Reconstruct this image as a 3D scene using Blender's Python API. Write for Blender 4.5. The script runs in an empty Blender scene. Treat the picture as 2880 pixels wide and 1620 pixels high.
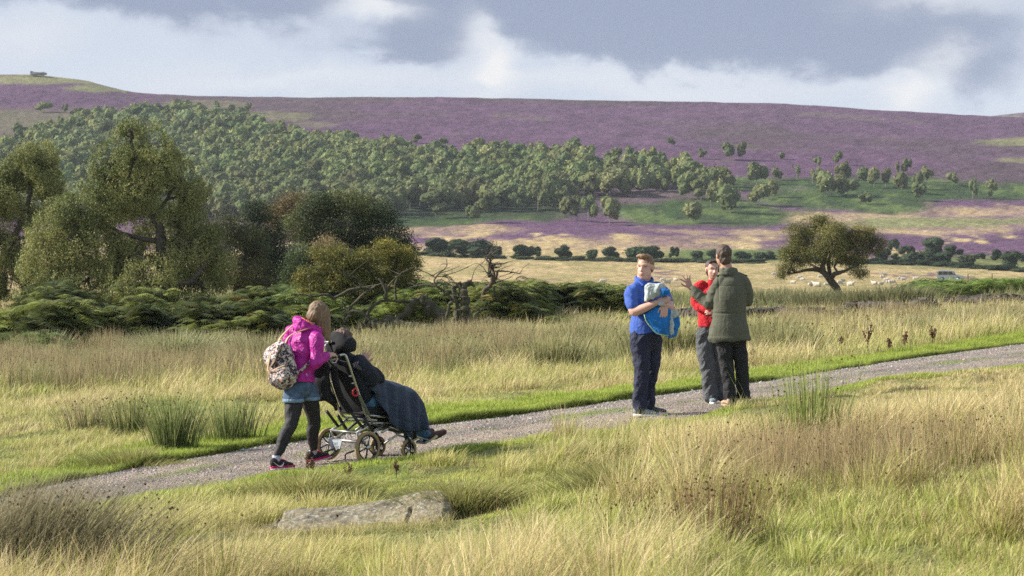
import bpy, bmesh, math, random
import numpy as np
from mathutils import Vector, Matrix
random.seed(7); rng = np.random.default_rng(7)
SC = bpy.context.scene
COL = SC.collection
F = 6800.0; CX = 1440.0; HY = 620.0      # focal length, principal column and eye-level row of the photograph, in its pixels
# ------------------------------------------------------------------ noise
def _h(ix, iy, s):
    n = (ix.astype(np.int64)*374761393 + iy.astype(np.int64)*668265263 + s*982451653) & 0x7fffffff
    n = ((n ^ (n >> 13))*1274126177) & 0x7fffffff
    n = (n ^ (n >> 16)) & 0xffff
    return n/65535.0
def vn(x, y, s=0):
    x = np.asarray(x, float); y = np.asarray(y, float)
    ix = np.floor(x); iy = np.floor(y); fx = x-ix; fy = y-iy
    fx = fx*fx*(3-2*fx); fy = fy*fy*(3-2*fy)
    ix = ix.astype(np.int64); iy = iy.astype(np.int64)
    a = _h(ix, iy, s); b = _h(ix+1, iy, s); c = _h(ix, iy+1, s); d = _h(ix+1, iy+1, s)
    return (a*(1-fx)+b*fx)*(1-fy)+(c*(1-fx)+d*fx)*fy
def fbm(x, y, s=0, o=4):
    r = 0; a = .5; t = 0
    for i in range(o):
        r = r+a*vn(x, y, s+i*17); t += a; x = x*2.03+5.1; y = y*2.03+9.7; a *= .5
    return r/t
def vn3(p, sc, s=0):
    q = p@_ROT*np.array(sc)+11.37; i = np.floor(q); f = q-i; f = f*f*(3-2*f); i = i.astype(np.int64); r = 0
    for k in (0, 1):
        a = _h(i[:, 0], i[:, 1]+(i[:, 2]+k)*7919, s); b = _h(i[:, 0]+1, i[:, 1]+(i[:, 2]+k)*7919, s); c = _h(i[:, 0], i[:, 1]+1+(i[:, 2]+k)*7919, s); d = _h(i[:, 0]+1, i[:, 1]+1+(i[:, 2]+k)*7919, s)
        v = (a*(1-f[:, 0])+b*f[:, 0])*(1-f[:, 1])+(c*(1-f[:, 0])+d*f[:, 0])*f[:, 1]; r = r+v*(f[:, 2] if k else 1-f[:, 2])
    return r
_ROT = np.array(Matrix.Rotation(.45, 3, 'Y')@Matrix.Rotation(.35, 3, 'X'))
def sstep(a, b, x):
    t = np.clip((x-a)/(b-a), 0, 1); return t*t*(3-2*t)
# ------------------------------------------------------------------ terrain
TX = [-300, 0, 400, 800, 1200, 1440, 1800, 2200, 2500, 2880, 3200]
def zrow(D, pairs):               # pairs of (column, z)
    return np.interp(TX, [p[0] for p in pairs], [p[1] for p in pairs])
def yrow(D, pairs):
    return -(np.interp(TX, [p[0] for p in pairs], [p[1] for p in pairs])-HY)/F*D
crest = [(-300, 215), (0, 207), (90, 207), (145, 212), (257, 227), (369, 259), (560, 268), (780, 272), (1118, 269), (1450, 275), (1900, 285), (2170, 286), (2460, 307), (2795, 326), (3200, 340)]
TXC = np.array(sorted(set(TX+[90, 145, 200, 257, 310, 369, 480, 560, 680, 960, 1000, 1320, 1620, 2000, 2330, 2700])), float)
rows = []
def zr(D, pairs): rows.append((D, np.interp(TXC, [p[0] for p in pairs], [p[1] for p in pairs])))
def yr(D, pairs): rows.append((D, -(np.interp(TXC, [p[0] for p in pairs], [p[1] for p in pairs])-HY)/F*D))
zr(3, [(0, -1.85), (1440, -1.75), (2880, -1.6)])
zr(8, [(0, -1.95), (1440, -1.85), (2880, -1.62)])
zr(13, [(0, -2.12), (1440, -1.98), (2200, -1.78), (2880, -1.66)])
zr(18, [(0, -2.40), (800, -2.30), (1440, -2.16), (2200, -1.88), (2880, -1.74)])
zr(23, [(0, -2.52), (800, -2.42), (1440, -2.33), (1800, -2.22), (2200, -1.98), (2880, -1.82)])
zr(28, [(0, -2.62), (800, -2.5), (1440, -2.36), (1800, -2.22), (2200, -2.12), (2880, -1.93)])
zr(35, [(0, -2.85), (800, -2.72), (1440, -2.55), (2200, -2.3), (2880, -2.02)])
zr(50, [(0, -3.3), (800, -3.25), (1440, -3.05), (2200, -2.75), (2880, -2.4)])
zr(65, [(0, -3.7), (800, -3.65), (1440, -3.25), (2200, -3.1), (2880, -2.7)])
zr(80, [(0, -4.0), (800, -3.95), (1440, -3.45), (2200, -3.5), (2880, -3.0)])
yr(95, [(0, 890), (1440, 885), (2200, 905), (2500, 890), (2880, 862)])
yr(110, [(0, 868), (1440, 866), (2200, 872), (2880, 850)])
yr(140, [(0, 850), (1440, 850), (2200, 842), (2880, 838)])
yr(180, [(0, 838), (1440, 838), (2880, 830)])
yr(260, [(0, 822), (2880, 818)])
yr(400, [(0, 798), (2880, 798)])
yr(500, [(0, 768), (1440, 764), (2880, 776)])
yr(600, [(0, 740), (1200, 728), (1440, 732), (2200, 738), (2880, 756)])
yr(650, [(0, 715), (1440, 708), (2880, 728)])
yr(700, [(0, 690), (1440, 690), (2880, 700)])
yr(760, [(0, 655), (1440, 658), (2880, 668)])
yr(820, [(0, 630), (1440, 625), (2200, 622), (2880, 632)])
yr(900, [(0, 560), (1440, 570), (2200, 572), (2880, 580)])
yr(1000, [(0, 480), (1440, 500), (2880, 515)])
yr(1100, [(0, 405), (800, 420), (1440, 440), (2880, 455)])
yr(1300, [(0, 290), (400, 310), (800, 330), (1440, 350), (2200, 362), (2880, 385)])
yr(1500, crest)
rows.append((1620, rows[-1][1]*0.985)); rows.append((1900, rows[-1][1]*0.86))
yr(2600, [(0, 520), (2600, 500), (2880, 480)])
yr(3000, [(0, 380), (2400, 345), (2700, 322), (2880, 300), (3200, 270)])
yr(3400, [(0, 420), (2400, 400), (2880, 350), (3200, 330)])
_lD = np.log([r[0] for r in rows]); _Z = np.array([r[1]/r[0] for r in rows])      # slope ratio z/D
GL = np.linspace(math.log(3), math.log(3400), 900)
GU = np.linspace(-300, 3200, 141)
_T = np.empty((len(_lD), len(GU)))
for i in range(len(_lD)): _T[i] = np.interp(GU, TXC, _Z[i])
G = np.empty((len(GL), len(GU)))
for j in range(len(GU)): G[:, j] = np.interp(GL, _lD, _T[:, j])
def blur(a, ax, n):
    for _ in range(n):
        p = np.concatenate([a.take([0], ax), a, a.take([-1], ax)], ax)
        n0 = a.shape[ax]
        a = (p.take(range(0, n0), ax)+2*p.take(range(1, n0+1), ax)+p.take(range(2, n0+2), ax))/4
    return a
Gs = blur(G, 0, 30)
w_ = np.exp(-((GL-math.log(1500))/.035)**2)[:, None]; G = Gs*(1-w_)+G*w_       # keep the skyline crisp
G = blur(G, 1, 2)
def zbase(x, y):
    y = np.maximum(np.asarray(y, float), 3.001); x = np.asarray(x, float)
    a = (np.log(y)-GL[0])/(GL[1]-GL[0]); b = (CX+F*x/y-GU[0])/(GU[1]-GU[0])
    a = np.clip(a, 0, len(GL)-1.001); b = np.clip(b, 0, len(GU)-1.001)
    i = a.astype(int); j = b.astype(int); fa = a-i; fb = b-j
    r = (G[i, j]*(1-fb)+G[i, j+1]*fb)*(1-fa)+(G[i+1, j]*(1-fb)+G[i+1, j+1]*fb)*fa
    return r*y
def pxb(px, py, lo=4, hi=1480):       # where the view ray through a photo pixel meets the smooth ground
    k = (px-CX)/F; s = (HY-py)/F
    D = np.exp(np.linspace(math.log(lo), math.log(hi), 3000))
    d = zbase(k*D, D)-s*D
    idx = np.where(d > 0)[0]
    D0 = D[idx[0]] if len(idx) else hi
    return k*D0, D0
farE = [pxb(*p) for p in [(-150, 1420), (100, 1362), (400, 1305), (750, 1243), (1100, 1200), (1640, 1135), (2150, 1066), (2500, 1012), (2880, 962)]]
nearE = [pxb(*p) for p in [(-150, 1520), (230, 1440), (560, 1372), (800, 1340), (1100, 1290), (1500, 1235), (1900, 1185), (2400, 1090), (2880, 1037)]]
def ext(E):
    E = sorted(E); a, b = E[0], E[1]; c, d = E[-2], E[-1]
    m0 = (b[1]-a[1])/(b[0]-a[0]); m1 = (d[1]-c[1])/(d[0]-c[0])
    return [(a[0]-10, a[1]-10*m0)]+E+[(d[0]+25, d[1]+25*m1)]
farE = ext(farE); nearE = ext(nearE)
def yfar(x): return np.interp(x, [e[0] for e in farE], [e[1] for e in farE])+.16*(fbm(np.asarray(x)*1.3, np.asarray(x)*0+3, 3, 4)-.5)+.05*(vn(np.asarray(x)*9, np.asarray(x)*0, 8)-.5)
def ynear(x): return np.interp(x, [e[0] for e in nearE], [e[1] for e in nearE])+.3*(fbm(np.asarray(x)*1.1, np.asarray(x)*0+7, 4, 4)-.5)+.08*(vn(np.asarray(x)*7, np.asarray(x)*0, 9)-.5)
def pathmask(x, y, soft=.12):
    return sstep(-soft, soft, y-ynear(x))*sstep(-soft, soft, yfar(x)-y)
def zpath(x, y):
    t = (y-ynear(x))/np.maximum(yfar(x)-ynear(x), .1)
    return zbase(x, y)-.035+.03*np.sin(np.clip(t, 0, 1)*math.pi)+.022*(fbm(x*2.1, y*2.1, 21, 3)-.5)
def zg(x, y):
    x = np.asarray(x, float); y = np.asarray(y, float)
    z = zbase(x, y)
    far = sstep(150, 700, y)
    b = .13*(fbm(x*.55, y*.55, 31, 3)-.5)+.10*(vn(x*1.9, y*1.9, 33)-.5)+.22*(vn(x*.22, y*.22, 35)-.5)*sstep(5, 60, y)
    b = b*(1-sstep(90, 300, y)*.4)
    b = b+far*(5.0*(fbm(x*.012, y*.012, 41, 4)-.5))*sstep(1600, 1250, y)*sstep(420, 900, y)+far*.9*(fbm(x*.09, y*.09, 43, 3)-.5)
    m = pathmask(x, y, .1); k = pathmask(x, y-0., .9)
    z = z+b*(1-k)
    z = np.where(m > 0, z*(1-m)+(zpath(x, y)-.06)*m, z)
    return z
def at(px, py, lo=4, hi=1480):
    k = (px-CX)/F; s = (HY-py)/F
    D = np.exp(np.linspace(math.log(lo), math.log(hi), 4000))
    d = zg(k*D, D)-s*D
    idx = np.where(d > 0)[0]; D0 = float(D[idx[0]]) if len(idx) else hi
    return Vector((k*D0, D0, float(zg(k*D0, D0))))
def onpath(px, py):
    k = (px-CX)/F; s = (HY-py)/F; D = np.linspace(18, 40, 6000); d = zpath(k*D, D)-s*D; D0 = float(D[np.where(d > 0)[0][0]]); return Vector((k*D0, D0, s*D0+.006))
def pt(px, py, D): return Vector(((px-CX)/F*D, D, (HY-py)/F*D))
# ------------------------------------------------------------------ scene graph helpers
def tag(o, label=None, cat=None, group=None, kind=None):
    if label: o['label'] = label
    if cat: o['category'] = cat
    if group: o['group'] = group
    if kind: o['kind'] = kind
    return o
def empty(name, loc=(0, 0, 0), rz=0):
    o = bpy.data.objects.new(name, None); COL.objects.link(o); o.location = loc; o.rotation_euler = (0, 0, rz)
    o.empty_display_size = .1; return o
def link(name, me, mat=None, parent=None):
    o = bpy.data.objects.new(name, me); COL.objects.link(o)
    if mat is not None and not me.materials: me.materials.append(mat)
    if parent is not None: o.parent = parent
    return o
def npmesh(name, V, Q=None, T=None, C=None, smooth=False):
    me = bpy.data.meshes.new(name); V = np.asarray(V, np.float32)
    loops = []; st = []; tot = []
    n = 0
    if Q is not None and len(Q):
        Q = np.asarray(Q, np.int32); loops.append(Q.ravel()); st.append(np.arange(len(Q))*4); tot.append(np.full(len(Q), 4)); n = len(Q)*4
    if T is not None and len(T):
        T = np.asarray(T, np.int32); loops.append(T.ravel()); st.append(n+np.arange(len(T))*3); tot.append(np.full(len(T), 3))
    L = np.concatenate(loops).astype(np.int32); S = np.concatenate(st).astype(np.int32)
    me.vertices.add(len(V)); me.vertices.foreach_set('co', V.ravel())
    me.loops.add(len(L)); me.loops.foreach_set('vertex_index', L)
    me.polygons.add(len(S)); me.polygons.foreach_set('loop_start', S)
    me.update(calc_edges=True)
    me.polygons.foreach_set('use_smooth', np.full(len(S), bool(smooth)))
    if C is not None:
        C = np.asarray(C, np.float32)
        if C.shape[1] == 3: C = np.concatenate([C, np.ones((len(C), 1), np.float32)], 1)
        at_ = me.attributes.new('Col', 'FLOAT_COLOR', 'POINT'); at_.data.foreach_set('color', C.ravel())
    return me
class MB:
    def __init__(s): s.v = []; s.f = []
    def add(s, v, f):
        n = len(s.v); s.v += [tuple(p) for p in v]; s.f += [tuple(i+n for i in q) for q in f]; return s
    def tube(s, pts, rad, n=8, cap=True, flat=None, side=None):
        pts = [Vector(p) for p in pts]; m = len(pts)
        if not hasattr(rad, '__len__'): rad = [rad]*m
        up = Vector(side) if side is not None else None; V = []; Fs = []
        prev = None
        for i, p in enumerate(pts):
            t = (pts[min(i+1, m-1)]-pts[max(i-1, 0)])
            if t.length < 1e-9: t = Vector((0, 0, 1))
            t.normalize()
            r = up if up is not None else (prev if prev is not None else (Vector((0, 0, 1)) if abs(t.z) < .9 else Vector((1, 0, 0))))
            a = (r-t*r.dot(t))
            if a.length < 1e-6: a = Vector((0, 1, 0))-t*t.y
            a.normalize(); b = t.cross(a); prev = a
            ra = rad[i] if not hasattr(rad[i], '__len__') else rad[i][0]
            rb = ra if not hasattr(rad[i], '__len__') else rad[i][1]
            for k in range(n):
                th = 2*math.pi*k/n; V.append(p+a*math.cos(th)*ra+b*math.sin(th)*rb)
        for i in range(m-1):
            for k in range(n):
                Fs.append((i*n+k, i*n+(k+1) % n, (i+1)*n+(k+1) % n, (i+1)*n+k))
        if cap:
            V.append(pts[0]); V.append(pts[-1]); c0 = m*n; c1 = c0+1
            for k in range(n):
                Fs.append((c0, (k+1) % n, k)); Fs.append((c1, (m-1)*n+k, (m-1)*n+(k+1) % n))
        return s.add(V, Fs)
    def limb(s, pts, rad, n=14, side=None, sub=4):     # tube with rounded ends and smooth bends
        P = [Vector(p) for p in pts]; R = [r if hasattr(r, '__len__') else (r, r) for r in rad]
        out = []; ro = []
        m = len(P)
        for i in range(m-1):
            p0 = P[max(i-1, 0)]; p1 = P[i]; p2 = P[i+1]; p3 = P[min(i+2, m-1)]
            for k in range(sub):
                t = k/sub
                q = 0.5*((2*p1)+(p2-p0)*t+(2*p0-5*p1+4*p2-p3)*t*t+(3*p1-p0-3*p2+p3)*t**3)
                out.append(q); tt = t*t*(3-2*t); ro.append((R[i][0]*(1-tt)+R[i+1][0]*tt, R[i][1]*(1-tt)+R[i+1][1]*tt))
        out.append(P[-1]); ro.append(R[-1])
        d0 = (out[0]-out[1]).normalized(); d1 = (out[-1]-out[-2]).normalized()
        r0 = min(ro[0]); r1 = min(ro[-1])
        head = [(out[0]+d0*r0*a, (ro[0][0]*b, ro[0][1]*b)) for a, b in ((.7, .45), (.4, .8))]
        tail = [(out[-1]+d1*r1*a, (ro[-1][0]*b, ro[-1][1]*b)) for a, b in ((.4, .8), (.7, .45))]
        pp = [h[0] for h in head]+out+[h[0] for h in tail]; rr = [h[1] for h in head]+ro+[h[1] for h in tail]
        return s.tube(pp, rr, n, True, side=side)
    def ball(s, c, r, ax=None, n=16, m=10):
        c = Vector(c); r = r if hasattr(r, '__len__') else (r, r, r)
        X, Y, Z = ax if ax else (Vector((1, 0, 0)), Vector((0, 1, 0)), Vector((0, 0, 1)))
        X = Vector(X); Y = Vector(Y); Z = Vector(Z)
        V = [c-Z*r[2]]; Fs = []
        for i in range(1, m):
            ph = -math.pi/2+math.pi*i/m
            for k in range(n):
                th = 2*math.pi*k/n
                V.append(c+X*(math.cos(ph)*math.cos(th)*r[0])+Y*(math.cos(ph)*math.sin(th)*r[1])+Z*(math.sin(ph)*r[2]))
        V.append(c+Z*r[2]); top = len(V)-1
        for k in range(n):
            Fs.append((0, 1+(k+1) % n, 1+k)); Fs.append((top, 1+(m-2)*n+k, 1+(m-2)*n+(k+1) % n))
            for i in range(m-2):
                a = 1+i*n; Fs.append((a+k, a+(k+1) % n, a+n+(k+1) % n, a+n+k))
        return s.add(V, Fs)
    def box(s, c, h, ax=None, top=1.0):
        c = Vector(c); X, Y, Z = [Vector(a) for a in (ax if ax else ((1, 0, 0), (0, 1, 0), (0, 0, 1)))]
        V = []
        for k in (-1, 1):
            q = top if k > 0 else 1
            for i, j in ((-1, -1), (1, -1), (1, 1), (-1, 1)): V.append(c+X*i*h[0]*q+Y*j*h[1]*q+Z*k*h[2])
        return s.add(V, [(3, 2, 1, 0), (4, 5, 6, 7), (0, 1, 5, 4), (1, 2, 6, 5), (2, 3, 7, 6), (3, 0, 4, 7)])
    def prism(s, poly, y0, y1, ax=None, o=(0, 0, 0)):      # outline in (X,Z) of the frame, thickness along Y
        X, Y, Z = [Vector(a) for a in (ax if ax else ((1, 0, 0), (0, 1, 0), (0, 0, 1)))]; o = Vector(o); n = len(poly)
        V = [o+X*p[0]+Z*p[1]+Y*y0 for p in poly]+[o+X*p[0]+Z*p[1]+Y*y1 for p in poly]
        return s.add(V, [tuple(range(n)), tuple(range(2*n-1, n-1, -1))]+[(i, i+n, (i+1) % n+n, (i+1) % n) for i in range(n)])
    def mesh(s, name, smooth=True):
        me = bpy.data.meshes.new(name); me.from_pydata(s.v, [], s.f)
        bm = bmesh.new(); bm.from_mesh(me); bmesh.ops.recalc_face_normals(bm, faces=bm.faces); bm.to_mesh(me); bm.free()
        me.polygons.foreach_set('use_smooth', [smooth]*len(me.polygons)); me.update(); return me
    def build(s, name, mat, parent=None, smooth=True): return link(name, s.mesh(name, smooth), mat, parent)
    def soft(s, name, mat, parent=None, voxel=.007, smooth=6, fold=None, color=None, deform=None, zmin=None, zmax=None):
        """join everything collected into one continuous surface"""
        me = s.mesh(name); o = bpy.data.objects.new(name, me); COL.objects.link(o)
        r = o.modifiers.new('r', 'REMESH'); r.mode = 'VOXEL'; r.voxel_size = voxel; r.use_smooth_shade = True
        if smooth: m = o.modifiers.new('s', 'SMOOTH'); m.factor = .5; m.iterations = smooth
        dg = bpy.context.evaluated_depsgraph_get(); nm = bpy.data.meshes.new_from_object(o.evaluated_get(dg))
        bpy.data.objects.remove(o); bpy.data.meshes.remove(me); nm.name = name
        n = len(nm.vertices); P = np.empty(n*3, np.float32); nm.vertices.foreach_get('co', P); P = P.reshape(-1, 3).astype(float)
        N = np.empty(n*3, np.float32); nm.vertices.foreach_get('normal', N); N = N.reshape(-1, 3)
        if deform is not None: P = P+deform(P, N)
        if fold is not None: P = P+N*fold(P)[:, None]
        if zmin is not None:
            zm = zmin if not callable(zmin) else zmin(P); P[:, 2] = np.maximum(P[:, 2], zm)
        if zmax is not None: P[:, 2] = np.minimum(P[:, 2], zmax)
        nm.vertices.foreach_set('co', P.astype(np.float32).ravel())
        if color is not None:
            C = np.asarray(color(P), np.float32); C = np.concatenate([C, np.ones((n, 1), np.float32)], 1)
            a = nm.attributes.new('Col', 'FLOAT_COLOR', 'POINT'); a.data.foreach_set('color', C.ravel())
        nm.polygons.foreach_set('use_smooth', [True]*len(nm.polygons)); nm.update(); nm.materials.clear()
        return link(name, nm, mat, parent)
# ------------------------------------------------------------------ materials
def srgb(h):
    h = h.lstrip('#'); c = [int(h[i:i+2], 16)/255 for i in (0, 2, 4)]
    return tuple(x/12.92 if x <= .04045 else ((x+.055)/1.055)**2.4 for x in c)
def nodes(name):
    m = bpy.data.materials.new(name); m.use_nodes = True; nt = m.node_tree; nt.nodes.clear(); return m, nt
def N_(nt, t, **kw):
    n = nt.nodes.new(t)
    for k, v in kw.items():
        if k.startswith('i_'):
            k2 = k[2:].replace('_', ' '); n.inputs[k2].default_value = v
        else: setattr(n, k, v)
    return n
def mat(name, col=(.5, .5, .5), rough=.6, metal=0, attr=False, var=.25, scale=20, bump=.0, bscale=60, trans=0, spec=.5, sheen=0, stretch=None, tint=None, object_random=0):
    m, nt = nodes(name); L = nt.links
    out = N_(nt, 'ShaderNodeOutputMaterial'); b = N_(nt, 'ShaderNodeBsdfPrincipled')
    b.inputs['Roughness'].default_value = rough; b.inputs['Metallic'].default_value = metal; b.inputs['Specular IOR Level'].default_value = spec
    if sheen: b.inputs['Sheen Weight'].default_value = sheen
    tc = N_(nt, 'ShaderNodeTexCoord'); vec = tc.outputs['Object']
    if stretch:
        mp = N_(nt, 'ShaderNodeMapping'); mp.inputs['Scale'].default_value = stretch; L.new(vec, mp.inputs['Vector']); vec = mp.outputs['Vector']
    if attr: a = N_(nt, 'ShaderNodeAttribute', attribute_name='Col'); base = a.outputs['Color']
    else: a = N_(nt, 'ShaderNodeRGB'); a.outputs[0].default_value = (*col, 1); base = a.outputs[0]
    if var:
        nz = N_(nt, 'ShaderNodeTexNoise'); nz.inputs['Scale'].default_value = scale; nz.inputs['Detail'].default_value = 5; L.new(vec, nz.inputs['Vector'])
        mr = N_(nt, 'ShaderNodeMapRange'); mr.inputs['From Min'].default_value = .3; mr.inputs['From Max'].default_value = .7; mr.inputs['To Min'].default_value = 1-var; mr.inputs['To Max'].default_value = 1+var; L.new(nz.outputs['Fac'], mr.inputs['Value'])
        hs = N_(nt, 'ShaderNodeHueSaturation'); L.new(base, hs.inputs['Color']); L.new(mr.outputs[0], hs.inputs['Value']); base = hs.outputs[0]
    if object_random:
        oi = N_(nt, 'ShaderNodeObjectInfo'); mr2 = N_(nt, 'ShaderNodeMapRange'); mr2.inputs['To Min'].default_value = 1-object_random; mr2.inputs['To Max'].default_value = 1+object_random; L.new(oi.outputs['Random'], mr2.inputs['Value'])
        h2 = N_(nt, 'ShaderNodeHueSaturation'); L.new(base, h2.inputs['Color']); L.new(mr2.outputs[0], h2.inputs['Value'])
        mr3 = N_(nt, 'ShaderNodeMapRange'); mr3.inputs['To Min'].default_value = .48; mr3.inputs['To Max'].default_value = .53
        mu = N_(nt, 'ShaderNodeMath', operation='FRACT'); mm = N_(nt, 'ShaderNodeMath', operation='MULTIPLY'); mm.inputs[1].default_value = 7.31
        L.new(oi.outputs['Random'], mm.inputs[0]); L.new(mm.outputs[0], mu.inputs[0]); L.new(mu.outputs[0], mr3.inputs['Value']); L.new(mr3.outputs[0], h2.inputs['Hue']); base = h2.outputs[0]
    L.new(base, b.inputs['Base Color'])
    if bump:
        n2 = N_(nt, 'ShaderNodeTexNoise'); n2.inputs['Scale'].default_value = bscale; n2.inputs['Detail'].default_value = 6; L.new(vec, n2.inputs['Vector'])
        bp = N_(nt, 'ShaderNodeBump'); bp.inputs['Strength'].default_value = bump; bp.inputs['Distance'].default_value = 1/bscale; L.new(n2.outputs['Fac'], bp.inputs['Height']); L.new(bp.outputs[0], b.inputs['Normal'])
    if trans:
        t = N_(nt, 'ShaderNodeBsdfTranslucent'); L.new(base, t.inputs['Color']); mx = N_(nt, 'ShaderNodeMixShader'); mx.inputs[0].default_value = trans
        L.new(b.outputs[0], mx.inputs[1]); L.new(t.outputs[0], mx.inputs[2]); L.new(mx.outputs[0], out.inputs[0])
    else: L.new(b.outputs[0], out.inputs[0])
    return m
def cr(nt, fac, stops):
    r = N_(nt, 'ShaderNodeValToRGB'); nt.links.new(fac, r.inputs[0]); e = r.color_ramp.elements
    while len(e) < len(stops): e.new(.5)
    for k, (p_, c_) in enumerate(stops): e[k].position = p_; e[k].color = (*c_, 1)
    return r.outputs[0]
# ------------------------------------------------------------------ camera, sun, sky, air
cam = bpy.data.cameras.new('camera'); co = bpy.data.objects.new('camera', cam); COL.objects.link(co); SC.camera = co
cam.sensor_width = 36; cam.lens = 85; co.rotation_euler = (math.pi/2, 0, 0); cam.shift_y = -(810-HY)/2880; cam.clip_start = .5; cam.clip_end = 9000
cam.dof.use_dof = True; cam.dof.focus_distance = 26; cam.dof.aperture_fstop = 8
SUN_EL = math.radians(30); SUN_B = math.radians(6)          # sun from the left, a little beyond the people
sd = Vector((-math.cos(SUN_EL)*math.cos(SUN_B), math.cos(SUN_EL)*math.sin(SUN_B), math.sin(SUN_EL)))
sl = bpy.data.lights.new('sun', 'SUN'); so = bpy.data.objects.new('sun', sl); COL.objects.link(so)
sl.energy = 5.0; sl.angle = math.radians(.6); sl.color = (1, .93, .82); so.rotation_euler = sd.to_track_quat('Z', 'Y').to_euler(); so.location = (0, 0, 60)
W = bpy.data.worlds.new('World'); SC.world = W; W.use_nodes = True; nt = W.node_tree; nt.nodes.clear(); L = nt.links
wo = N_(nt, 'ShaderNodeOutputWorld'); bg = N_(nt, 'ShaderNodeBackground'); bg.inputs[1].default_value = .10; L.new(bg.outputs[0], wo.inputs[0])
sky = N_(nt, 'ShaderNodeTexSky'); sky.sky_type = 'NISHITA'; sky.sun_disc = False; sky.sun_elevation = SUN_EL
sky.sun_rotation = math.atan2(sd.x, sd.y)
tc = N_(nt, 'ShaderNodeTexCoord'); sep = N_(nt, 'ShaderNodeSeparateXYZ'); L.new(tc.outputs['Generated'], sep.inputs[0])
def M2(op, a, b=None, c=None, clamp=False):
    n = N_(nt, 'ShaderNodeMath', operation=op); n.use_clamp = clamp
    for i, v in enumerate((a, b, c)):
        if v is None: continue
        if isinstance(v, (int, float)): n.inputs[i].default_value = v
        else: L.new(v, n.inputs[i])
    return n.outputs[0]
az = M2('ARCTAN2', sep.outputs[0], sep.outputs[1]); el = M2('ARCSINE', sep.outputs[2])
cv = N_(nt, 'ShaderNodeCombineXYZ'); L.new(az, cv.inputs[0]); L.new(el, cv.inputs[1])
def noise(scale, sx, sy, det=5, off=0, dist=0, rough=.5):
    mp = N_(nt, 'ShaderNodeMapping'); mp.inputs['Scale'].default_value = (sx, sy, 1); mp.inputs['Location'].default_value = (off, off*.7, off); L.new(cv.outputs[0], mp.inputs[0])
    n = N_(nt, 'ShaderNodeTexNoise'); n.inputs['Scale'].default_value = scale; n.inputs['Detail'].default_value = det; n.inputs['Distortion'].default_value = dist; n.inputs['Roughness'].default_value = rough; L.new(mp.outputs[0], n.inputs['Vector']); return n.outputs['Fac']
n1 = noise(7, 1, 2.4, 6, 3.1, .3); n2 = noise(22, 1, 1.7, 5, 8.2, .4); n3 = noise(3.2, 1, 2, 3, 1.3, 0, .4); n4 = noise(60, 1, 1.5, 5, 5.2, .6, .6)
dx_ = M2('MULTIPLY', M2('SUBTRACT', n1, .5), .055); dy_ = M2('ADD', M2('MULTIPLY', M2('SUBTRACT', n2, .5), .024), M2('MULTIPLY', M2('SUBTRACT', noise(70, 1, 1.6, 6, 4.4, .3, .62), .5), .012))
azd = M2('ADD', az, M2('ADD', dx_, M2('MULTIPLY', dy_, .6))); eld = M2('ADD', el, M2('ADD', dy_, M2('MULTIPLY', dx_, .22)))
def blob(px, py, rx, ry, w, tilt=0):           # a cloud bank at a fixed bearing and height in the sky
    a = (px-CX)/F; e = (HY-py)/F
    u = M2('SUBTRACT', azd, a); v = M2('SUBTRACT', eld, e)
    if tilt: v = M2('SUBTRACT', v, M2('MULTIPLY', u, tilt))
    u = M2('MULTIPLY', u, F/rx); v = M2('MULTIPLY', v, F/ry)
    d = M2('ADD', M2('MULTIPLY', u, u), M2('MULTIPLY', v, v))
    return M2('MULTIPLY', M2('POWER', 2.718, M2('MULTIPLY', d, -1)), w)
def total(l):
    r = l[0]
    for x in l[1:]: r = M2('ADD', r, x)
    return r
dark = total([blob(200, -60, 560, 120, 1.0), blob(650, -40, 420, 75, .8), blob(1850, 40, 800, 130, 1.15), blob(1850, 150, 330, 60, .55), blob(1120, 130, 170, 70, .8), blob(2550, 120, 420, 110, .75), blob(2760, 240, 160, 75, .65), blob(1500, -60, 800, 90, .5), blob(2500, -260, 1200, 260, .6), blob(300, -420, 900, 260, .5)])
brightc = total([blob(1355, 200, 60, 60, 1.2), blob(1290, 120, 60, 60, .6), blob(2580, 260, 75, 60, 1.0), blob(1010, 30, 90, 45, .9), blob(2650, 170, 70, 60, .5), blob(2600, 10, 200, 40, .45), blob(750, 230, 320, 45, .5), blob(60, 120, 160, 60, .45), blob(1700, 240, 700, 38, .5)])
hi = M2('MULTIPLY', M2('SUBTRACT', el, .12), 6, None, True)      # overhead: broken cloud from noise
dk = M2('ADD', dark, M2('ADD', M2('MULTIPLY', M2('SUBTRACT', n3, .5), .5), M2('ADD', M2('MULTIPLY', M2('SUBTRACT', n4, .5), .35), M2('MULTIPLY', M2('SUBTRACT', n2, .5), .5)))); dk = M2('SUBTRACT', dk, M2('MULTIPLY', brightc, .75))
dkf = N_(nt, 'ShaderNodeMapRange', interpolation_type='SMOOTHERSTEP'); dkf.inputs['From Min'].default_value = .12; dkf.inputs['From Max'].default_value = 1.05; L.new(dk, dkf.inputs['Value'])
def mixc(f, a, b):
    n = N_(nt, 'ShaderNodeMix', data_type='RGBA')
    if isinstance(f, (int, float)): n.inputs[0].default_value = f
    else: L.new(f, n.inputs[0])
    for i, v in ((6, a), (7, b)):
        if isinstance(v, tuple): n.inputs[i].default_value = (*v, 1)
        else: L.new(v, n.inputs[i])
    return n.outputs[2]
CK = 5.4
lite = mixc(M2('MULTIPLY', M2('SUBTRACT', n1, .3), 1.6, None, True), (.66*CK, .74*CK, .88*CK), (.80*CK, .86*CK, .95*CK))
cl = mixc(dkf.outputs[0], lite, (.345*CK, .41*CK, .565*CK))
bf = M2('MULTIPLY', brightc, .8, None, True); cl = mixc(bf, cl, (1.0*CK, 1.0*CK, 1.0*CK))
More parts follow.
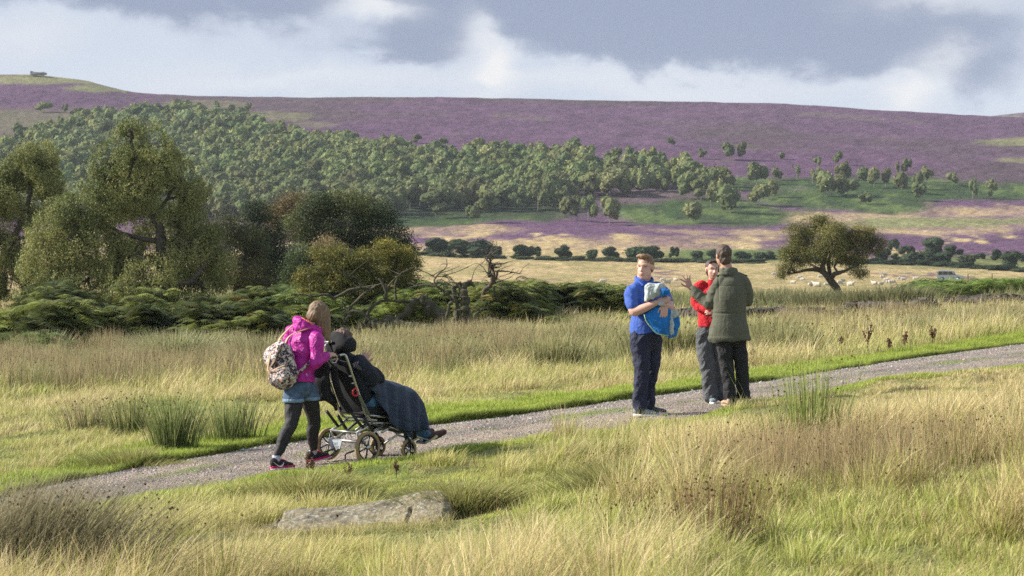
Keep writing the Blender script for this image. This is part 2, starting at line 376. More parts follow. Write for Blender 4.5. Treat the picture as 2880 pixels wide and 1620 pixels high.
cover = M2('SUBTRACT', 1, M2('MULTIPLY', hi, M2('MULTIPLY', M2('SUBTRACT', n3, .42), 5, None, True)))
fin = mixc(cover, sky.outputs[0], cl); L.new(fin, bg.inputs[0])
SC.view_settings.view_transform = 'Standard'; SC.view_settings.look = 'None'; SC.view_settings.exposure = 0.74; SC.view_settings.gamma = 1
SC.render.engine = 'CYCLES'; cy = SC.cycles; cy.use_denoising = False; cy.use_adaptive_sampling = False; cy.max_bounces = 6; cy.diffuse_bounces = 2; cy.glossy_bounces = 2; cy.transmission_bounces = 3; cy.transparent_max_bounces = 4; cy.volume_bounces = 0
try: cy.denoiser = 'OPENIMAGEDENOISE'; cy.denoising_prefilter = 'ACCURATE'
except Exception: pass
cy.sample_clamp_indirect = 1.5; cy.sample_clamp_direct = 1.4
HAZE = 0.000075
if HAZE:
    mb = MB(); mb.box((0, 1650, 68), (1900, 1800, 84)); hz = mb.build('haze', None, None, False); tag(hz, kind='stuff')
    hm, nt2 = nodes('haze'); o_ = N_(nt2, 'ShaderNodeOutputMaterial'); v_ = N_(nt2, 'ShaderNodeVolumePrincipled'); v_.inputs['Color'].default_value = (.80, .88, 1, 1); v_.inputs['Density'].default_value = HAZE; nt2.links.new(v_.outputs[0], o_.inputs['Volume']); hz.data.materials.append(hm); hm.cycles.volume_sampling = 'DISTANCE'
# ------------------------------------------------------------------ ground sheet
C_H = np.array((.118, .064, .112)); C_H2 = np.array((.098, .066, .080)); C_S = np.array((.46, .35, .18)); C_S2 = np.array((.35, .29, .13)); C_G = np.array((.045, .08, .024)); C_G2 = np.array((.10, .14, .042)); C_O = np.array((.19, .19, .085)); C_D = np.array((.04, .055, .028))
def mixn(a, b, m): m = m[..., None]; return a*(1-m)+b*m
def ell(px, py, cx, cy, rx, ry, n, e=.35):
    d = np.sqrt(((px-cx)/rx)**2+((py-cy)/ry)**2)+(n-.5)*1.3
    return sstep(1+e, 1-e, d)
def farcol(x, y):
    z = zbase(x, y); px = CX+F*x/y; py = HY-F*z/y
    n = fbm(x*.035, y*.012, 51, 5); nb = fbm(x*.12, y*.035, 52, 5); nc = fbm(x*.008, y*.005, 53, 4); nf = fbm(x*.4, y*.13, 54, 3)
    c = mixn(np.broadcast_to(C_S, x.shape+(3,)), C_S2, sstep(.4, .65, nb))
    c = mixn(c, C_G2, sstep(802, 826, py)*sstep(.35, .6, n)*.55)
    c = mixn(c, C_H, sstep(.60, .68, n)*sstep(.5, .6, nf)*sstep(810, 770, py)*.8)
    # heather belt below the wood
    hb = sstep(707, 694, py+26*(n-.5)+18*(nb-.5)-sstep(2300, 2500, px)*22)
    c = mixn(c, C_H*1.1, hb*sstep(.33, .43, nb+.12*(py < 660)))
    c = mixn(c, C_G2*1.1, ell(px, py, 2080, 712, 230, 18, n)); c = mixn(c, C_G2, ell(px, py, 2750, 735, 330, 18, nb)*.8)
    # straw streaks
    for (cx, cy, rx, ry) in ((1700, 688, 420, 11), (1950, 672, 300, 8), (2350, 608, 420, 16), (2700, 640, 300, 14), (2050, 610, 250, 9), (1250, 650, 180, 14), (2650, 590, 260, 12), (1330, 700, 420, 12), (2300, 650, 420, 10)):
        c = mixn(c, mixn(np.broadcast_to(C_S, x.shape+(3,)), C_H, sstep(.5, .7, nb)*.5), ell(px, py, cx, cy, rx, ry, nb, .5)*.62)
    c = mixn(c, C_O*1.15, ell(px, py, 2650, 622, 260, 16, nb)); c = mixn(c, C_H, ell(px, py, 2420, 672, 330, 20, n, .2))
    # moor above
    up = sstep(585, 560, py+30*(n-.5)); hc = mixn(np.broadcast_to(C_H, x.shape+(3,)), C_H2, sstep(.4, .62, nc)); hc = hc*(.75+.5*nb)[..., None]
    hc = mixn(hc, C_O, sstep(.68, .76, n)*.22)
    c = mixn(c, hc, up)
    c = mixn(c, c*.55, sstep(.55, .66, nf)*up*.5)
    for (cx, cy, rx, ry) in ((1950, 590, 330, 42), (2350, 560, 330, 30), (2650, 540, 240, 20), (1300, 600, 400, 34), (2200, 520, 400, 20)):
        c = mixn(c, mixn(np.broadcast_to(C_G, x.shape+(3,)), C_G2, sstep(.45, .6, nb)), ell(px, py, cx, cy, rx, ry, n, .2)); c = mixn(c, C_D*.9, ell(px, py, cx, cy, rx*1.05, ry*1.1, n, .2)*sstep(.5, .62, fbm(x*.22, y*.07, 57, 3))*.75)
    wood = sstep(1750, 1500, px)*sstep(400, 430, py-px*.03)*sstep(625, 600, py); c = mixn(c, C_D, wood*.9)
    for (cx, cy, rx, ry, k) in ((120, 222, 260, 15, .9), (330, 250, 160, 10, .9), (780, 325, 80, 12, .5), (880, 350, 60, 9, .4), (60, 340, 190, 40, .4), (2850, 402, 90, 12, .8), (2860, 455, 70, 8, .7), (560, 300, 120, 14, .4)):
        c = mixn(c, C_O*1.1, ell(px, py, cx, cy, rx, ry, nb, .3)*k)
    c = mixn(c, C_O*.9, sstep(2000, 2400, y)*sstep(.4, .6, n))
    return c
ST = np.array((.50, .40, .19)); GR = np.array((.17, .25, .055)); BR = np.array((.24, .33, .05)); OL = np.array((.26, .27, .10)); BN = np.array((.30, .21, .12))
def nearmix(x, y):
    """straw / green character of the near turf"""
    px = CX+F*x/np.maximum(y, 1)
    a = fbm(x*.45, y*.35, 61, 4); b = fbm(x*1.7, y*1.5, 62, 3)
    s = sstep(.43, .56, a*.7+b*.3)
    dn = ynear(x)-y; df = y-yfar(x)
    s = s*np.where(df > 0, .45+.55*sstep(.46, .56, fbm(x*.21, y*.3, 66, 4)), 1)
    g = np.where(df > 0, sstep(3.2, 2.0, df+.9*(b-.5)), sstep(.9, .15, dn+.8*(b-.5)))
    gg = np.where((df <= 0) & (px < 1150), sstep(4.5, 1.5, dn+2*(a-.5))*.7, 0)
    return s, g, np.maximum(gg*.9, 0)
def nearcol(x, y):
    s, g, gg = nearmix(x, y)
    c = mixn(np.broadcast_to(OL*.85, x.shape+(3,)), ST*.8, s); c = mixn(c, GR, gg); c = mixn(c, BR*.8, g*sstep(70, 50, y)); return c
nu, nd = 520, 980
us = np.linspace(-.46, .46, nu); Ds = np.exp(np.linspace(math.log(4.2), math.log(3390), nd))
U, DD = np.meshgrid(us, Ds); X = U*DD; Z = zg(X, DD)
nz_ = sstep(90, 220, DD)
cf = farcol(X, DD); cn = nearcol(X, DD)
Cg = mixn(cn, cf, nz_)
Vg = np.stack([X, DD, Z], -1).reshape(-1, 3)
grain = (.72+.56*fbm(X*.5, DD*.22, 55, 3))*(.8+.4*vn(X*1.3, DD*.6, 56)); Cg = Cg*(1+(grain-1)*nz_)[..., None]
ii = (np.arange(nd-1)[:, None]*nu+np.arange(nu-1)[None, :]).ravel()
Qg = np.stack([ii, ii+1, ii+nu+1, ii+nu], 1)
gm, nt = nodes('turf and heather'); L = nt.links
o_ = N_(nt, 'ShaderNodeOutputMaterial'); b_ = N_(nt, 'ShaderNodeBsdfPrincipled'); b_.inputs['Roughness'].default_value = .95; b_.inputs['Specular IOR Level'].default_value = .1
a_ = N_(nt, 'ShaderNodeAttribute', attribute_name='Col'); tc = N_(nt, 'ShaderNodeTexCoord')
hs = N_(nt, 'ShaderNodeHueSaturation'); L.new(a_.outputs['Color'], hs.inputs['Color'])
na = N_(nt, 'ShaderNodeTexNoise'); na.inputs['Scale'].default_value = .55; na.inputs['Detail'].default_value = 9; na.inputs['Roughness'].default_value = .68; L.new(tc.outputs['Object'], na.inputs['Vector'])
mr = N_(nt, 'ShaderNodeMapRange'); mr.inputs['From Min'].default_value = .3; mr.inputs['From Max'].default_value = .7; mr.inputs['To Min'].default_value = .35; mr.inputs['To Max'].default_value = 1.6; L.new(na.outputs['Fac'], mr.inputs['Value']); L.new(mr.outputs[0], hs.inputs['Value']); L.new(hs.outputs[0], b_.inputs['Base Color'])
bp = N_(nt, 'ShaderNodeBump'); bp.inputs['Strength'].default_value = 1; bp.inputs['Distance'].default_value = .8; L.new(na.outputs['Fac'], bp.inputs['Height']); L.new(bp.outputs[0], b_.inputs['Normal']); L.new(b_.outputs[0], o_.inputs[0])
ground = link('ground', npmesh('ground', Vg, Qg, None, Cg.reshape(-1, 3), True), gm); tag(ground, kind='structure')
# ------------------------------------------------------------------ path
pxs = np.arange(-9, 18, .05); ts = np.linspace(-.03, 1.03, 110)
PX, PT_ = np.meshgrid(pxs, ts); PY = ynear(PX)+(yfar(PX)-ynear(PX))*PT_
PZ = zpath(PX, PY)+.012*(fbm(PX*9, PY*9, 71, 3)-.5)+.01*(vn(PX*34, PY*34, 72)-.5)
n_ = len(pxs); ii = (np.arange(len(ts)-1)[:, None]*n_+np.arange(n_-1)[None, :]).ravel()
tt = PT_; a = fbm(PX*1.1, PY*1.1, 73, 4); bb = fbm(PX*4, PY*4, 74, 3)
pc = mixn(np.broadcast_to(np.array((.30, .255, .22)), PX.shape+(3,)), np.array((.39, .325, .27)), sstep(.35, .65, a))
pc = mixn(pc, np.array((.36, .29, .21)), sstep(.5, .15, tt)*sstep(.4, .6, a)*.7)
rut = np.exp(-((tt-.30)/.10)**2)+np.exp(-((tt-.70)/.10)**2)
pc = pc*(.70+.17*rut+.22*(fbm(PX*.6, PY*2.2, 76, 4)-.5))[..., None]; pc = mixn(pc, np.array((.36, .29, .22)), (rut*sstep(.42, .58, fbm(PX*.9, PY*.9, 77, 3))*.6).clip(0, 1)); pc = mixn(pc, np.array((.13, .115, .10)), sstep(.60, .68, fbm(PX*2.6, PY*2.6, 78, 4))*.6*(1-rut*.5))
pc = mixn(pc, np.array((.20, .27, .07)), ((sstep(.10, 0, tt)+sstep(.95, 1, tt))*sstep(.45, .6, bb)+sstep(.12, .02, np.abs(tt-.52))*sstep(.58, .66, a)*.8).clip(0, 1))
pm, nt = nodes('gravel'); L = nt.links
o_ = N_(nt, 'ShaderNodeOutputMaterial'); b_ = N_(nt, 'ShaderNodeBsdfPrincipled'); b_.inputs['Roughness'].default_value = .9; b_.inputs['Specular IOR Level'].default_value = .25
a_ = N_(nt, 'ShaderNodeAttribute', attribute_name='Col'); tc = N_(nt, 'ShaderNodeTexCoord')
vo = N_(nt, 'ShaderNodeTexVoronoi'); vo.inputs['Scale'].default_value = 55; L.new(tc.outputs['Object'], vo.inputs['Vector'])
vb = N_(nt, 'ShaderNodeTexNoise'); vb.inputs['Scale'].default_value = 30; vb.inputs['Detail'].default_value = 8; vb.inputs['Roughness'].default_value = .7; L.new(tc.outputs['Object'], vb.inputs['Vector'])
sp = N_(nt, 'ShaderNodeSeparateColor'); L.new(vo.outputs['Color'], sp.inputs[0])
mr = N_(nt, 'ShaderNodeMapRange'); mr.inputs['To Min'].default_value = .6; mr.inputs['To Max'].default_value = 1.4; L.new(sp.outputs[0], mr.inputs['Value'])
mr2 = N_(nt, 'ShaderNodeMapRange'); mr2.inputs['From Min'].default_value = .3; mr2.inputs['From Max'].default_value = .7; mr2.inputs['To Min'].default_value = .6; mr2.inputs['To Max'].default_value = 1.4; L.new(vb.outputs['Fac'], mr2.inputs['Value'])
mm = N_(nt, 'ShaderNodeMath', operation='MULTIPLY'); L.new(mr.outputs[0], mm.inputs[0]); L.new(mr2.outputs[0], mm.inputs[1])
hs = N_(nt, 'ShaderNodeHueSaturation'); L.new(a_.outputs['Color'], hs.inputs['Color']); L.new(mm.outputs[0], hs.inputs['Value']); L.new(hs.outputs[0], b_.inputs['Base Color'])
ad = N_(nt, 'ShaderNodeMath', operation='SUBTRACT'); L.new(vb.outputs['Fac'], ad.inputs[0]); L.new(vo.outputs['Distance'], ad.inputs[1])
bp = N_(nt, 'ShaderNodeBump'); bp.inputs['Strength'].default_value = .9; bp.inputs['Distance'].default_value = .02; L.new(ad.outputs[0], bp.inputs['Height']); L.new(bp.outputs[0], b_.inputs['Normal']); L.new(b_.outputs[0], o_.inputs[0])
path = link('path', npmesh('path', np.stack([PX, PY, PZ], -1).reshape(-1, 3), np.stack([ii, ii+1, ii+n_+1, ii+n_], 1), None, pc.reshape(-1, 3), True), pm); tag(path, kind='structure')
# loose stones
def stones(n):
    x = rng.uniform(-6.5, 11, n); t = np.where(rng.random(n) < .55, 1-np.abs(rng.normal(0, .13, n)), rng.random(n)); t = np.clip(t, .01, .99)
    y = ynear(x)+(yfar(x)-ynear(x))*t; z = zpath(x, y); r = .007+.012*rng.random(n)**2.5; r *= 1+.8*(rng.random(n) < .05)
    base = np.array([(1, 0, 0), (.4, .8, .1), (-.6, .7, 0), (-1, -.1, .1), (-.3, -.9, 0), (.6, -.7, .1), (.1, .1, .8), (0, 0, -.6), (-.4, .3, .7)])
    k = len(base); T0 = [(0, 1, 6), (1, 8, 6), (1, 2, 8), (2, 3, 8), (3, 4, 8), (4, 6, 8), (4, 5, 6), (5, 0, 6)]
    th = rng.random(n)*6.28; V = base[None]*r[:, None, None]*(.7+.6*rng.random((n, k, 1)))
    c, s = np.cos(th), np.sin(th); vx = V[..., 0]*c[:, None]-V[..., 1]*s[:, None]; vy = V[..., 0]*s[:, None]+V[..., 1]*c[:, None]
    V = np.stack([vx+x[:, None], vy+y[:, None], V[..., 2]*.8+z[:, None]], -1)
    T = (np.array(T0)[None]+(np.arange(n)*k)[:, None, None]).reshape(-1, 3)
    v = (.5+.9*rng.random(n)**1.5)[:, None]*np.array((.34, .30, .265))[None]; v = v*(1+.12*rng.normal(size=(n, 3)))
    return V.reshape(-1, 3), T, np.repeat(v.clip(.04, .8), k, 0)
V, T, C = stones(22000)
g_ = link('gravel', npmesh('gravel', V, None, T, C), mat('stone chips', attr=True, rough=.85, var=0)); tag(g_, kind='stuff')
# ------------------------------------------------------------------ grasses
leafmat = mat('grass blade', attr=True, rough=.55, var=0, trans=.35, spec=.25)
class Blades:
    def __init__(s): s.V = []; s.Q = []; s.T = []; s.C = []; s.n = 0
    def add(s, x, y, z, h, w, ang, lean, curve, col, tipcol, segs=2):
        """vectorised curved blades; ang = lean bearing, lean = horizontal run at tip / height"""
        n = len(x); tl = [0, .5, 1] if segs == 2 else [0, .35, .7, 1]
        fa = ang+rng.uniform(0, math.pi, n); wx = np.cos(fa)*w/2; wy = np.sin(fa)*w/2
        V = []; C = []
        for i, t in enumerate(tl):
            r = h*lean*(t*(1-curve)+t*t*curve); zz = h*t*np.sqrt(np.maximum(1-.35*(lean*t)**2, .15))
            cx = x+np.cos(ang)*r; cy = y+np.sin(ang)*r; cz = z+zz
            c = col*(1-t)+tipcol*t
            if i < len(tl)-1:
                k = 1-.45*t
                V += [np.stack([cx-wx*k, cy-wy*k, cz], -1), np.stack([cx+wx*k, cy+wy*k, cz], -1)]; C += [c, c]
            else: V.append(np.stack([cx, cy, cz], -1)); C.append(c)
        m = len(V); V = np.stack(V, 1).reshape(-1, 3); C = np.stack(C, 1).reshape(-1, 3)
        b = s.n+np.arange(n)*m
        for i in range(len(tl)-2): s.Q.append(np.stack([b+2*i, b+2*i+1, b+2*i+3, b+2*i+2], 1))
        e = 2*(len(tl)-2); s.T.append(np.stack([b+e, b+e+1, b+e+2], 1))
        s.V.append(V); s.C.append(C); s.n += n*m
    def heads(s, x, y, z, r, col, k=5):
        """small ragged seed heads"""
        n = len(x)
        for _ in range(k):
            d = rng.normal(size=(n, 3)); d /= np.linalg.norm(d, axis=1)[:, None]; e = np.cross(d, rng.normal(size=(n, 3))); e /= np.linalg.norm(e, axis=1)[:, None]
            p = np.stack([x, y, z], -1); V = np.stack([p-d*r[:, None]*.6, p+d*r[:, None], p+e*r[:, None]*.8], 1).reshape(-1, 3)
            b = s.n+np.arange(n)*3; s.T.append(np.stack([b, b+1, b+2], 1)); s.V.append(V); s.C.append(np.repeat(col, 3, 0)); s.n += n*3
    def build(s, name, parent=None, m=None):
        Q = np.concatenate(s.Q) if s.Q else None
        me = npmesh(name, np.concatenate(s.V), Q, np.concatenate(s.T), np.concatenate(s.C)); return link(name, me, m or leafmat, parent)
def tint(base, n, v=.25, h=.08):
    return (np.asarray(base)[None, :] if np.ndim(base) == 1 else base)*(1+rng.uniform(-v, v, (n, 1)))*(1+rng.uniform(-h, h, (n, 3)))
def sample(D0, D1, n, umax=.245):
    D = np.sqrt(D0**2+(D1**2-D0**2)*rng.random(n)); u = rng.uniform(-umax, umax, n); return u*D, D
ROCK = at(1000, 1470, 12, 24)
def offpath(x, y, m=.03): return ~((y > ynear(x)+m) & (y < yfar(x)-m))
def rockmask(x, y): return (((x-ROCK.x)/.80)**2+((y-ROCK.y+.25)/.86)**2 > 1)
def rushband(x, y):
    px = CX+F*x/y; n = fbm(x*.25, y*.2, 81, 3)
    left = sstep(41, 45, y+14*(n-.5))*sstep(66, 58, y)*sstep(1080, 960, px)*.95
    mid = sstep(44, 47, y+12*(n-.5))*sstep(70, 60, y)*sstep(1000, 1080, px)*sstep(1900, 1800, px)
    right = sstep(42, 46, y+4*(n-.5))*sstep(72, 62, y)*sstep(2080, 2120, px)*sstep(.42, .52, n)*.9
    g = fbm(x*.33, y*.22, 83, 3); return np.maximum(np.maximum(left, mid), right)*sstep(.38, .48, g)*(.12+.88*sstep(.47, .56, fbm(x*.8, y*.55, 84, 3)))
def meadow(D0, D1, n, w, hs, segs=2, um=.255):
    x, y = sample(D0, D1, n, um)
    k = rng.random(n) < .62                                   # pull most blades into tussocks
    cs = .34
    jx = (np.floor(x/cs)+.5+.8*(_h(np.floor(x/cs).astype(int), np.floor(y/cs).astype(int), 5)-.5))*cs; jy = (np.floor(y/cs)+.5+.8*(_h(np.floor(x/cs).astype(int), np.floor(y/cs).astype(int), 6)-.5))*cs
    tx = jx+rng.normal(0, .075, n); ty = jy+rng.normal(0, .075, n)
    ox, oy = x.copy(), y.copy(); x = np.where(k, tx, x); y = np.where(k, ty, y)
    ok = offpath(x, y) & rockmask(x, y) & (y > D0*.97); x = x[ok]; y = y[ok]; k = k[ok]; jx = jx[ok]; jy = jy[ok]; n = len(x)
    s, g, gg = nearmix(x, y); df = y-yfar(x); dn = ynear(x)-y; px = CX+F*x/y
    patch = fbm(x*.8, y*.6, 91, 3); big = fbm(x*.3, y*.25, 92, 3)
    h = hs*(.30+.85*s+.5*(big-.4))*(.55+.8*rng.random(n)); h = h*np.where(k, 1.25, .75); h = h*(1-.66*sstep(1.25, .85, np.abs(x-ROCK.x+.05))*(y < ROCK.y)*sstep(ROCK.y-3.0, ROCK.y-1.6, y))
    tall = sstep(1350, 2000, px)*sstep(1.2, 3.0, dn)*sstep(25, 21, y); h = h*(1+.22*tall*sstep(20, 18, y)); h = h*(1-.3*(df < 0)*sstep(18.5, 21, y)*sstep(1800, 2200, px)); h = h*(1-.72*sstep(23.5, 25.5, y)*(df < 0)*sstep(1700, 2300, px)); h = h*(1-.5*(df > 0)*sstep(44, 36, y))
    low = sstep(1560, 1330, px)*sstep(12.9, 14.6, y+.9*(patch-.5))*(df < 0); h = h*(1-.68*low*(.75+.5*(patch-.5)))
    v = g; h = h*(1-v)+.055*(.7+.6*rng.random(n))*v
    edge = sstep(.12, .02, np.minimum(np.abs(df), np.abs(dn))); h = h*(1-.3*edge)
    ratio = np.clip(h/(hs*.3+1e-6), 0, 1)
    # lean: the wind field plus outward from the tussock
    wa = math.radians(20)+2.4*(fbm(x*.5, y*.5, 93, 2)-.5)
    outx = x-jx; outy = y-jy; la = np.hypot(outx, outy)+1e-6
    vx = np.cos(wa)*.5+np.where(k, outx/la*.8, 0)+rng.normal(0, .35, n); vy = np.sin(wa)*.5+np.where(k, outy/la*.8, 0)+rng.normal(0, .35, n)
    ang = np.arctan2(vy, vx); lean = np.clip(np.hypot(vx, vy)*.55+rng.normal(0, .1, n), .05, 1.2)
    green = mixn(tint(np.array((.24, .29, .06)), n), tint(GR*1.05, n), gg); base = mixn(green, tint(np.array((.36, .31, .13)), n), s*(1-gg)*.8); base = mixn(base, tint(np.array((.30, .36, .06)), n), low*.7*(1-s*.5))
    dry = rng.random(n) < (.25+.55*s)*(1-gg*.6)
    tip = np.where(dry[:, None], tint(np.array((.80, .66, .37)), n, .35, .05), tint(np.array((.47, .50, .13)), n, .35, .08))
    tip = mixn(tip, tint(np.array((.54, .56, .14)), n, .3), low*.65*(1-s*.6))
    brown = (patch > .60) & (rng.random(n) < .3); tip[brown] = tint(np.array((.42, .29, .15)), int(brown.sum()))
    vg = v*sstep(80, 50, y); base = mixn(base, tint(np.array((.20, .30, .04)), n), vg); tip = mixn(tip, tint(np.array((.44, .52, .10)), n, .3), vg)
    rb = rushband(x, y); keep = rng.random(n) > rb*.85
    B.add(x[keep], y[keep], zg(x, y)[keep]-.015, h[keep], (w*(.6+.8*rng.random(n)))[keep], ang[keep], lean[keep], np.clip(rng.normal(.7, .2, n), .2, 1)[keep], base[keep], tip[keep], segs)
B = Blades()
meadow(10.5, 16, 165000, .0046, .27, 3, .36); meadow(16, 22, 180000, .0056, .27, 3, .34)
gobj = B.build('meadow_grass'); tag(gobj, 'dry straw and green grass sweeping across the foreground', None, None, 'stuff')
B = Blades()
meadow(22, 30, 175000, .0065, .27, 2, .31); meadow(30, 42, 160000, .009, .28, 2, .28); meadow(42, 62, 110000, .013, .34); meadow(62, 95, 90000, .024, .36)
gobj = B.build('rough_grass'); tag(gobj, 'rough green and straw grass around and beyond the gravel path', None, None, 'stuff')
# short bright turf along both path edges
B = Blades()
n = 175000; x = rng.uniform(-8, 13, n); far = rng.random(n) < .72
off = np.where(far, rng.random(n)**1.1*3.1-.02, rng.random(n)**1.3*.9-.02); y = np.where(far, yfar(x)+off, ynear(x)-off)
ok = (np.abs(x/y) < .30); x = x[ok]; y = y[ok]; off = off[ok]; n = len(x)
B.add(x, y, zg(x, y)-.01, (.03+.045*rng.random(n))*(1+.5*sstep(.9, 1.8, off)), np.full(n, .009), rng.uniform(0, 6.28, n), rng.uniform(.1, .9, n), np.full(n, .6), tint(np.array((.24, .31, .05)), n), tint(np.array((.47, .54, .11)), n, .35), 2)
# turf hanging over the cut edge, little tufts on the crown of the path
n = 26000; x = rng.uniform(-8, 13, n); y = yfar(x)+rng.normal(.02, .035, n)
B.add(x, y, zg(x, y+.06)-.02, .05+.06*rng.random(n), np.full(n, .008), np.radians(rng.normal(-80, 40, n)), rng.uniform(.4, 1.1, n), np.full(n, .8), tint(np.array((.15, .17, .05)), n), tint(np.array((.31, .38, .08)), n, .3), 2)
n = 9000; x = rng.uniform(-7, 12, n); t = np.clip(rng.normal(.5, .07, n), 0, 1); y = ynear(x)+(yfar(x)-ynear(x))*t
ok = fbm(x*1.1, y*1.1, 73, 4) > .56; x = x[ok]; y = y[ok]; n = len(x)
B.add(x, y, zpath(x, y), .012+.02*rng.random(n), np.full(n, .007), rng.uniform(0, 6.28, n), rng.uniform(.3, 1, n), np.full(n, .6), tint(np.array((.2, .25, .06)), n), tint(np.array((.33, .38, .1)), n), 2)
gobj = B.build('verge_turf'); tag(gobj, 'short bright green turf along the gravel path edge', None, None, 'stuff')
# rushes as bands and the far pasture beyond
B = Blades()
def rushes(x, y, h, w, c0, c1, lean=.25, segs=3, heads=.25, hr=.012, headcol=(.10, .06, .035), bear=None):
    n = len(x); a = rng.uniform(0, 6.28, n) if bear is None else bear+rng.normal(0, .9, n)
    ln = np.abs(rng.normal(0, lean, n)); z = zg(x, y)-.02
    B.add(x, y, z, h, w, a, ln, np.full(n, .6), c0, c1, segs)
    k = rng.random(n) < heads
    if k.any():
        t = rng.uniform(.72, .93, n); r = h*ln*(t*.4+t*t*.6); zz = h*t*np.sqrt(np.maximum(1-.35*(ln*t)**2, .15))
        B.heads((x+np.cos(a)*r)[k], (y+np.sin(a)*r)[k], (z+zz)[k], (hr*(.6+.8*rng.random(n)))[k], tint(np.array(headcol), int(k.sum()), .4))
n = 230000; x, y = sample(40, 72, n); r = rushband(x, y); ok = rng.random(n) < r; x = x[ok]; y = y[ok]; n = len(x)
px = CX+F*x/y; kk = fbm(x*.6, y*.45, 95, 3); kk = np.clip((kk-.5)*1.7+.5, 0, 1); br = sstep(.42, .62, kk+.15*(px < 900)-.03)
c0 = mixn(tint(np.array((.17, .18, .065)), n), tint(np.array((.22, .17, .09)), n), br*.7); c1 = mixn(tint(np.array((.40, .38, .18)), n, .35), tint(np.array((.44, .365, .20)), n, .35), br)
rushes(x, y, (.34+.55*kk*kk+.25*rng.random(n)), np.full(n, .012), c0, c1, .3, 2, .05, .017)
# right foreground: thick stand of brown-headed rush
n = 60000; x, y = sample(14.5, 23, n); px = CX+F*x/y; d = ynear(x)-y; kk = fbm(x*.6, y*.6, 96, 3)
wgt = sstep(1850, 2250, px)*sstep(.9, 1.8, d)*sstep(.32, .5, kk)*sstep(15, 16.5, y)*sstep(21, 19, y)*.8+np.exp(-((px-2000)/150)**2-((y-16.2)/.9)**2)*.6
ok = (rng.random(n) < wgt) & offpath(x, y); x = x[ok]; y = y[ok]; n = len(x); kk = kk[ok]
rushes(x, y, (.17+.26*kk+.13*rng.random(n)), np.full(n, .0042), tint(np.array((.25, .22, .10)), n), tint(np.array((.48, .36, .2)), n), .33, 3, .07, .0085)
n = 900; x, y = sample(13.5, 20, n); px = CX+F*x/y; ok = (px > 1250) & offpath(x, y, -.3) & (fbm(x*.9, y*.9, 97, 3) > .47) & ((px > 1500) | (y < 17)); x = x[ok]; y = y[ok]; n = len(x)
rushes(x, y, .30+.2*rng.random(n), np.full(n, .004), tint(np.array((.2, .15, .07)), n), tint(np.array((.26, .16, .08)), n), .22, 3, .6, .0085)
gobj = B.build('rush_stems'); tag(gobj, 'standing rushes in brown and olive bands across the moor', None, None, 'stuff')
B = Blades()
n = 150000; x, y = sample(92, 230, n); b = fbm(x*.12, y*.08, 98, 4); b2 = fbm(x*.5, y*.3, 99, 3)
s = sstep(.35, .55, b); h = (.16+.28*b2)*(.6+.7*rng.random(n)); dk = (b2 > .6) & (y < 150) & (y > 100)
c1 = mixn(tint(np.array((.36, .38, .14)), n), tint(np.array((.66, .53, .29)), n), s); h = np.where(dk, h*1.9, h); c1[dk] = tint(np.array((.26, .27, .12)), int(dk.sum()))
B.add(x, y, zg(x, y)-.03, h, .035+.03*rng.random(n), rng.uniform(0, 6.28, n), rng.uniform(.1, .7, n), np.full(n, .6), c1*.7, c1, 2)
gobj = B.build('pasture_grass'); tag(gobj, 'pale straw pasture grass beyond the ruined wall', None, None, 'stuff')
# ------------------------------------------------------------------ woody plants
bark = mat('bark', (.085, .07, .05), .9, var=.4, scale=9, bump=.8, bscale=25)
deadwood = mat('weathered wood', (.095, .078, .052), .9, var=.45, scale=7, bump=.9, bscale=22)
foliage = mat('leaves', attr=True, rough=.6, var=0, trans=.3, spec=.3)
farleaf = mat('distant leaves', attr=True, rough=.8, var=0, trans=.12, spec=.1, object_random=.22)
def cards(P, Nrm, L_, W_, col, droop=0):
    """leaf-shaped four-point faces"""
    n = len(P); d = rng.normal(size=(n, 3)); d[:, 2] -= droop; d /= np.linalg.norm(d, axis=1)[:, None]
    s = np.cross(d, Nrm+.7*rng.normal(size=(n, 3))); s /= np.linalg.norm(s, axis=1)[:, None]+1e-9
    a = P-d*L_[:, None]/2; b = P+s*W_[:, None]/2; c = P+d*L_[:, None]/2; e = P-s*W_[:, None]/2
    V = np.stack([a, b, c, e], 1).reshape(-1, 3); Q = np.arange(n*4).reshape(-1, 4)
    return V, Q, np.repeat(col, 4, 0)
def rpoly(p0, p1, n, wob):
    p0 = Vector(p0); p1 = Vector(p1); L0 = (p1-p0).length; out = [p0]
    for i in range(1, n):
        t = i/n; out.append(p0.lerp(p1, t)+Vector([random.gauss(0, wob*L0) for _ in range(3)])+Vector((0, 0, L0*.10*math.sin(t*math.pi))))
    return out+[p1]
def crown_points(blobs, n, shell=.55, gaps=.5, gscale=1.2):
    """points in lumpy ellipsoids, thinned by noise so that gaps show through"""
    vol = np.array([b[3]*b[5]*(b[6] if len(b) > 6 else 1) for b in blobs]); cnt = (vol/vol.sum()*n*2.2).astype(int)
    P = []; Nn = []
    for b, c in zip(blobs, cnt):
        d = rng.normal(size=(c, 3)); d /= np.linalg.norm(d, axis=1)[:, None]
        r = np.where(rng.random(c) < shell, rng.uniform(.78, 1.05, c), rng.random(c)**.5)
        lump = .80+.42*vn3(d+b[0], (2.1, 2.1, 2.1), 7)
        P.append(np.array(b[:3])+d*(r*lump)[:, None]*np.array(b[3:6])); Nn.append(d)
    P = np.concatenate(P); Nn = np.concatenate(Nn)
    g = vn3(P, (gscale,)*3, 3)*.6+vn3(P, (gscale*2.3,)*3, 13)*.4
    ok = g > np.quantile(g, gaps); P = P[ok]; Nn = Nn[ok]; k = rng.permutation(len(P))[:n]; return P[k], Nn[k]
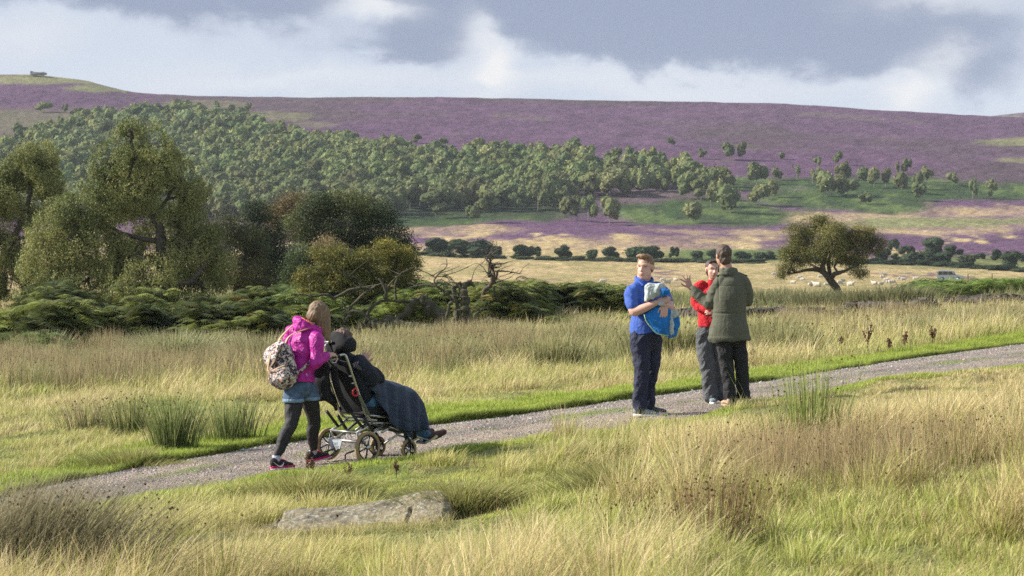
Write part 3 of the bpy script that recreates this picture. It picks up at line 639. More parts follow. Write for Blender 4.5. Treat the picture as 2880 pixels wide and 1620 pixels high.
def make_tree(name, base, trunk, blobs, nleaf, leaf, cols, label, cat='tree', limbs=14, tr=.18, droop=0., cluster=5, spread=.12, gaps=.4, gscale=1.3, group=None, barkm=None, twig=26, strand=0, shell=.55):
    """trunk: polylines of (point, radius); blobs: ellipsoids; all in world space"""
    root = empty(name, base); tag(root, label, cat, group); base = Vector(base)
    mb = MB()
    for pl in trunk: mb.tube([Vector(p)-base for p, r in pl], [r for p, r in pl], 8)
    ends = [Vector(pl[-1][0]) for pl in trunk]; mids = [Vector(p) for pl in trunk for p, r in pl[len(pl)//3:]]
    pool = ends+mids
    for i in range(limbs):
        b = random.choices(blobs, [bb[3]*bb[5] for bb in blobs])[0]
        tgt = Vector([b[k]+random.uniform(-.65, .65)*b[3+k] for k in range(3)])
        s = min(pool, key=lambda q: (q-tgt).length+random.uniform(0, .8)); pl = rpoly(s, tgt, 5, .06); r0 = tr*random.uniform(.22, .42)
        mb.tube([p-base for p in pl], [r0*(1-.8*k/5) for k in range(6)], 6); pool += pl[2:]
        for _ in range(max(1, twig//limbs)):
            q = random.choice(pl[2:]); e = q+Vector([random.gauss(0, .55)*b[3]*.6, random.gauss(0, .5)*b[3]*.5, random.gauss(.1, .4)*b[5]*.6]); p2 = rpoly(q, e, 3, .08)
            mb.tube([p-base for p in p2], [r0*.35, r0*.25, r0*.15, r0*.05], 4, False)
    mb.build('trunk', barkm or bark, root)
    P, Nn = crown_points(blobs, nleaf//cluster, shell, gaps, gscale)
    if strand:
        n = len(P); k = cluster; t = rng.random((n, k)); P = P[:, None]+np.stack([rng.normal(0, spread*.5, (n, k)), rng.normal(0, spread*.5, (n, k)), -t*strand], -1)
    else: P = P[:, None]+rng.normal(0, spread, (len(P), cluster, 3))
    Nn = np.repeat(Nn, cluster, 0); P = P.reshape(-1, 3); n = len(P)
    cn = vn3(P, (.55,)*3, 23); w = np.clip((cn-.38)/.24+rng.normal(0, .25, n), 0, 1)
    col = np.array(cols[0])[None]*(1-w[:, None])+np.array(cols[1])[None]*w[:, None]
    if len(cols) > 2: k = rng.random(n) < .12; col[k] = cols[2]
    col = col*(1+rng.uniform(-.3, .3, (n, 1)))
    V, Q, C = cards(P-np.array(base), Nn, leaf*(.7+.7*rng.random(n)), leaf*.6*(.6+.7*rng.random(n)), col, droop)
    link('crown', npmesh('crown', V, Q, None, C), foliage, root); return root
def PB(D, lst, dep=1.0):        # blobs from photo ellipses at distance D (+ offset in metres)
    o = []
    for b in lst:
        cx, cy, rx, ry = b[:4]; dd = b[4] if len(b) > 4 else 0; w = b[5] if len(b) > 5 else 1
        p = pt(cx, cy, D+dd); o.append((p.x, p.y, p.z, rx/F*D, (rx+ry)/2/F*D*dep, ry/F*D, w))
    return o
def PL(D, pts, dd=0):           # a limb: (px, py, radius m[, depth offset])
    return [(pt(p[0], p[1], D+dd+(p[3] if len(p) > 3 else 0)), p[2]) for p in pts]
BD = 104
make_tree('birch_tree', at(455, 862, 90, 125), [PL(BD, [(470, 880, .30), (462, 790, .26), (452, 700, .22), (450, 640, .19), (425, 600, .15), (385, 545, .12), (360, 505, .09), (375, 450, .06), (400, 400, .04)]), PL(BD, [(450, 640, .14), (435, 610, .1), (470, 560, .08), (500, 500, .05), (480, 430, .03)]), PL(BD, [(455, 680, .13), (400, 672, .1), (340, 655, .08), (280, 620, .05)]), PL(BD, [(462, 800, .16), (380, 800, .12), (300, 770, .09), (220, 700, .06)], 1), PL(BD, [(300, 880, .22), (300, 800, .2), (275, 720, .15), (240, 650, .1)], 2), PL(BD, [(462, 820, .12), (540, 790, .09), (580, 740, .06)], -1)],
    PB(BD, [(400, 400, 95, 65), (335, 460, 85, 65), (455, 470, 85, 70), (375, 520, 130, 70), (480, 560, 80, 75), (300, 570, 100, 70), (555, 610, 60, 60), (540, 700, 80, 80), (420, 650, 130, 90, 2), (250, 680, 120, 80), (150, 640, 90, 70), (130, 740, 90, 85), (240, 790, 140, 80), (400, 790, 130, 85, -1), (540, 800, 90, 60), (110, 830, 70, 45), (620, 740, 45, 60), (200, 845, 110, 35), (330, 850, 120, 35), (480, 850, 120, 35), (330, 720, 90, 60), (590, 850, 60, 30), (285, 500, 70, 60), (215, 590, 80, 60), (545, 540, 55, 50), (590, 650, 40, 70), (380, 355, 50, 30)]),
    215000, .082, [(.135, .17, .052), (.27, .285, .095), (.35, .31, .12)], 'tall drooping birch with olive brown leaves, the largest tree', limbs=44, tr=.3, droop=1.2, cluster=8, spread=.1, gaps=.40, gscale=1.5, twig=150, strand=.38)
make_tree('birch_tree', at(40, 858, 92, 130), [PL(112, [(-30, 880, .25), (-10, 760, .2), (30, 690, .15), (75, 590, .11), (90, 520, .08), (80, 450, .05)]), PL(112, [(-10, 780, .15), (-60, 650, .1), (-40, 560, .06)]), PL(112, [(-30, 690, .1), (30, 675, .08), (140, 655, .05)]), PL(112, [(-20, 600, .1), (25, 585, .08), (60, 575, .06)])],
    PB(112, [(95, 430, 70, 45), (60, 480, 80, 55), (120, 500, 60, 50), (20, 540, 80, 60), (-60, 560, 90, 80), (160, 560, 40, 35), (-50, 700, 90, 70), (20, 800, 70, 30), (30, 650, 80, 55), (50, 740, 70, 60), (-40, 800, 90, 60), (110, 620, 60, 50)]),
    100000, .082, [(.14, .17, .05), (.27, .285, .095), (.35, .31, .12)], 'open birch cut by the left edge of the photograph', limbs=22, tr=.25, droop=1.2, cluster=8, spread=.1, gaps=.42, gscale=1.5, twig=70, strand=.45)
make_tree('broadleaf_tree', at(668, 842, 95, 130), [PL(114, [(650, 862, .2), (672, 800, .16), (700, 740, .12), (680, 680, .08)]), PL(114, [(672, 800, .12), (630, 790, .09), (600, 730, .06)])],
    PB(114, [(640, 700, 70, 60), (600, 770, 60, 50), (690, 760, 70, 60), (700, 690, 60, 55), (640, 640, 40, 40), (730, 810, 60, 30)]),
    30000, .075, [(.075, .085, .03), (.14, .135, .045)], 'small dark rounded tree tucked beside the big birch', limbs=16, tr=.2, cluster=6, spread=.14, gaps=.3)
make_tree('pine_tree', at(745, 838, 105, 140), [PL(128, [(748, 860, .28), (745, 760, .22), (738, 680, .16), (725, 600, .08), (722, 570, .04)])],
    PB(128, [(722, 600, 45, 35), (735, 640, 60, 35), (700, 670, 45, 30), (770, 680, 60, 40), (740, 720, 80, 45), (790, 750, 65, 50), (760, 800, 85, 45), (700, 790, 50, 50), (800, 830, 60, 30)]),
    42000, .085, [(.03, .05, .022), (.07, .095, .04)], 'dark pointed conifer between the birch and the dense thicket', limbs=20, tr=.25, cluster=8, spread=.14, gaps=.22)
make_tree('oak_tree', at(985, 838, 105, 140), [PL(130, [(985, 860, .4), (980, 780, .32), (960, 720, .25), (990, 650, .15)]), PL(130, [(985, 800, .2), (1060, 740, .15), (1100, 700, .1)]), PL(130, [(980, 800, .2), (880, 740, .14), (850, 690, .1)])],
    PB(130, [(900, 585, 60, 40), (975, 575, 75, 35), (1050, 610, 70, 45), (860, 640, 70, 50), (960, 640, 90, 60), (1080, 670, 75, 55), (840, 720, 55, 60), (940, 720, 110, 70), (1060, 740, 95, 60), (1130, 720, 40, 45), (900, 800, 90, 50), (1020, 800, 110, 45), (1120, 780, 45, 40), (1160, 700, 18, 12)]),
    90000, .095, [(.045, .07, .025), (.13, .15, .05), (.16, .15, .06)], 'broad very dark green tree behind the yellowing hawthorn', limbs=30, tr=.35, cluster=8, spread=.17, gaps=.22)
make_tree('rowan_tree', at(800, 835, 110, 140), [PL(138, [(830, 850, .2), (810, 740, .15), (780, 640, .1)])], PB(138, [(790, 600, 55, 25), (830, 570, 45, 25), (800, 640, 60, 35), (770, 620, 35, 30)]),
    12000, .09, [(.16, .12, .055), (.23, .17, .08)], 'reddish brown tree top rising between the conifer and dark tree', limbs=8, tr=.15, cluster=6, spread=.2, gaps=.3)
for i, (px, top, w, lab) in enumerate([(865, 690, 60, 'blue green bush in front of the dark thicket, next to the conifer'), (925, 670, 45, 'reddish brown bush showing between dark tree and hawthorn')]):
    cl = [[(.07, .10, .04), (.14, .17, .07)], [(.2, .15, .07), (.26, .2, .09)]][i]
    make_tree('shrub', at(px, 850, 90, 122), [PL(112, [(px, 870, .1), (px-5, top+60, .07), (px+8, top+25, .03)])], PB(112, [(px, top+35, w, 40), (px-15, top+85, w, 50), (px+10, top+140, w*1.1, 45)]), 16000, .08, cl, lab, 'bush', limbs=10, tr=.1, cluster=6, spread=.14, gaps=.25)
# yellowing hawthorn with layered boughs
HD = 86
make_tree('hawthorn_tree', at(1035, 892, 74, 96), [PL(HD, [(1085, 905, .20), (1060, 860, .17), (1010, 830, .14), (960, 800, .12), (920, 770, .09), (870, 765, .06)]), PL(HD, [(1060, 860, .14), (1080, 800, .1), (1110, 745, .07), (1120, 715, .04)]), PL(HD, [(1010, 830, .12), (1000, 780, .09), (960, 720, .06)]), PL(HD, [(960, 830, .1), (900, 826, .08), (840, 835, .04)])],
    PB(HD, [(930, 712, 60, 16), (880, 770, 50, 14), (850, 790, 30, 12), (960, 745, 70, 24), (1010, 735, 70, 22), (1060, 720, 60, 20), (1115, 712, 45, 17), (1150, 740, 35, 20), (990, 775, 75, 26), (1075, 765, 70, 26), (1130, 785, 50, 26), (930, 800, 60, 20), (1020, 820, 70, 25), (1100, 820, 60, 25), (880, 822, 50, 12), (1085, 690, 30, 12)], 1.6),
    46000, .06, [(.12, .13, .03), (.32, .29, .05), (.38, .27, .06)], 'yellow green spreading hawthorn with layered boughs above twisted trunks', limbs=30, tr=.14, cluster=7, spread=.09, gaps=.30, gscale=2.2, twig=90)
# the lone leaning tree on the right
RD = 140
c4 = lambda x, y: (2180+x/5.574, 600+y/5.574)
def Q4(l, D=RD, dd=0): return [(pt(*c4(x, y), D+dd+z), r) for x, y, r, z in l]
base = at(2364, 842, 120, 150); RD = base.y
make_tree('hawthorn_tree', base, [Q4([(1010, 1365, .34, 0), (1000, 1280, .23, 0), (965, 1180, .22, 0), (900, 1090, .21, 0), (830, 1000, .19, 0), (760, 920, .16, 0), (745, 830, .15, 0), (760, 740, .12, 0), (830, 580, .09, -.3), (930, 400, .06, -.5)], RD), Q4([(760, 930, .16, 0), (690, 890, .14, .2), (600, 880, .12, .3), (480, 890, .09, .3), (330, 930, .06, .2), (200, 950, .04, 0)], RD), Q4([(850, 1010, .16, 0), (850, 900, .12, .4), (835, 790, .1, .6), (860, 650, .07, .8)], RD), Q4([(870, 1020, .16, 0), (930, 950, .14, -.3), (1010, 930, .12, -.5), (1100, 900, .08, -.6), (1250, 830, .05, -.6)], RD), Q4([(700, 870, .08, 0), (620, 835, .07, .4), (560, 800, .05, .6), (440, 720, .03, .6)], RD), Q4([(990, 940, .08, -.4), (930, 850, .05, -.4)], RD)],
    PB(RD, [(c4(*a)[0], c4(*a)[1], rx/5.574, ry/5.574, dd) for a, rx, ry, dd in [((350, 300), 250, 170, 0), ((620, 200), 260, 150, .5), ((900, 260), 260, 150, -.5), ((1150, 300), 230, 150, .5), ((1450, 330), 210, 140, 0), ((1600, 480), 150, 150, 0), ((250, 520), 170, 170, 0), ((520, 470), 260, 200, .8), ((830, 500), 280, 220, -.8), ((1150, 540), 260, 170, .6), ((1420, 560), 180, 120, 0), ((330, 720), 210, 120, -.5), ((620, 700), 230, 110, .6), ((980, 700), 230, 110, 0), ((1250, 740), 190, 130, 0), ((200, 640), 150, 130, 0), ((450, 600), 200, 120, -.6), ((170, 880), 150, 90, 0), ((110, 960), 90, 60, 0), ((400, 830), 150, 70, 0), ((1250, 880), 130, 90, -.5), ((1400, 930), 70, 70, -.5), ((1310, 980), 50, 50, -.5), ((430, 960), 50, 50, 0), ((700, 90), 200, 60, 0)]], .9),
    54000, .075, [(.17, .18, .055), (.30, .285, .09), (.32, .22, .12)], 'lone round-crowned tree leaning on a twisted dark trunk', limbs=44, tr=.3, cluster=7, spread=.11, gaps=.36, gscale=1.9, twig=150, shell=.4)
# ------------------------------------------------------------------ dead wood
c5 = lambda x, y: (1180+x/5.173, 680+y/5.173)
def dead(name, D, base, limbs_, label, m=None, wob=.012, n=7, twigs=45):
    root = base; mb = MB()
    for pl in limbs_:
        P = [Vector(pt(*p[0], D+p[2]))-Vector(root) for p in pl]; R = [p[1] for p in pl]; PP = []; RR = []
        for i in range(len(P)-1):
            for k in range(4):
                t = k/4; a = P[max(i-1, 0)]; b = P[i]; c = P[i+1]; d = P[min(i+2, len(P)-1)]
                q = .5*((2*b)+(c-a)*t+(2*a-5*b+4*c-d)*t*t+(d-a+3*b-3*c)*t**3); PP.append(q+Vector([random.gauss(0, R[i]*.22) for _ in range(3)])); r = R[i]*(1-t)+R[i+1]*t; RR.append(r*random.uniform(.82, 1.2))
        PP.append(P[-1]); RR.append(R[-1]); mb.tube(PP, RR, n)
    vs = [Vector(v) for v in mb.v]
    for _ in range(twigs):
        q = random.choice(vs)
        if q.z < .35: continue
        d = Vector((random.gauss(0, 1), random.gauss(0, .7), random.gauss(.35, .6))).normalized(); L0 = random.uniform(.25, .9); p1 = q+d*L0*.5+Vector([random.gauss(0, .06) for _ in range(3)]); p2 = p1+(d+Vector([random.gauss(0, .5) for _ in range(3)])).normalized()*L0*.5
        mb.tube([q, p1, p2], [.016, .011, .005], 4, False)
    o = mb.build(name, m or deadwood); o.location = root; tag(o, label, 'dead tree'); return o
def S5(l): return [(c5(x, y), r, z) for x, y, r, z in l]
mossy = mat('mossy dead wood', (.075, .07, .042), .95, var=.55, scale=3.5, bump=.9, bscale=18)
DD0 = 78.0
dead('dead_tree', DD0, at(*c5(620, 1330), 60, 90), [S5(l) for l in [
    [(560, 1400, .09, 0), (590, 1230, .10, 0), (640, 1060, .11, 0), (650, 930, .12, 0), (640, 780, .15, 0), (630, 660, .11, 0), (690, 600, .08, 0), (750, 600, .07, 0), (795, 655, .03, 0)],
    [(690, 1330, .10, .2), (690, 1100, .13, .2), (670, 950, .14, .2), (660, 800, .13, .1), (620, 700, .1, 0), (600, 600, .08, 0), (560, 640, .06, 0), (490, 660, .05, 0), (500, 720, .06, 0), (510, 830, .08, 0), (560, 930, .07, 0), (600, 1050, .06, 0)],
    [(520, 1280, .16, .3), (540, 1150, .13, .3), (560, 980, .09, .3), (540, 860, .07, .3), (500, 780, .06, .2), (440, 720, .05, .1), (330, 780, .03, 0)],
    [(500, 870, .06, 0), (440, 900, .055, 0), (420, 1000, .05, 0), (380, 1100, .035, 0)],
    [(480, 840, .06, .1), (400, 770, .05, .1), (300, 680, .045, .1), (220, 620, .035, .1), (225, 540, .025, .1), (300, 450, .02, 0), (360, 400, .016, 0), (400, 330, .014, 0), (385, 240, .008, 0)],
    [(230, 650, .03, .1), (150, 640, .03, .1), (70, 630, .025, .1), (-60, 640, .02, .2), (-180, 680, .012, .3)], [(260, 510, .016, 0), (380, 505, .012, 0), (440, 580, .008, 0)], [(230, 520, .016, 0), (120, 460, .014, 0), (30, 420, .01, 0)],
    [(640, 1130, .07, 0), (720, 1180, .06, 0), (770, 1230, .05, 0), (840, 1150, .05, -.2), (920, 1170, .05, -.3), (1000, 1120, .04, -.4), (1010, 1090, .03, -.4)],
    [(830, 1160, .06, -.2), (800, 1080, .05, -.2), (850, 1030, .05, -.2), (920, 980, .04, -.2), (990, 965, .02, -.2)], [(900, 1170, .06, -.3), (960, 1260, .05, -.3), (980, 1400, .05, -.3)], [(930, 1180, .05, -.3), (1000, 1270, .04, -.3), (1060, 1370, .03, -.3)], [(770, 1220, .06, -.1), (780, 1330, .05, -.1), (790, 1400, .05, -.1)],
    [(1000, 1100, .04, -.4), (1100, 1130, .04, -.5), (1200, 1170, .035, -.6), (1300, 1230, .02, -.7)]]], 'gnarled dead tree with hooked top standing among the bracken', mossy)
dead('dead_tree', DD0+2, at(*c5(1010, 1200), 60, 90), [S5(l) for l in [
    [(960, 1180, .06, 0), (930, 950, .06, 0), (930, 780, .07, 0), (960, 690, .07, 0), (1040, 620, .08, 0), (1050, 520, .07, 0), (1020, 400, .05, 0), (1010, 310, .04, 0), (980, 240, .03, 0), (1030, 160, .02, 0), (1060, 90, .015, 0), (1065, 0, .008, 0)],
    [(1060, 620, .06, 0), (1090, 500, .05, .1), (1060, 400, .05, .1), (1040, 330, .04, 0), (1030, 250, .03, 0), (1045, 190, .015, 0)], [(1060, 380, .04, 0), (1100, 335, .03, 0), (1200, 320, .025, -.1), (1280, 300, .012, -.1)], [(1070, 385, .03, 0), (1170, 370, .015, 0)],
    [(1070, 600, .05, 0), (1120, 500, .04, 0), (1130, 430, .03, 0)], [(1100, 425, .03, -.1), (1180, 425, .035, -.2), (1250, 430, .03, -.3), (1360, 445, .02, -.3), (1480, 465, .01, -.3)], [(1010, 520, .04, 0), (1000, 380, .02, 0)],
    [(1080, 640, .04, 0), (1100, 760, .035, 0), (1120, 900, .03, 0), (1200, 890, .015, 0), (1290, 880, .01, 0)], [(1000, 500, .02, .2), (960, 420, .016, .2), (900, 350, .012, .2), (810, 315, .01, .2), (700, 370, .006, .2)], [(930, 820, .05, 0), (1000, 900, .05, 0), (1090, 980, .04, 0), (1200, 1020, .02, 0)]]], 'bare dead tree reaching highest, with thin forked antler-like top', deadwood)
c6 = lambda x, y: (600+x/2.899, 500+y/2.899)
def S6(l): return [(c6(x, y), r, z) for x, y, r, z in l]
dead('fallen_tree', 80, at(*c6(1500, 1290), 60, 95), [S6(l) for l in [
    [(2000, 1290, .22, 0), (1950, 1230, .26, 0), (1850, 1130, .24, 0), (1760, 1030, .20, 0), (1700, 1000, .18, 0), (1620, 1040, .13, 0), (1560, 1120, .1, 0), (1480, 1160, .1, 0)],
    [(1960, 1240, .12, -.2), (1840, 1230, .12, -.3), (1700, 1215, .10, -.3), (1560, 1200, .10, -.2), (1440, 1150, .12, 0), (1380, 1190, .15, 0), (1300, 1200, .15, 0), (1240, 1190, .13, .1), (1180, 1250, .1, .1), (1230, 1300, .07, .1)],
    [(1400, 1170, .13, 0), (1380, 1250, .12, -.1), (1360, 1340, .12, -.1)], [(1480, 1160, .12, 0), (1430, 1250, .11, -.2), (1400, 1330, .1, -.2)], [(1300, 1200, .1, 0), (1220, 1110, .06, 0), (1100, 1090, .05, .1), (1060, 1160, .04, .1)], [(1230, 1190, .06, 0), (1290, 1060, .05, 0), (1400, 1000, .05, 0), (1560, 1010, .05, .1), (1640, 980, .03, .1)],
    [(1100, 1080, .05, .1), (1190, 980, .04, 0), (1270, 920, .03, 0), (1340, 870, .03, 0), (1420, 880, .02, 0)], [(1410, 1000, .05, 0), (1400, 900, .05, -.1), (1350, 820, .03, -.1)], [(1490, 1000, .04, .1), (1480, 880, .04, .1), (1530, 780, .03, .1), (1600, 750, .012, .1)], [(1410, 990, .04, 0), (1430, 880, .03, 0), (1520, 790, .02, 0)],
    [(1200, 900, .03, 0), (1180, 830, .03, 0), (1080, 790, .02, 0), (1060, 740, .012, 0)], [(980, 990, .05, .2), (920, 950, .05, .2), (830, 965, .04, .2), (680, 950, .015, .2)], [(980, 990, .05, .2), (1080, 930, .05, .2), (1180, 900, .04, .1), (1280, 900, .03, .1)], [(1180, 1250, .08, .1), (1060, 1240, .05, .2), (960, 1220, .04, .2)], [(1070, 1180, .05, .1), (1100, 1100, .05, .1), (1040, 1000, .03, .1)]]],
    'fallen twisted trunk and bare boughs sprawling under the yellow hawthorn', mossy)
# ------------------------------------------------------------------ bracken
def bracken(name, pts, label, L_=.72, cols=((.075, .095, .022), (.23, .26, .06)), hmap=None):
    """pts: arrays x, y, z of crown points from which fronds arch"""
    x, y, z, hh = pts; n = len(x); np_ = 9
    a = rng.uniform(0, 6.28, n); ln = L_*(.6+.6*rng.random(n)); rise = rng.uniform(.1, .75, n)
    t = np.linspace(.12, 1, np_)[None, :]
    r = ln[:, None]*t*(.9-.1*t); zz = ln[:, None]*(rise[:, None]*t-.62*t*t)
    cx = x[:, None]+np.cos(a)[:, None]*r; cy = y[:, None]+np.sin(a)[:, None]*r; cz = (z)[:, None]+zz
    wd = ln[:, None]*.42*np.sin(np.pi*np.clip(t*.86+.14, 0, 1))**.8
    V = []; k = 0
    sx = -np.sin(a)[:, None]; sy = np.cos(a)[:, None]; st = ln[:, None]/np_*.42
    for sgn in (-1, 1):
        dx = np.cos(a)[:, None]*st; dy = np.sin(a)[:, None]*st
        p0 = np.stack([cx-dx, cy-dy, cz], -1); p1 = np.stack([cx+dx, cy+dy, cz+.01], -1)
        p2 = np.stack([cx+sgn*sx*wd+dx*1.6, cy+sgn*sy*wd+dy*1.6, cz-.16*wd-.02+rng.normal(0, .02, cx.shape)], -1); V.append(np.stack([p0, p1, p2], 2))
    V = np.concatenate(V, 1).reshape(-1, 3); T = np.arange(len(V)).reshape(-1, 3)
    c = fbm(x*.45, y*.4, 131, 3); w = np.clip((c-.42)/.16+rng.normal(0, .22, n), 0, 1)[:, None]
    col = np.array(cols[0])*(1-w)+np.array(cols[1])*w; k = rng.random(n) < .02; col[k] = (.26, .20, .06); col *= 1+rng.uniform(-.25, .25, (n, 1))
    o = link(name, npmesh(name, V, None, T, np.repeat(col, np_*6, 0)), foliage); tag(o, label, kind='stuff'); return o
def bank(px0, px1, D0, D1, n, h0, sc, seed, prof=None, domes=()):
    D = rng.uniform(D0, D1, n*3); px = rng.uniform(px0, px1, n*3); x = (px-CX)/F*D; y = D
    m = fbm(x*sc, y*sc*.7, seed, 3); m2 = fbm(x*sc*3, y*sc*3, seed+3, 2)
    h = h0*np.clip((m-.37)/.24, 0, 1.1)*(.8+.4*m2)
    if prof is not None: h = h*prof(px, D)
    for (bx_, bD, br, bh) in domes: h = np.maximum(h, bh*np.sqrt(np.clip(1-((x-(bx_-CX)/F*bD)**2+((y-bD)*.8)**2)/br**2, 0, 1)))
    ok = h > .18; x = x[ok][:n]; y = y[ok][:n]; h = h[ok][:n]
    f = np.where(rng.random(len(x)) < .75, 1.06-.42*rng.random(len(x)), rng.random(len(x)))
    return x, y, zg(x, y)+h*f-.1, h
pf = lambda px, D: sstep(830, 700, px+60*(D-75)/10)*sstep(66, 70, D+4*(px > 400))
bracken('bracken', bank(-200, 1000, 66, 92, 26000, 1.3, .36, 141, lambda px, D: sstep(66, 71, D+3*(px < 250)-1*(px > 500))*sstep(1000, 780, px)*(.35+.65*sstep(.40, .52, fbm(px*.006, D*.2, 145, 3))), ((240, 72, 1.5, 1.35), (430, 75, 1.1, 1.2), (705, 73, 1.3, 1.4), (570, 71, .9, .95), (40, 72, 1.2, 1.1), (860, 76, 1., 1.2))), 'dense dark green bracken bank below the birches')
bracken('bracken', bank(780, 1300, 82, 98, 4500, 1.2, .3, 151), 'lighter green bracken behind the fallen trunk', cols=((.08, .12, .03), (.22, .27, .06)))
bracken('bracken', bank(1270, 1810, 79, 92, 9000, 1.1, .5, 161, lambda px, D: sstep(1820, 1740, px)*sstep(1270, 1330, px)), 'deep green bracken bank beside the dead trees')
bracken('bracken', bank(2480, 2960, 118, 158, 8500, 1.0, .3, 171, lambda px, D: sstep(2500, 2640, px+(D-118)*1.5)), 'fresh green bracken patch at the right beyond the wall', cols=((.09, .15, .035), (.22, .30, .07)))
bracken('bracken', bank(-200, 160, 58, 66, 1600, 1.0, .4, 181), 'low bracken fronds at the far left edge', cols=((.10, .16, .03), (.22, .30, .06)))
# ------------------------------------------------------------------ the hillside wood: shared crown meshes, each tree an object
def lump_mesh(name, seed, aspect, ncard, size, c0, c1, core=True):
    r = np.random.default_rng(seed); nb = r.integers(5, 9)
    cen = r.normal(size=(nb, 3))*np.array((.30, .30, .30)); rad = r.uniform(.34, .56, nb)
    V = []; Q = []; T = []; C = []; n = 0
    if core:
        mb = MB()
        for c, q in zip(cen, rad): mb.ball(c, q*.86, n=9, m=6)
        v = np.array(mb.v); f = mb.f; c = np.tile(np.array(c0)*.9, (len(v), 1)); v = v+.05*r.normal(size=v.shape)
        V.append(v); C.append(c); Q.append(np.array([q for q in f if len(q) == 4])); T.append(np.array([q for q in f if len(q) == 3])); n = len(v)
    i = r.integers(0, nb, ncard); d = r.normal(size=(ncard, 3)); d /= np.linalg.norm(d, axis=1)[:, None]
    P = cen[i]+d*(rad[i]*r.uniform(.82, 1.12, ncard))[:, None]
    dd = d+.8*r.normal(size=d.shape); dd /= np.linalg.norm(dd, axis=1)[:, None]; s = np.cross(dd, r.normal(size=d.shape)); s /= np.linalg.norm(s, axis=1)[:, None]; e = np.cross(dd, s)
    z = size*r.uniform(.5, 1.2, ncard)[:, None]
    v = np.stack([P-s*z, P+e*z*.8, P+s*z, P-e*z*.8], 1).reshape(-1, 3); V.append(v); Q.append(np.arange(ncard*4).reshape(-1, 4)+n)
    w = np.clip(.5+.5*r.normal(size=(ncard, 1)), 0, 1); c = np.array(c0)*(1-w)+np.array(c1)*w; C.append(np.repeat(c, 4, 0))
    V = np.concatenate(V); lo, hi = V[:, 2].min(), V[:, 2].max(); V[:, 2] = (V[:, 2]-lo)/(hi-lo); V[:, :2] *= 1/(2*np.quantile(np.abs(V[:, :2]), .93))
    return V, np.concatenate(Q), (np.concatenate(T) if T else None), np.concatenate(C)
WC = ((.13, .15, .06), (.335, .33, .145))
crowns = [lump_mesh('c', 300+i, 1, 430, .068, *WC) for i in range(10)]
crown_me = [npmesh('crown', v, q, t, c) for v, q, t, c in crowns]
for me in crown_me: me.materials.append(farleaf)
birchbark = mat('pale bark', (.30, .28, .25), .9, var=.4, scale=2)
tb = MB(); tb.tube([(0, 0, -.6), (.03, 0, .35), (-.03, .02, .8), (.02, 0, 1.0)], [.03, .024, .018, .008], 6); tb.tube([(0, 0, .35), (.12, .03, .75)], [.014, .004], 5); tb.tube([(0, 0, .4), (-.12, -.02, .8)], [.013, .004], 5)
trunk_me = tb.mesh('trunk'); trunk_me.materials.append(birchbark)
ntree = [0]
def far_tree(x, y, h, w, label, group=None, name='birch_tree', base=.14):
    z = float(zg(x, y)); root = empty(name, (x, y, z), random.uniform(0, 6.28)); tag(root, label, 'tree', group)
    t = bpy.data.objects.new('trunk', trunk_me); COL.objects.link(t); t.parent = root; t.scale = (h*.55, h*.55, h*.8)
    c = bpy.data.objects.new('crown', random.choice(crown_me)); COL.objects.link(c); c.parent = root
    c.location = (0, 0, h*base-.2); c.scale = (w, w, h*(1-base)+.2); c.rotation_euler = (0, 0, random.uniform(0, 6.28)); ntree[0] += 1
    return root
f6 = lambda x, y: (1440+x*.559, 240+y*.559)
f5 = lambda x, y: (x*.559, 180+y*.559)
solo = []
def place(px, top, basey, w, label, group=None, **k):
    p = at(px, basey, 600, 1450); h = (basey-top)/F*p.y; far_tree(p.x, p.y, h, w*.88/F*p.y, label, group, **k); solo.append((p.x, p.y, w/F*p.y*.5))
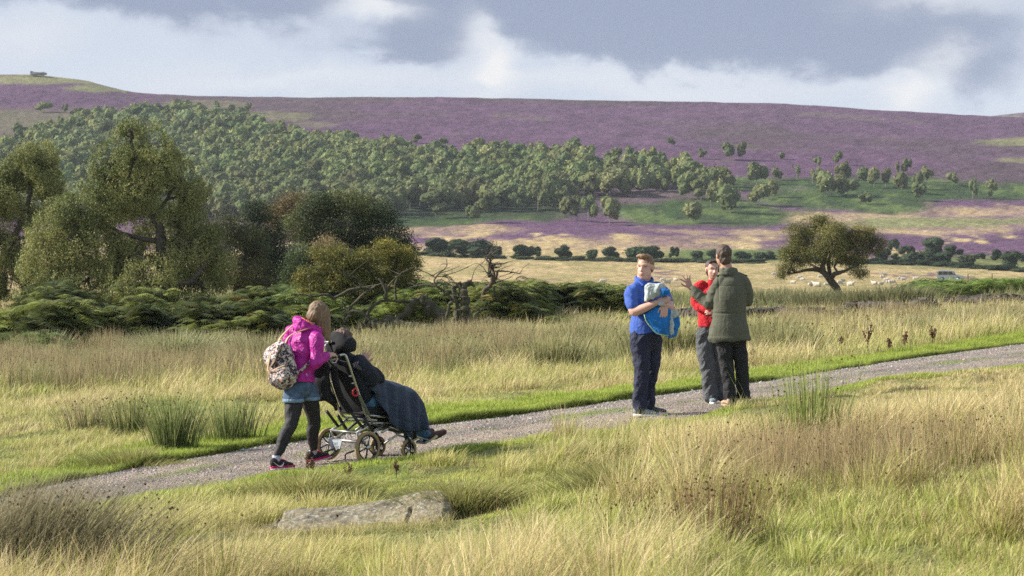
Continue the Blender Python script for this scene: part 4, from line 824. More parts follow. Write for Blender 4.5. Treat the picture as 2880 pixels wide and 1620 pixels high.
L6 = [(295, 540, 680, 95, 'leftmost of three rounded birches standing in front of the wood'), (385, 540, 688, 100, 'middle of three rounded birches standing in front of the wood'), (490, 545, 702, 120, 'broadest, rightmost of three rounded birches before the wood'),
  (910, 575, 692, 95, 'single rounded birch alone on the green bracken slope'), (1075, 560, 640, 70, 'low birch at the foot of the clump right of the wood'), (1000, 460, 615, 100, 'tall birch in the clump where the wood thins out'), (1100, 490, 645, 120, 'wide birch at the front of the clump right of the wood'), (890, 430, 575, 120, 'broad birch at the right front corner of the wood'), (950, 450, 580, 80, 'birch close behind the broad corner birch of the wood'), (1245, 488, 605, 95, 'round birch with bare stem at the right end of the clump'),
  (1230, 380, 500, 105, 'spreading birch at the top of the right-hand clump'), (1320, 470, 565, 60, 'slender leaning birch right of the clump'), (1340, 405, 480, 55, 'slim pale birch behind the leaning one'), (1090, 280, 375, 70, 'left one of a pair of birches on the heather above the clump'), (1160, 275, 375, 60, 'right one of a pair of birches on the heather above the clump'), (1355, 335, 372, 34, 'tiny round tree alone on the heather, beside the pair'), (1435, 395, 478, 24, 'thin upright birch alone on the heather slope'), (1540, 355, 408, 44, 'small flat-topped tree high on the heather'), (1640, 325, 402, 52, 'highest round tree on the heather at the right'), (1412, 395, 420, 10, 'bare-looking thin sapling on the heather'),
  (1575, 420, 560, 90, 'pale broad birch at the left end of the right-hand row'), (1515, 405, 500, 60, 'small dark birch left of the pale broad one'), (1670, 380, 480, 80, 'bright topped birch rising above the right-hand row'), (1690, 460, 562, 100, 'dark round birch in the middle of the right-hand row'), (1640, 440, 550, 70, 'birch squeezed between the pale and the dark round birches'), (1780, 530, 597, 68, 'low round bush-like tree standing forward of the row'), (1765, 405, 490, 60, 'narrow birch above the low round tree'), (1820, 405, 515, 62, 'upright dark birch in the right-hand row'), (1880, 410, 510, 60, 'open birch with pinkish gap beside it'), (1990, 360, 450, 62, 'tall bright-topped birch of the right cluster'), (1965, 430, 535, 80, 'dark full birch at the left of the right cluster'), (2035, 430, 520, 60, 'birch in the middle of the right cluster'), (2080, 400, 490, 60, 'high birch at the right of the right cluster'), (2065, 485, 582, 90, 'pale see-through birch standing forward of the right cluster'), (2215, 430, 505, 60, 'pointed birch alone between the cluster and the far pair'), (2320, 460, 572, 46, 'left birch of the far pair at the right'), (2402, 465, 572, 56, 'right birch of the far pair at the right'),
  (800, 260, 305, 34, 'small dark tree poking above the top edge of the wood'), (2275, 812, 850, 30, 'tiny dark tree in the heather at the far right'), (955, 315, 370, 50, 'pale tree at the upper right corner of the wood'), (1940, 375, 450, 24, 'thin birch just left of the tall bright-topped one')]
for a in L6[:38]+L6[39:]:
    px, t = f6(a[0], a[1]); _, b = f6(a[0], a[2]); place(px, t, b, a[3]*.559*1.05, a[4])
L5 = [(222, 185, 242, 75, 'pale tree alone above the left end of the wood'), (325, 195, 245, 36, 'small narrow tree beside the pale one on the left heather'), (385, 215, 262, 50, 'dark tree at the upper left tip of the wood'), (430, 228, 285, 90, 'wide dark tree just below the upper left tip'), (1160, 198, 256, 40, 'narrow dark tree on the upper slope above the wood'), (940, 175, 225, 44, 'small pale tree high above the wood near the skyline'), (1000, 190, 235, 44, 'low dark tree high above the wood'), (1095, 180, 235, 34, 'thin pale tree high above the wood'), (1240, 188, 250, 38, 'grey leaning tree at the top of the slope'), (1700, 330, 385, 66, 'dark rounded tree standing proud of the wood edge'), (2100, 350, 400, 50, 'small round tree at the wood edge below the heather'), (2230, 368, 412, 44, 'last small tree on the upper wood edge'), (2392, 665, 800, 112, 'single large birch standing before the shaded foot of the wood'), (2025, 640, 760, 90, 'tall birch beside the dark oak top'), (2190, 620, 770, 140, 'big rounded tree at the dark foot of the wood')]
for a in L5:
    px, t = f5(a[0], a[1]); _, b = f5(a[0], a[2]); place(px, t, b, a[3]*.559*1.05, a[4])
# the mass: scattered over the wooded slope
PXT = [-150, 0, 120, 260, 500, 640, 800, 1000, 1200, 1450, 1700, 1850, 1960, 2060]; TOPB = [470, 440, 375, 345, 330, 345, 390, 425, 445, 455, 460, 470, 490, 520]
PXB = [-150, 1050, 1130, 1560, 1640, 1760, 1800, 1990, 2060]; BOTB = [622, 622, 596, 592, 560, 555, 545, 540, 530]
cand = []
N0 = 60000; xs = rng.uniform(-260, 110, N0); ys = rng.uniform(790, 1330, N0); zs = zg(xs, ys); px = CX+F*xs/ys; py = HY-F*zs/ys
nn = fbm(xs*.03, ys*.02, 201, 3)
ok = (py > np.interp(px, PXT, TOPB)+34*(nn-.5)) & (py < np.interp(px, PXB, BOTB)+10*(nn-.5)) & (px > -140) & (px < 2040)
dens = np.where(px > 1960, .6, 1.0); ok &= rng.random(N0) < dens
grid = {}; sel = []
for x, y, a in zip(xs[ok], ys[ok], nn[ok]):
    r = 5.0+4.5*(a-.3); gx, gy = int(x//8), int(y//8); bad = False
    for i in (-1, 0, 1):
        for j in (-1, 0, 1):
            for q in grid.get((gx+i, gy+j), ()):
                if (q[0]-x)**2+((q[1]-y)*.8)**2 < r*r: bad = True; break
            if bad: break
        if bad: break
    if not bad: grid.setdefault((gx, gy), []).append((x, y)); sel.append((x, y))
sel.sort(key=lambda s: s[1]); random.shuffle(sel); 
sel.sort(key=lambda s: (s[1]+random.uniform(0, 60)+(0 if CX+F*s[0]/s[1] > 560 else 140)))
nind = 300-ntree[0]
for k, (x, y) in enumerate(sel[:nind]):
    h = random.uniform(6, 11.5); far_tree(x, y, h, h*random.uniform(.6, .85), 'rounded birch packed among its like in the hillside wood', 'birches packed together in the hillside wood')
VV = []; QQ = []; TT = []; CC = []; off = 0
for x, y in sel[nind:]:
    v, q, t, c = random.choice(crowns); h = random.uniform(5.5, 11); w = h*random.uniform(.6, .85); a = random.uniform(0, 6.28); ca, sa = math.cos(a), math.sin(a)
    k = random.uniform(.75, 1.25); kc = np.array((k*random.uniform(.9, 1.12), k, k*random.uniform(.85, 1.1)))
    z = float(zg(x, y)); V = np.stack([(v[:, 0]*ca-v[:, 1]*sa)*w+x, (v[:, 0]*sa+v[:, 1]*ca)*w+y, v[:, 2]*h*.95+z+h*.05], 1)
    VV.append(V); QQ.append(q+off); TT.append(t+off); CC.append(c*kc); off += len(V)
o = link('woodland', npmesh('woodland', np.concatenate(VV), np.concatenate(QQ), np.concatenate(TT), np.concatenate(CC)), farleaf); tag(o, 'dense birch wood covering the heather hillside', kind='stuff')
print('wood', len(sel))
# ------------------------------------------------------------------ hedge-line bushes
HC = ((.04, .06, .03), (.10, .125, .055))
bush = [lump_mesh('b', 400+i, 1, 420, .075, *HC) for i in range(6)]; bush_me = []
for v, q, t, c in bush:
    me = npmesh('bush', v, q, t, c); me.materials.append(farleaf); bush_me.append(me)
def put_bush(px, top, basey, w, label, group=None, name='bush', lo=380):
    p = at(px, basey, lo, 820); o = bpy.data.objects.new(name, random.choice(bush_me)); COL.objects.link(o)
    o.location = (p.x, p.y, p.z-.3); ww = w/F*p.y; o.scale = (ww, ww*.8, (basey-top)/F*p.y+.5); o.rotation_euler = (0, 0, random.uniform(-.4, .4)); tag(o, label, 'bush', group)
BL = [(1225, 668, 716, 90, 'tall left lobe of the big dark thicket'), (1300, 672, 724, 120, 'broad middle mass of the big dark thicket'), (1350, 682, 722, 70, 'right lobe of the big dark thicket'), (1392, 690, 722, 42, 'small dark bush just right of the thicket'),
  (1465, 686, 726, 58, 'dark bush on the hedge line, first after the thicket'), (1498, 692, 724, 36, 'smaller bush leaning on the first hedge bush'), (1592, 688, 728, 46, 'rounded dark hedge bush standing apart'), (1665, 700, 728, 30, 'sparse pale bush in the hedge line'), (1722, 692, 730, 46, 'dark hedge bush left of the broad double bush'), (1795, 690, 730, 66, 'left half of the broad double bush behind the boy'), (1842, 690, 728, 60, 'right half of the broad double bush behind the boy'), (1893, 694, 724, 26, 'small round bush between the boy and the couple'), (1958, 706, 732, 36, 'low dark bush left of the standing man'), (2015, 700, 728, 46, 'dark bush hidden partly by the man'), (2085, 706, 732, 50, 'low wide dark bush right of the man'), (2135, 708, 728, 30, 'little bush near the lone tree'), (2170, 706, 730, 40, 'dark bush behind the left side of the lone tree'), (2475, 700, 738, 46, 'dark blue bush behind the right side of the lone tree'),
  (2516, 670, 704, 26, 'upright oval bush alone in the heather'), (2552, 690, 716, 38, 'round bush just below the upright oval one'), (2620, 668, 716, 60, 'largest bush in the heather, light on top'), (2670, 690, 716, 36, 'round dark bush right of the largest one'), (2522, 712, 730, 24, 'tiny bush above the field corner'), (2590, 705, 742, 80, 'long dark bush at the head of the field'), (2650, 708, 742, 50, 'dark bush joined to the long one'), (2720, 715, 742, 46, 'low bush on the field hedge'), (2800, 700, 732, 36, 'green topped bush near the right edge'), (2835, 706, 752, 56, 'tall dark round bush near the right edge'), (2875, 712, 735, 26, 'small bush cut by the right edge'), (2760, 712, 728, 24, 'small dark bush in the heather, far right'), (2700, 700, 716, 18, 'tiny seedling tree in the heather')]
for b in BL: put_bush(*b)
hv = []; hq = []; ht = []; hc_ = []; off = 0
def hedge(pts, label, n, hpx):
    VV = []; QQ = []; TT = []; CC = []; off = 0
    for i in range(n):
        t = random.random()*(len(pts)-1); k = int(t); f = t-k; px = pts[k][0]*(1-f)+pts[k+1][0]*f; py = pts[k][1]*(1-f)+pts[k+1][1]*f; p = at(px, py+random.uniform(-1.5, 1.5), 380, 800)
        v, q, tt_, c = random.choice(bush); h = hpx/F*p.y*random.uniform(.5, 1.2); w = random.uniform(2.5, 5.5)
        VV.append(np.stack([v[:, 0]*w+p.x, v[:, 1]*w*.6+p.y, v[:, 2]*h+p.z-.2], 1)); QQ.append(q+off); TT.append(tt_+off); CC.append(c*random.uniform(.8, 1.5)); off += len(v)
    o = link('hedge', npmesh('hedge', np.concatenate(VV), np.concatenate(QQ), np.concatenate(TT), np.concatenate(CC)), farleaf); tag(o, label, 'hedge')
hedge([(1170, 716), (1400, 728), (1700, 734), (1950, 738), (2150, 740)], 'low dark straggling hedge running left of the lone tree', 110, 13)
hedge([(2240, 738), (2480, 742), (2640, 748), (2760, 756), (2900, 766)], 'low dark hedge along the head of the field at the right', 80, 17)
# ------------------------------------------------------------------ outcrop on the skyline
rockm = mat('gritstone', (.20, .185, .16), .9, var=.35, scale=3, bump=.6, bscale=8)
p = pt(108, 208, 1488); mb = MB(); w = 1488/F
for dx, wd, h, zz in ((-2, 36, 7, 0), (-18, 7, 8, 3.5), (8, 24, 6, 1), (16, 12, 4.5, 0), (-10, 14, 6, 1.5)): mb.box((dx*w, random.uniform(-1, 1), zz*w), (wd/2*w, 2.5, h/2*w), top=.86)
def jit(mb, s):
    mb.v = [tuple(c+random.uniform(-s, s) for c in v) for v in mb.v]; return mb
o = jit(mb, .25).build('rock_outcrop', rockm, None, False); o.location = p; tag(o, 'dark gritstone outcrop on the skyline at the top left', 'rock')
# ------------------------------------------------------------------ ruined wall, rock, posts, tufts
stone_ = mat('wall stone', (.075, .065, .052), .95, var=.5, scale=2.2, bump=.6, bscale=9)
def wall(pts, label, n, lo=80, hi_=125):
    mb = MB(); P = [at(px, py, lo, hi_) for px, py in pts]; base = P[0]
    for i in range(n):
        t = random.random()*(len(P)-1); k = int(t); f = t-k; c = P[k].lerp(P[k+1], f); d = (P[k+1]-P[k]).normalized()
        hgt = .50*min(1, max(.15, float(fbm(np.array(t*2.3), np.array(1.5), 211, 3))*1.9-.28)); z = random.uniform(0, hgt)
        if random.random() < .3: z = hgt+.02
        c = c+Vector((0, random.uniform(-.22, .22), 0)); c.z = float(zg(c.x, c.y))+z; a = math.atan2(d.y, d.x)+random.gauss(0, .25); ca, sa = math.cos(a), math.sin(a); tl = random.gauss(0, .12)
        h = (random.uniform(.12, .30), random.uniform(.1, .2), random.uniform(.045, .10)); m0 = MB(); m0.box((0, 0, 0), h, top=random.uniform(.75, .95)); jit(m0, .025)
        V = [Vector((v[0]*ca-v[1]*sa, v[0]*sa+v[1]*ca, v[2]+v[0]*tl))+c-base for v in m0.v]; mb.add(V, m0.f)
    o = mb.build('drystone_wall', stone_, None, False); o.location = base; tag(o, label, 'wall'); return P
W1 = wall([(2075, 912), (2170, 906), (2270, 904), (2400, 896), (2540, 890), (2680, 874), (2800, 866), (2900, 858)], 'low ruined drystone wall crossing the right side of the moor', 1900)
W2 = wall([(1895, 905), (1960, 907), (2020, 910)], 'short tumbled stretch of drystone wall between the boy and the couple', 260)
B = Blades()
for P in (W1, W2):
    for i in range(len(P)-1):
        m = int(2600*(P[i+1]-P[i]).length/4); t = rng.random(m); x = P[i].x+(P[i+1].x-P[i].x)*t; y = P[i].y+(P[i+1].y-P[i].y)*t+rng.normal(.12, .22, m)
        hh = .36+.12*(fbm(x, y, 212, 2)-.5); B.add(x, y+.25, zg(x, y)+hh-.05, .05+.09*rng.random(m), np.full(m, .03), rng.uniform(0, 6.28, m), rng.uniform(.3, 1.2, m), np.full(m, .7), tint(np.array((.17, .2, .06)), m), tint(np.array((.40, .42, .14)), m, .3), 2)
o = B.build('wall_top_grass'); tag(o, 'grass growing along the ruined wall', kind='stuff')
postm = mat('grey post wood', (.13, .105, .08), .9, var=.3, scale=6)
for px, py, top, lab in ((2255, 838, 815, 'thin weathered post left of the lone tree'), (2472, 826, 800, 'thin dark post right of the lone tree'), (2722, 788, 770, 'fence post beside the parked car'), (2790, 783, 768, 'far fence post right of the parked car')):
    p = at(px, py, 110, 480); h = (py-top)/F*p.y; mb = MB(); r = .04 if p.y < 250 else .12; mb.tube([(0, 0, -.3), (.02, 0, h*.5), (.0, .01, h)], [r, r*.9, r*.8], 7); o = mb.build('fence_post', postm); o.location = p; tag(o, lab, 'post')
# foreground slab
rm, nt = nodes('lichened gritstone'); L = nt.links
o_ = N_(nt, 'ShaderNodeOutputMaterial'); b_ = N_(nt, 'ShaderNodeBsdfPrincipled'); b_.inputs['Roughness'].default_value = .9; tc = N_(nt, 'ShaderNodeTexCoord')
na = N_(nt, 'ShaderNodeTexNoise'); na.inputs['Scale'].default_value = 3.2; na.inputs['Detail'].default_value = 9; na.inputs['Roughness'].default_value = .65; mp = N_(nt, 'ShaderNodeMapping'); mp.inputs['Scale'].default_value = (1.5, 1.9, 2.2); L.new(tc.outputs['Object'], mp.inputs[0]); L.new(mp.outputs[0], na.inputs['Vector'])
col = cr(nt, na.outputs['Fac'], [(.3, (.06, .052, .04)), (.42, (.15, .13, .09)), (.56, (.27, .225, .145)), (.66, (.13, .135, .065))])
n5 = N_(nt, 'ShaderNodeTexNoise'); n5.inputs['Scale'].default_value = 17; n5.inputs['Detail'].default_value = 5; L.new(mp.outputs[0], n5.inputs['Vector'])
spot = cr(nt, n5.outputs['Fac'], [(.55, (0, 0, 0)), (.62, (1, 1, 1))]); mx = N_(nt, 'ShaderNodeMix', data_type='RGBA'); L.new(spot, mx.inputs[0]); L.new(col, mx.inputs[6]); mx.inputs[7].default_value = (.36, .35, .29, 1); L.new(mx.outputs[2], b_.inputs['Base Color'])
bp = N_(nt, 'ShaderNodeBump'); bp.inputs['Distance'].default_value = .06; bp.inputs['Strength'].default_value = 1; L.new(na.outputs['Fac'], bp.inputs['Height']); b2 = N_(nt, 'ShaderNodeBump'); b2.inputs['Distance'].default_value = .006; L.new(n5.outputs['Fac'], b2.inputs['Height']); L.new(bp.outputs[0], b2.inputs['Normal']); L.new(b2.outputs[0], b_.inputs['Normal']); L.new(b_.outputs[0], o_.inputs[0])
RB = at(1000, 1470, 12, 24); k = F/RB.y
# top outline of the slab in photo pixels around its middle, front edge low, back edge high
sv = []; nx, ny = 140, 80
for j in range(ny):
    for i in range(nx):
        s = i/(nx-1); t = j/(ny-1)            # s along, t from front lip to back lip
        px = 722+(1282-722)*s
        backz = np.interp(px, [722, 800, 850, 1000, 1120, 1190, 1245, 1282], [1508, 1440, 1430, 1412, 1394, 1381, 1383, 1418]); fz = np.interp(px, [722, 800, 900, 1000, 1090, 1130, 1180, 1282], [1514, 1538, 1545, 1542, 1532, 1510, 1478, 1430])
        tt = t**.9; py = fz*(1-tt)+backz*tt; span = (fz-backz)/150.; y_ = (-.62*span*(1-t)+.30*span*t)-.10*(1-span); D_ = RB.y+y_
        X_ = (px-CX)/F*D_-RB.x; z = (HY-py)/F*D_-RB.z
        e = min(t/.07, 1); z -= (1-e)**2*.10; e2 = min((1-t)/.05, 1); z -= (1-e2)**2*.2; e3 = min(s/.03, (1-s)/.03, 1); z -= (1-e3)**2*.10
        z += .05*(fbm(np.array(X_*3), np.array(y_*5), 221, 4)-.5)
        z += .016*math.floor(float(fbm(np.array(X_*2.2), np.array(y_*3+z*6), 222, 3))*9)/3-.02
        cxk = 815+16*math.sin(t*7)-34*t+(float(vn(np.array(t*9), np.array(3.), 5))-.5)*26; d = abs(px-float(cxk)); z -= .08*max(0, 1-d/7.0) if t < .97 else 0
        z -= .025 if px < cxk else 0
        cx2 = 1120+80*t-120*(t-.3)**2; d2 = abs(px-cx2); z -= .045*max(0, 1-d2/7.) if t < .6 else 0
        if px > cx2 and t < .6: z -= .035*(1-t/.6)
        sv.append((float(X_), float(y_), float(z)))
ii = [(j*nx+i, j*nx+i+1, (j+1)*nx+i+1, (j+1)*nx+i) for j in range(ny-1) for i in range(nx-1)]
rim = [j*nx for j in range(ny)]; bottom = len(sv)
edge = list(range(nx))+[j*nx+nx-1 for j in range(1, ny)]+[(ny-1)*nx+i for i in range(nx-2, -1, -1)]+[j*nx for j in range(ny-2, 0, -1)]
sv2 = sv+[(sv[e][0]*1.02, sv[e][1]*1.02, -.35) for e in edge]; m_ = len(edge)
ii += [(edge[a], bottom+a, bottom+(a+1) % m_, edge[(a+1) % m_]) for a in range(m_)]
mb = MB(); mb.add(sv2, ii); rk = mb.build('slab_rock', rm); rk.location = RB+Vector((0, 0, .015)); tag(rk, 'flat lichened gritstone slab with a crack, half sunk in the foreground grass', 'rock')
# grass lapping over the slab's front lip
B = Blades(); n = 1300; x = RB.x+rng.uniform(-.8, .75, n); y = RB.y-.74-.3*rng.random(n)
B.add(x, y, zg(x, y)-.02, .04+.10*rng.random(n), np.full(n, .004), rng.uniform(0, 6.28, n), rng.uniform(.2, .9, n), np.full(n, .7), tint(np.array((.25, .26, .08)), n), tint(np.array((.68, .56, .28)), n, .3), 3)
o = B.build('overhanging_grass'); tag(o, 'straw grass lapping the front of the slab rock', kind='stuff')
# individual rush tufts
def tuft(px, py, h, spread, n, c0, c1, label, heads=.3, w=.006, hr=.012, bear=None, lo=10, hi_=90, lean=.3, sx=1.0, name='rush_clump'):
    p = at(px, py, lo, hi_); B = globals()['B'] = Blades(); x = p.x+rng.normal(0, spread, n)*sx; y = p.y+rng.normal(0, spread*.6, n)
    d = np.hypot(x-p.x, y-p.y); a = np.arctan2(y-p.y, x-p.x)+rng.normal(0, .5, n); a = a if bear is None else np.where(rng.random(n) < .6, bear+rng.normal(0, .4, n), a)
    hh = h*(.55+.5*rng.random(n)); ln = np.clip(lean*(.35+d/spread*.6)+rng.normal(0, .08, n), .02, 1.3); z = zg(x, y)-.02
    B.add(x, y, z, hh, w*(.7+.6*rng.random(n)), a, ln, np.full(n, .6), tint(np.array(c0), n), tint(np.array(c1), n, .35), 3)
    k = rng.random(n) < heads
    if k.any():
        t = rng.uniform(.75, .93, n); r = hh*ln*(t*.4+t*t*.6); zz = hh*t*np.sqrt(np.maximum(1-.35*(ln*t)**2, .15))
        B.heads((x+np.cos(a)*r)[k], (y+np.sin(a)*r)[k], (z+zz)[k], (hr*(.6+.8*rng.random(n)))[k], tint(np.array((.09, .055, .03)), int(k.sum()), .4))
    V = B.V; 
    for i in range(len(V)): V[i] = V[i]-np.array(p)[None]
    o = B.build(name); o.location = p; tag(o, label, 'rushes'); return o
GRN0, GRN1 = (.13, .16, .055), (.30, .34, .13); DRY1 = (.50, .42, .24)
tuft(40, 1700, .80, .26, 3200, (.09, .09, .04), (.33, .29, .17), 'big dark rush clump leaning right in the bottom left corner', .10, .0055, .010, math.radians(5), 9, 20, .55, 1.2)
tuft(-90, 1560, .62, .24, 800, (.17, .16, .07), (.48, .42, .25), 'tall pale rush clump at the very left edge, above the corner clump', .1, .005, .009, math.radians(15), 10, 22, .4)
tuft(2275, 1310, .95, .12, 330, (.14, .2, .05), (.36, .40, .12), 'tall green rush tuft rising right of the couple over the path', .2, .006, .010, None, 12, 24, .15)
tuft(2200, 1290, .5, .10, 200, (.2, .2, .07), (.50, .44, .2), 'thin straw coloured stems just left of the tall green tuft', .12, .005, .009, None, 12, 24, .28)
tuft(1990, 1560, .50, .16, 420, (.17, .12, .06), (.28, .18, .09), 'cluster of dark brown rush stems in the lower middle foreground', .4, .0045, .0085, None, 10, 20, .2)
tuft(490, 1262, .72, .11, 420, GRN0, GRN1, 'bold green rush clump left of the girl, nearest to the verge', .12, .008, .012, None, 22, 42, .30)
tuft(365, 1225, .62, .12, 300, GRN0, (.36, .36, .15), 'green rush clump second from the left behind the verge', .15, .008, .012, None, 24, 44, .25)
tuft(250, 1210, .5, .14, 260, (.17, .18, .07), DRY1, 'olive rush clump third behind the verge, further left', .2, .008, .012, None, 24, 44, .3)
tuft(650, 1235, .55, .15, 380, GRN0, GRN1, 'green rush clump between the bold clump and the girl', .1, .008, .012, None, 24, 44, .25)
tuft(490, 1045, 1.05, .42, 1500, (.15, .17, .07), (.42, .42, .22), 'large fan of rushes in front of the bracken at the left', .05, .016, .02, None, 44, 70, .4)
tuft(735, 1040, .9, .3, 800, (.16, .17, .07), (.40, .38, .2), 'brown green rush clump just left of the girl in magenta', .05, .014, .02, None, 44, 70, .3)
for i, (px, py, s, lab) in enumerate([(2130, 868, .5, 'dark rush clump beside the man, near the wall'), (2230, 868, .75, 'broad dark rush clump left of the lone tree'), (2300, 870, .5, 'dark rush clump at the foot of the lone tree'), (2490, 862, .9, 'widest dark rush clump right of the lone tree'), (2545, 858, .45, 'smaller rush clump joined to the widest one'), (2410, 868, .45, 'rush clump between the lone tree and the widest clump')]):
    tuft(px, py, 1.05, s, int(900*s), (.10, .115, .05), (.25, .24, .12), lab, .0, .035, .03, None, 98, 135, .3, 1.3)
for i, (px, py, h, lab) in enumerate([(1840, 1010, .8, 'dense olive rush clump behind the boy'), (1920, 1005, .75, 'dense rush clump between the boy and the couple'), (1540, 1045, .8, 'thick rush clump left of the boy'), (1250, 1050, .85, 'pale rush clump below the fallen tree'), (2140, 985, .8, 'rush clump right of the man in green'), (2200, 1000, .7, 'pale rush clump second right of the man')]):
    tuft(px, py, h, .38, 1000, (.14, .15, .06), (.42, .40, .19), lab, .06, .014, .02, None, 38, 66, .28)
for px, py, h, s_, lab in ((110, 1010, .85, .35, 'pale rush clump before the bracken, far left'), (300, 1060, .7, .3, 'brownish rush clump below the large fan of rushes'), (610, 1000, .8, .3, 'rush clump at the bracken edge between fan and girl'), (1010, 1030, .75, .3, 'rush clump just right of the rider\'s raised hand'), (1110, 985, .8, .35, 'tall straw rush clump under the fallen trunk'), (1400, 990, .85, .35, 'rush clump before the dead trees'), (1640, 980, .8, .3, 'rush clump at the bracken edge left of the boy'), (2700, 930, .7, .4, 'straw rush clump near the wall at the far right'), (2560, 950, .6, .35, 'straw rush clump right of the tallest dock')):
    tuft(px, py, h, s_, 750, (.15, .16, .07), (.46, .43, .22), lab, .05, .014, .018, None, 44, 76, .32)
# low mounded grass hummocks by the path
for px, py, h, s, lab in ((1780, 1390, .26, .2, 'shaggy olive grass hummock below the boy'), (1690, 1300, .18, .2, 'low green grass hummock near the path, under the boy'), (850, 1400, .22, .22, 'rounded olive grass hummock below the girl, by the path'), (370, 1300, .15, .25, 'low rounded hummock on the verge at the left'), (1300, 1430, .22, .16, 'dark green grass hummock right of the slab rock')):
    tuft(px, py, h*1.35, s, 1500, (.15, .16, .05), (.44, .42, .15), lab, 0, .006, .01, None, 12, 36, .9, 1.2, 'grass_hummock').update_tag()
# dead dock stalks
dk = mat('dock seed', (.15, .075, .04), .9, var=.4, scale=40)
def dock(px, py, h, label, lo=14, hi_=60, br=4):
    p = at(px, py, lo, hi_); root = empty('dock_plant', p); tag(root, label, 'plant'); mb = MB(); sd_ = MB(); t0 = p.y/24
    stems = [[Vector((0, 0, -.03)), Vector((.01, 0, h*.4)), Vector((random.uniform(-.03, .03), 0, h*.75)), Vector((random.uniform(-.05, .05), 0, h))]]
    for b in range(br):
        z0 = h*random.uniform(.25, .65); d = Vector((random.uniform(-1, 1), random.uniform(-.6, .6), 1.6)).normalized(); stems.append([Vector((0, 0, z0)), Vector((0, 0, z0))+d*h*.15, Vector((0, 0, z0))+d*h*.3+Vector((0, 0, .02))])
    for s_ in stems:
        mb.tube(s_, [.005*t0*(1-.2*i) for i in range(len(s_))], 5)
        for k in range(16):
            t = random.random()**.6*(len(s_)-1.001); a = int(t); q = s_[a].lerp(s_[a+1], t-a)
            if q.z > h*.35: sd_.ball(q+Vector([random.gauss(0, .008*t0) for _ in range(3)]), random.uniform(.004, .009)*t0, n=5, m=4)
    mb.build('stem', dk, root); jit(sd_, .003).build('seed_head', dk, root, False)
for a in ((866, 1335, .20, 'twin-stemmed dead dock at the girl\'s rear foot'), (878, 1338, .17, 'shorter dead dock stem right beside the girl\'s shoe'), (946, 1370, .17, 'single thin dead stalk below the wheelchair'), (978, 1378, .25, 'branched brown dock below the near wheel of the wheelchair'), (1113, 1345, .16, 'small dead dock below the front caster')): dock(*a, br=3)
for a in ((2440, 1000, .75, 'tallest brown dock beyond the path at the right'), (2500, 990, .25, 'small dock right of the tallest one'), (2545, 985, .35, 'thin dock third from the left beyond the path'), (2622, 975, .42, 'reddish upright dock far along the verge'), (2365, 985, .3, 'short dock left of the tallest one'), (2300, 925, .4, 'dark dock stalk near the wall'), (2520, 905, .55, 'slim brown dock close to the ruined wall'), (2115, 1025, .25, 'small dock beside the man\'s coat')): dock(*a, 30, 90, 4)
# ------------------------------------------------------------------ sheep and the parked car
wool = mat('fleece', (.50, .465, .39), .95, var=.25, scale=6, bump=.6, bscale=14); facem = mat('sheep face', (.5, .46, .40), .9, var=.1)
def sheep_mesh(kind):
    mb = MB(); lie = kind == 2; z = .33 if lie else .62
    mb.ball((0, 0, z), (.50, .25, .27)); mb.ball((.28, 0, z+.02), (.27, .23, .26)); mb.ball((-.30, 0, z+.01), (.27, .24, .26))
    if kind == 0: hp = [(.42, 0, z+.1), (.62, .0, z-.16), (.78, .02, .16)]
    else: hp = [(.42, 0, z+.1), (.58, 0, z+.26), (.66, 0, z+.34)]
    mb.limb(hp, [.15, .11, .085], 10); e = Vector(hp[-1]); dd = Vector((.14, 0, -.12)) if kind == 0 else Vector((.16, 0, -.07))
    mb.limb([e, e+dd], [.085, .05], 10); mb.limb([e+Vector((-.02, .04, .05)), e+Vector((-.05, .14, .04))], [.03, .02], 6); mb.limb([e+Vector((-.02, -.04, .05)), e+Vector((-.05, -.14, .04))], [.03, .02], 6)
    mb.limb([(-.5, 0, z+.1), (-.58, 0, z-.12)], [.05, .035], 8)
    if not lie:
        for sx in (.3, -.34):
            for sy in (.13, -.13): mb.limb([(sx, sy, .5), (sx+(.02 if sx > 0 else -.06), sy, .28), (sx, sy, .02)], [.08, .042, .034], 8)
    else: mb.limb([(.2, .15, .12), (.45, .2, .06)], [.07, .04], 8); mb.limb([(-.4, -.15, .12), (-.1, -.28, .06)], [.09, .04], 8)
    o = mb.soft('sheep', wool, None, .03, 2, fold=lambda P: .012*(vn3(P, (9, 9, 9), 1)-.5)*(P[:, 2] > .3)); me = o.data; bpy.data.objects.remove(o); return me
SM = [sheep_mesh(i) for i in range(3)]
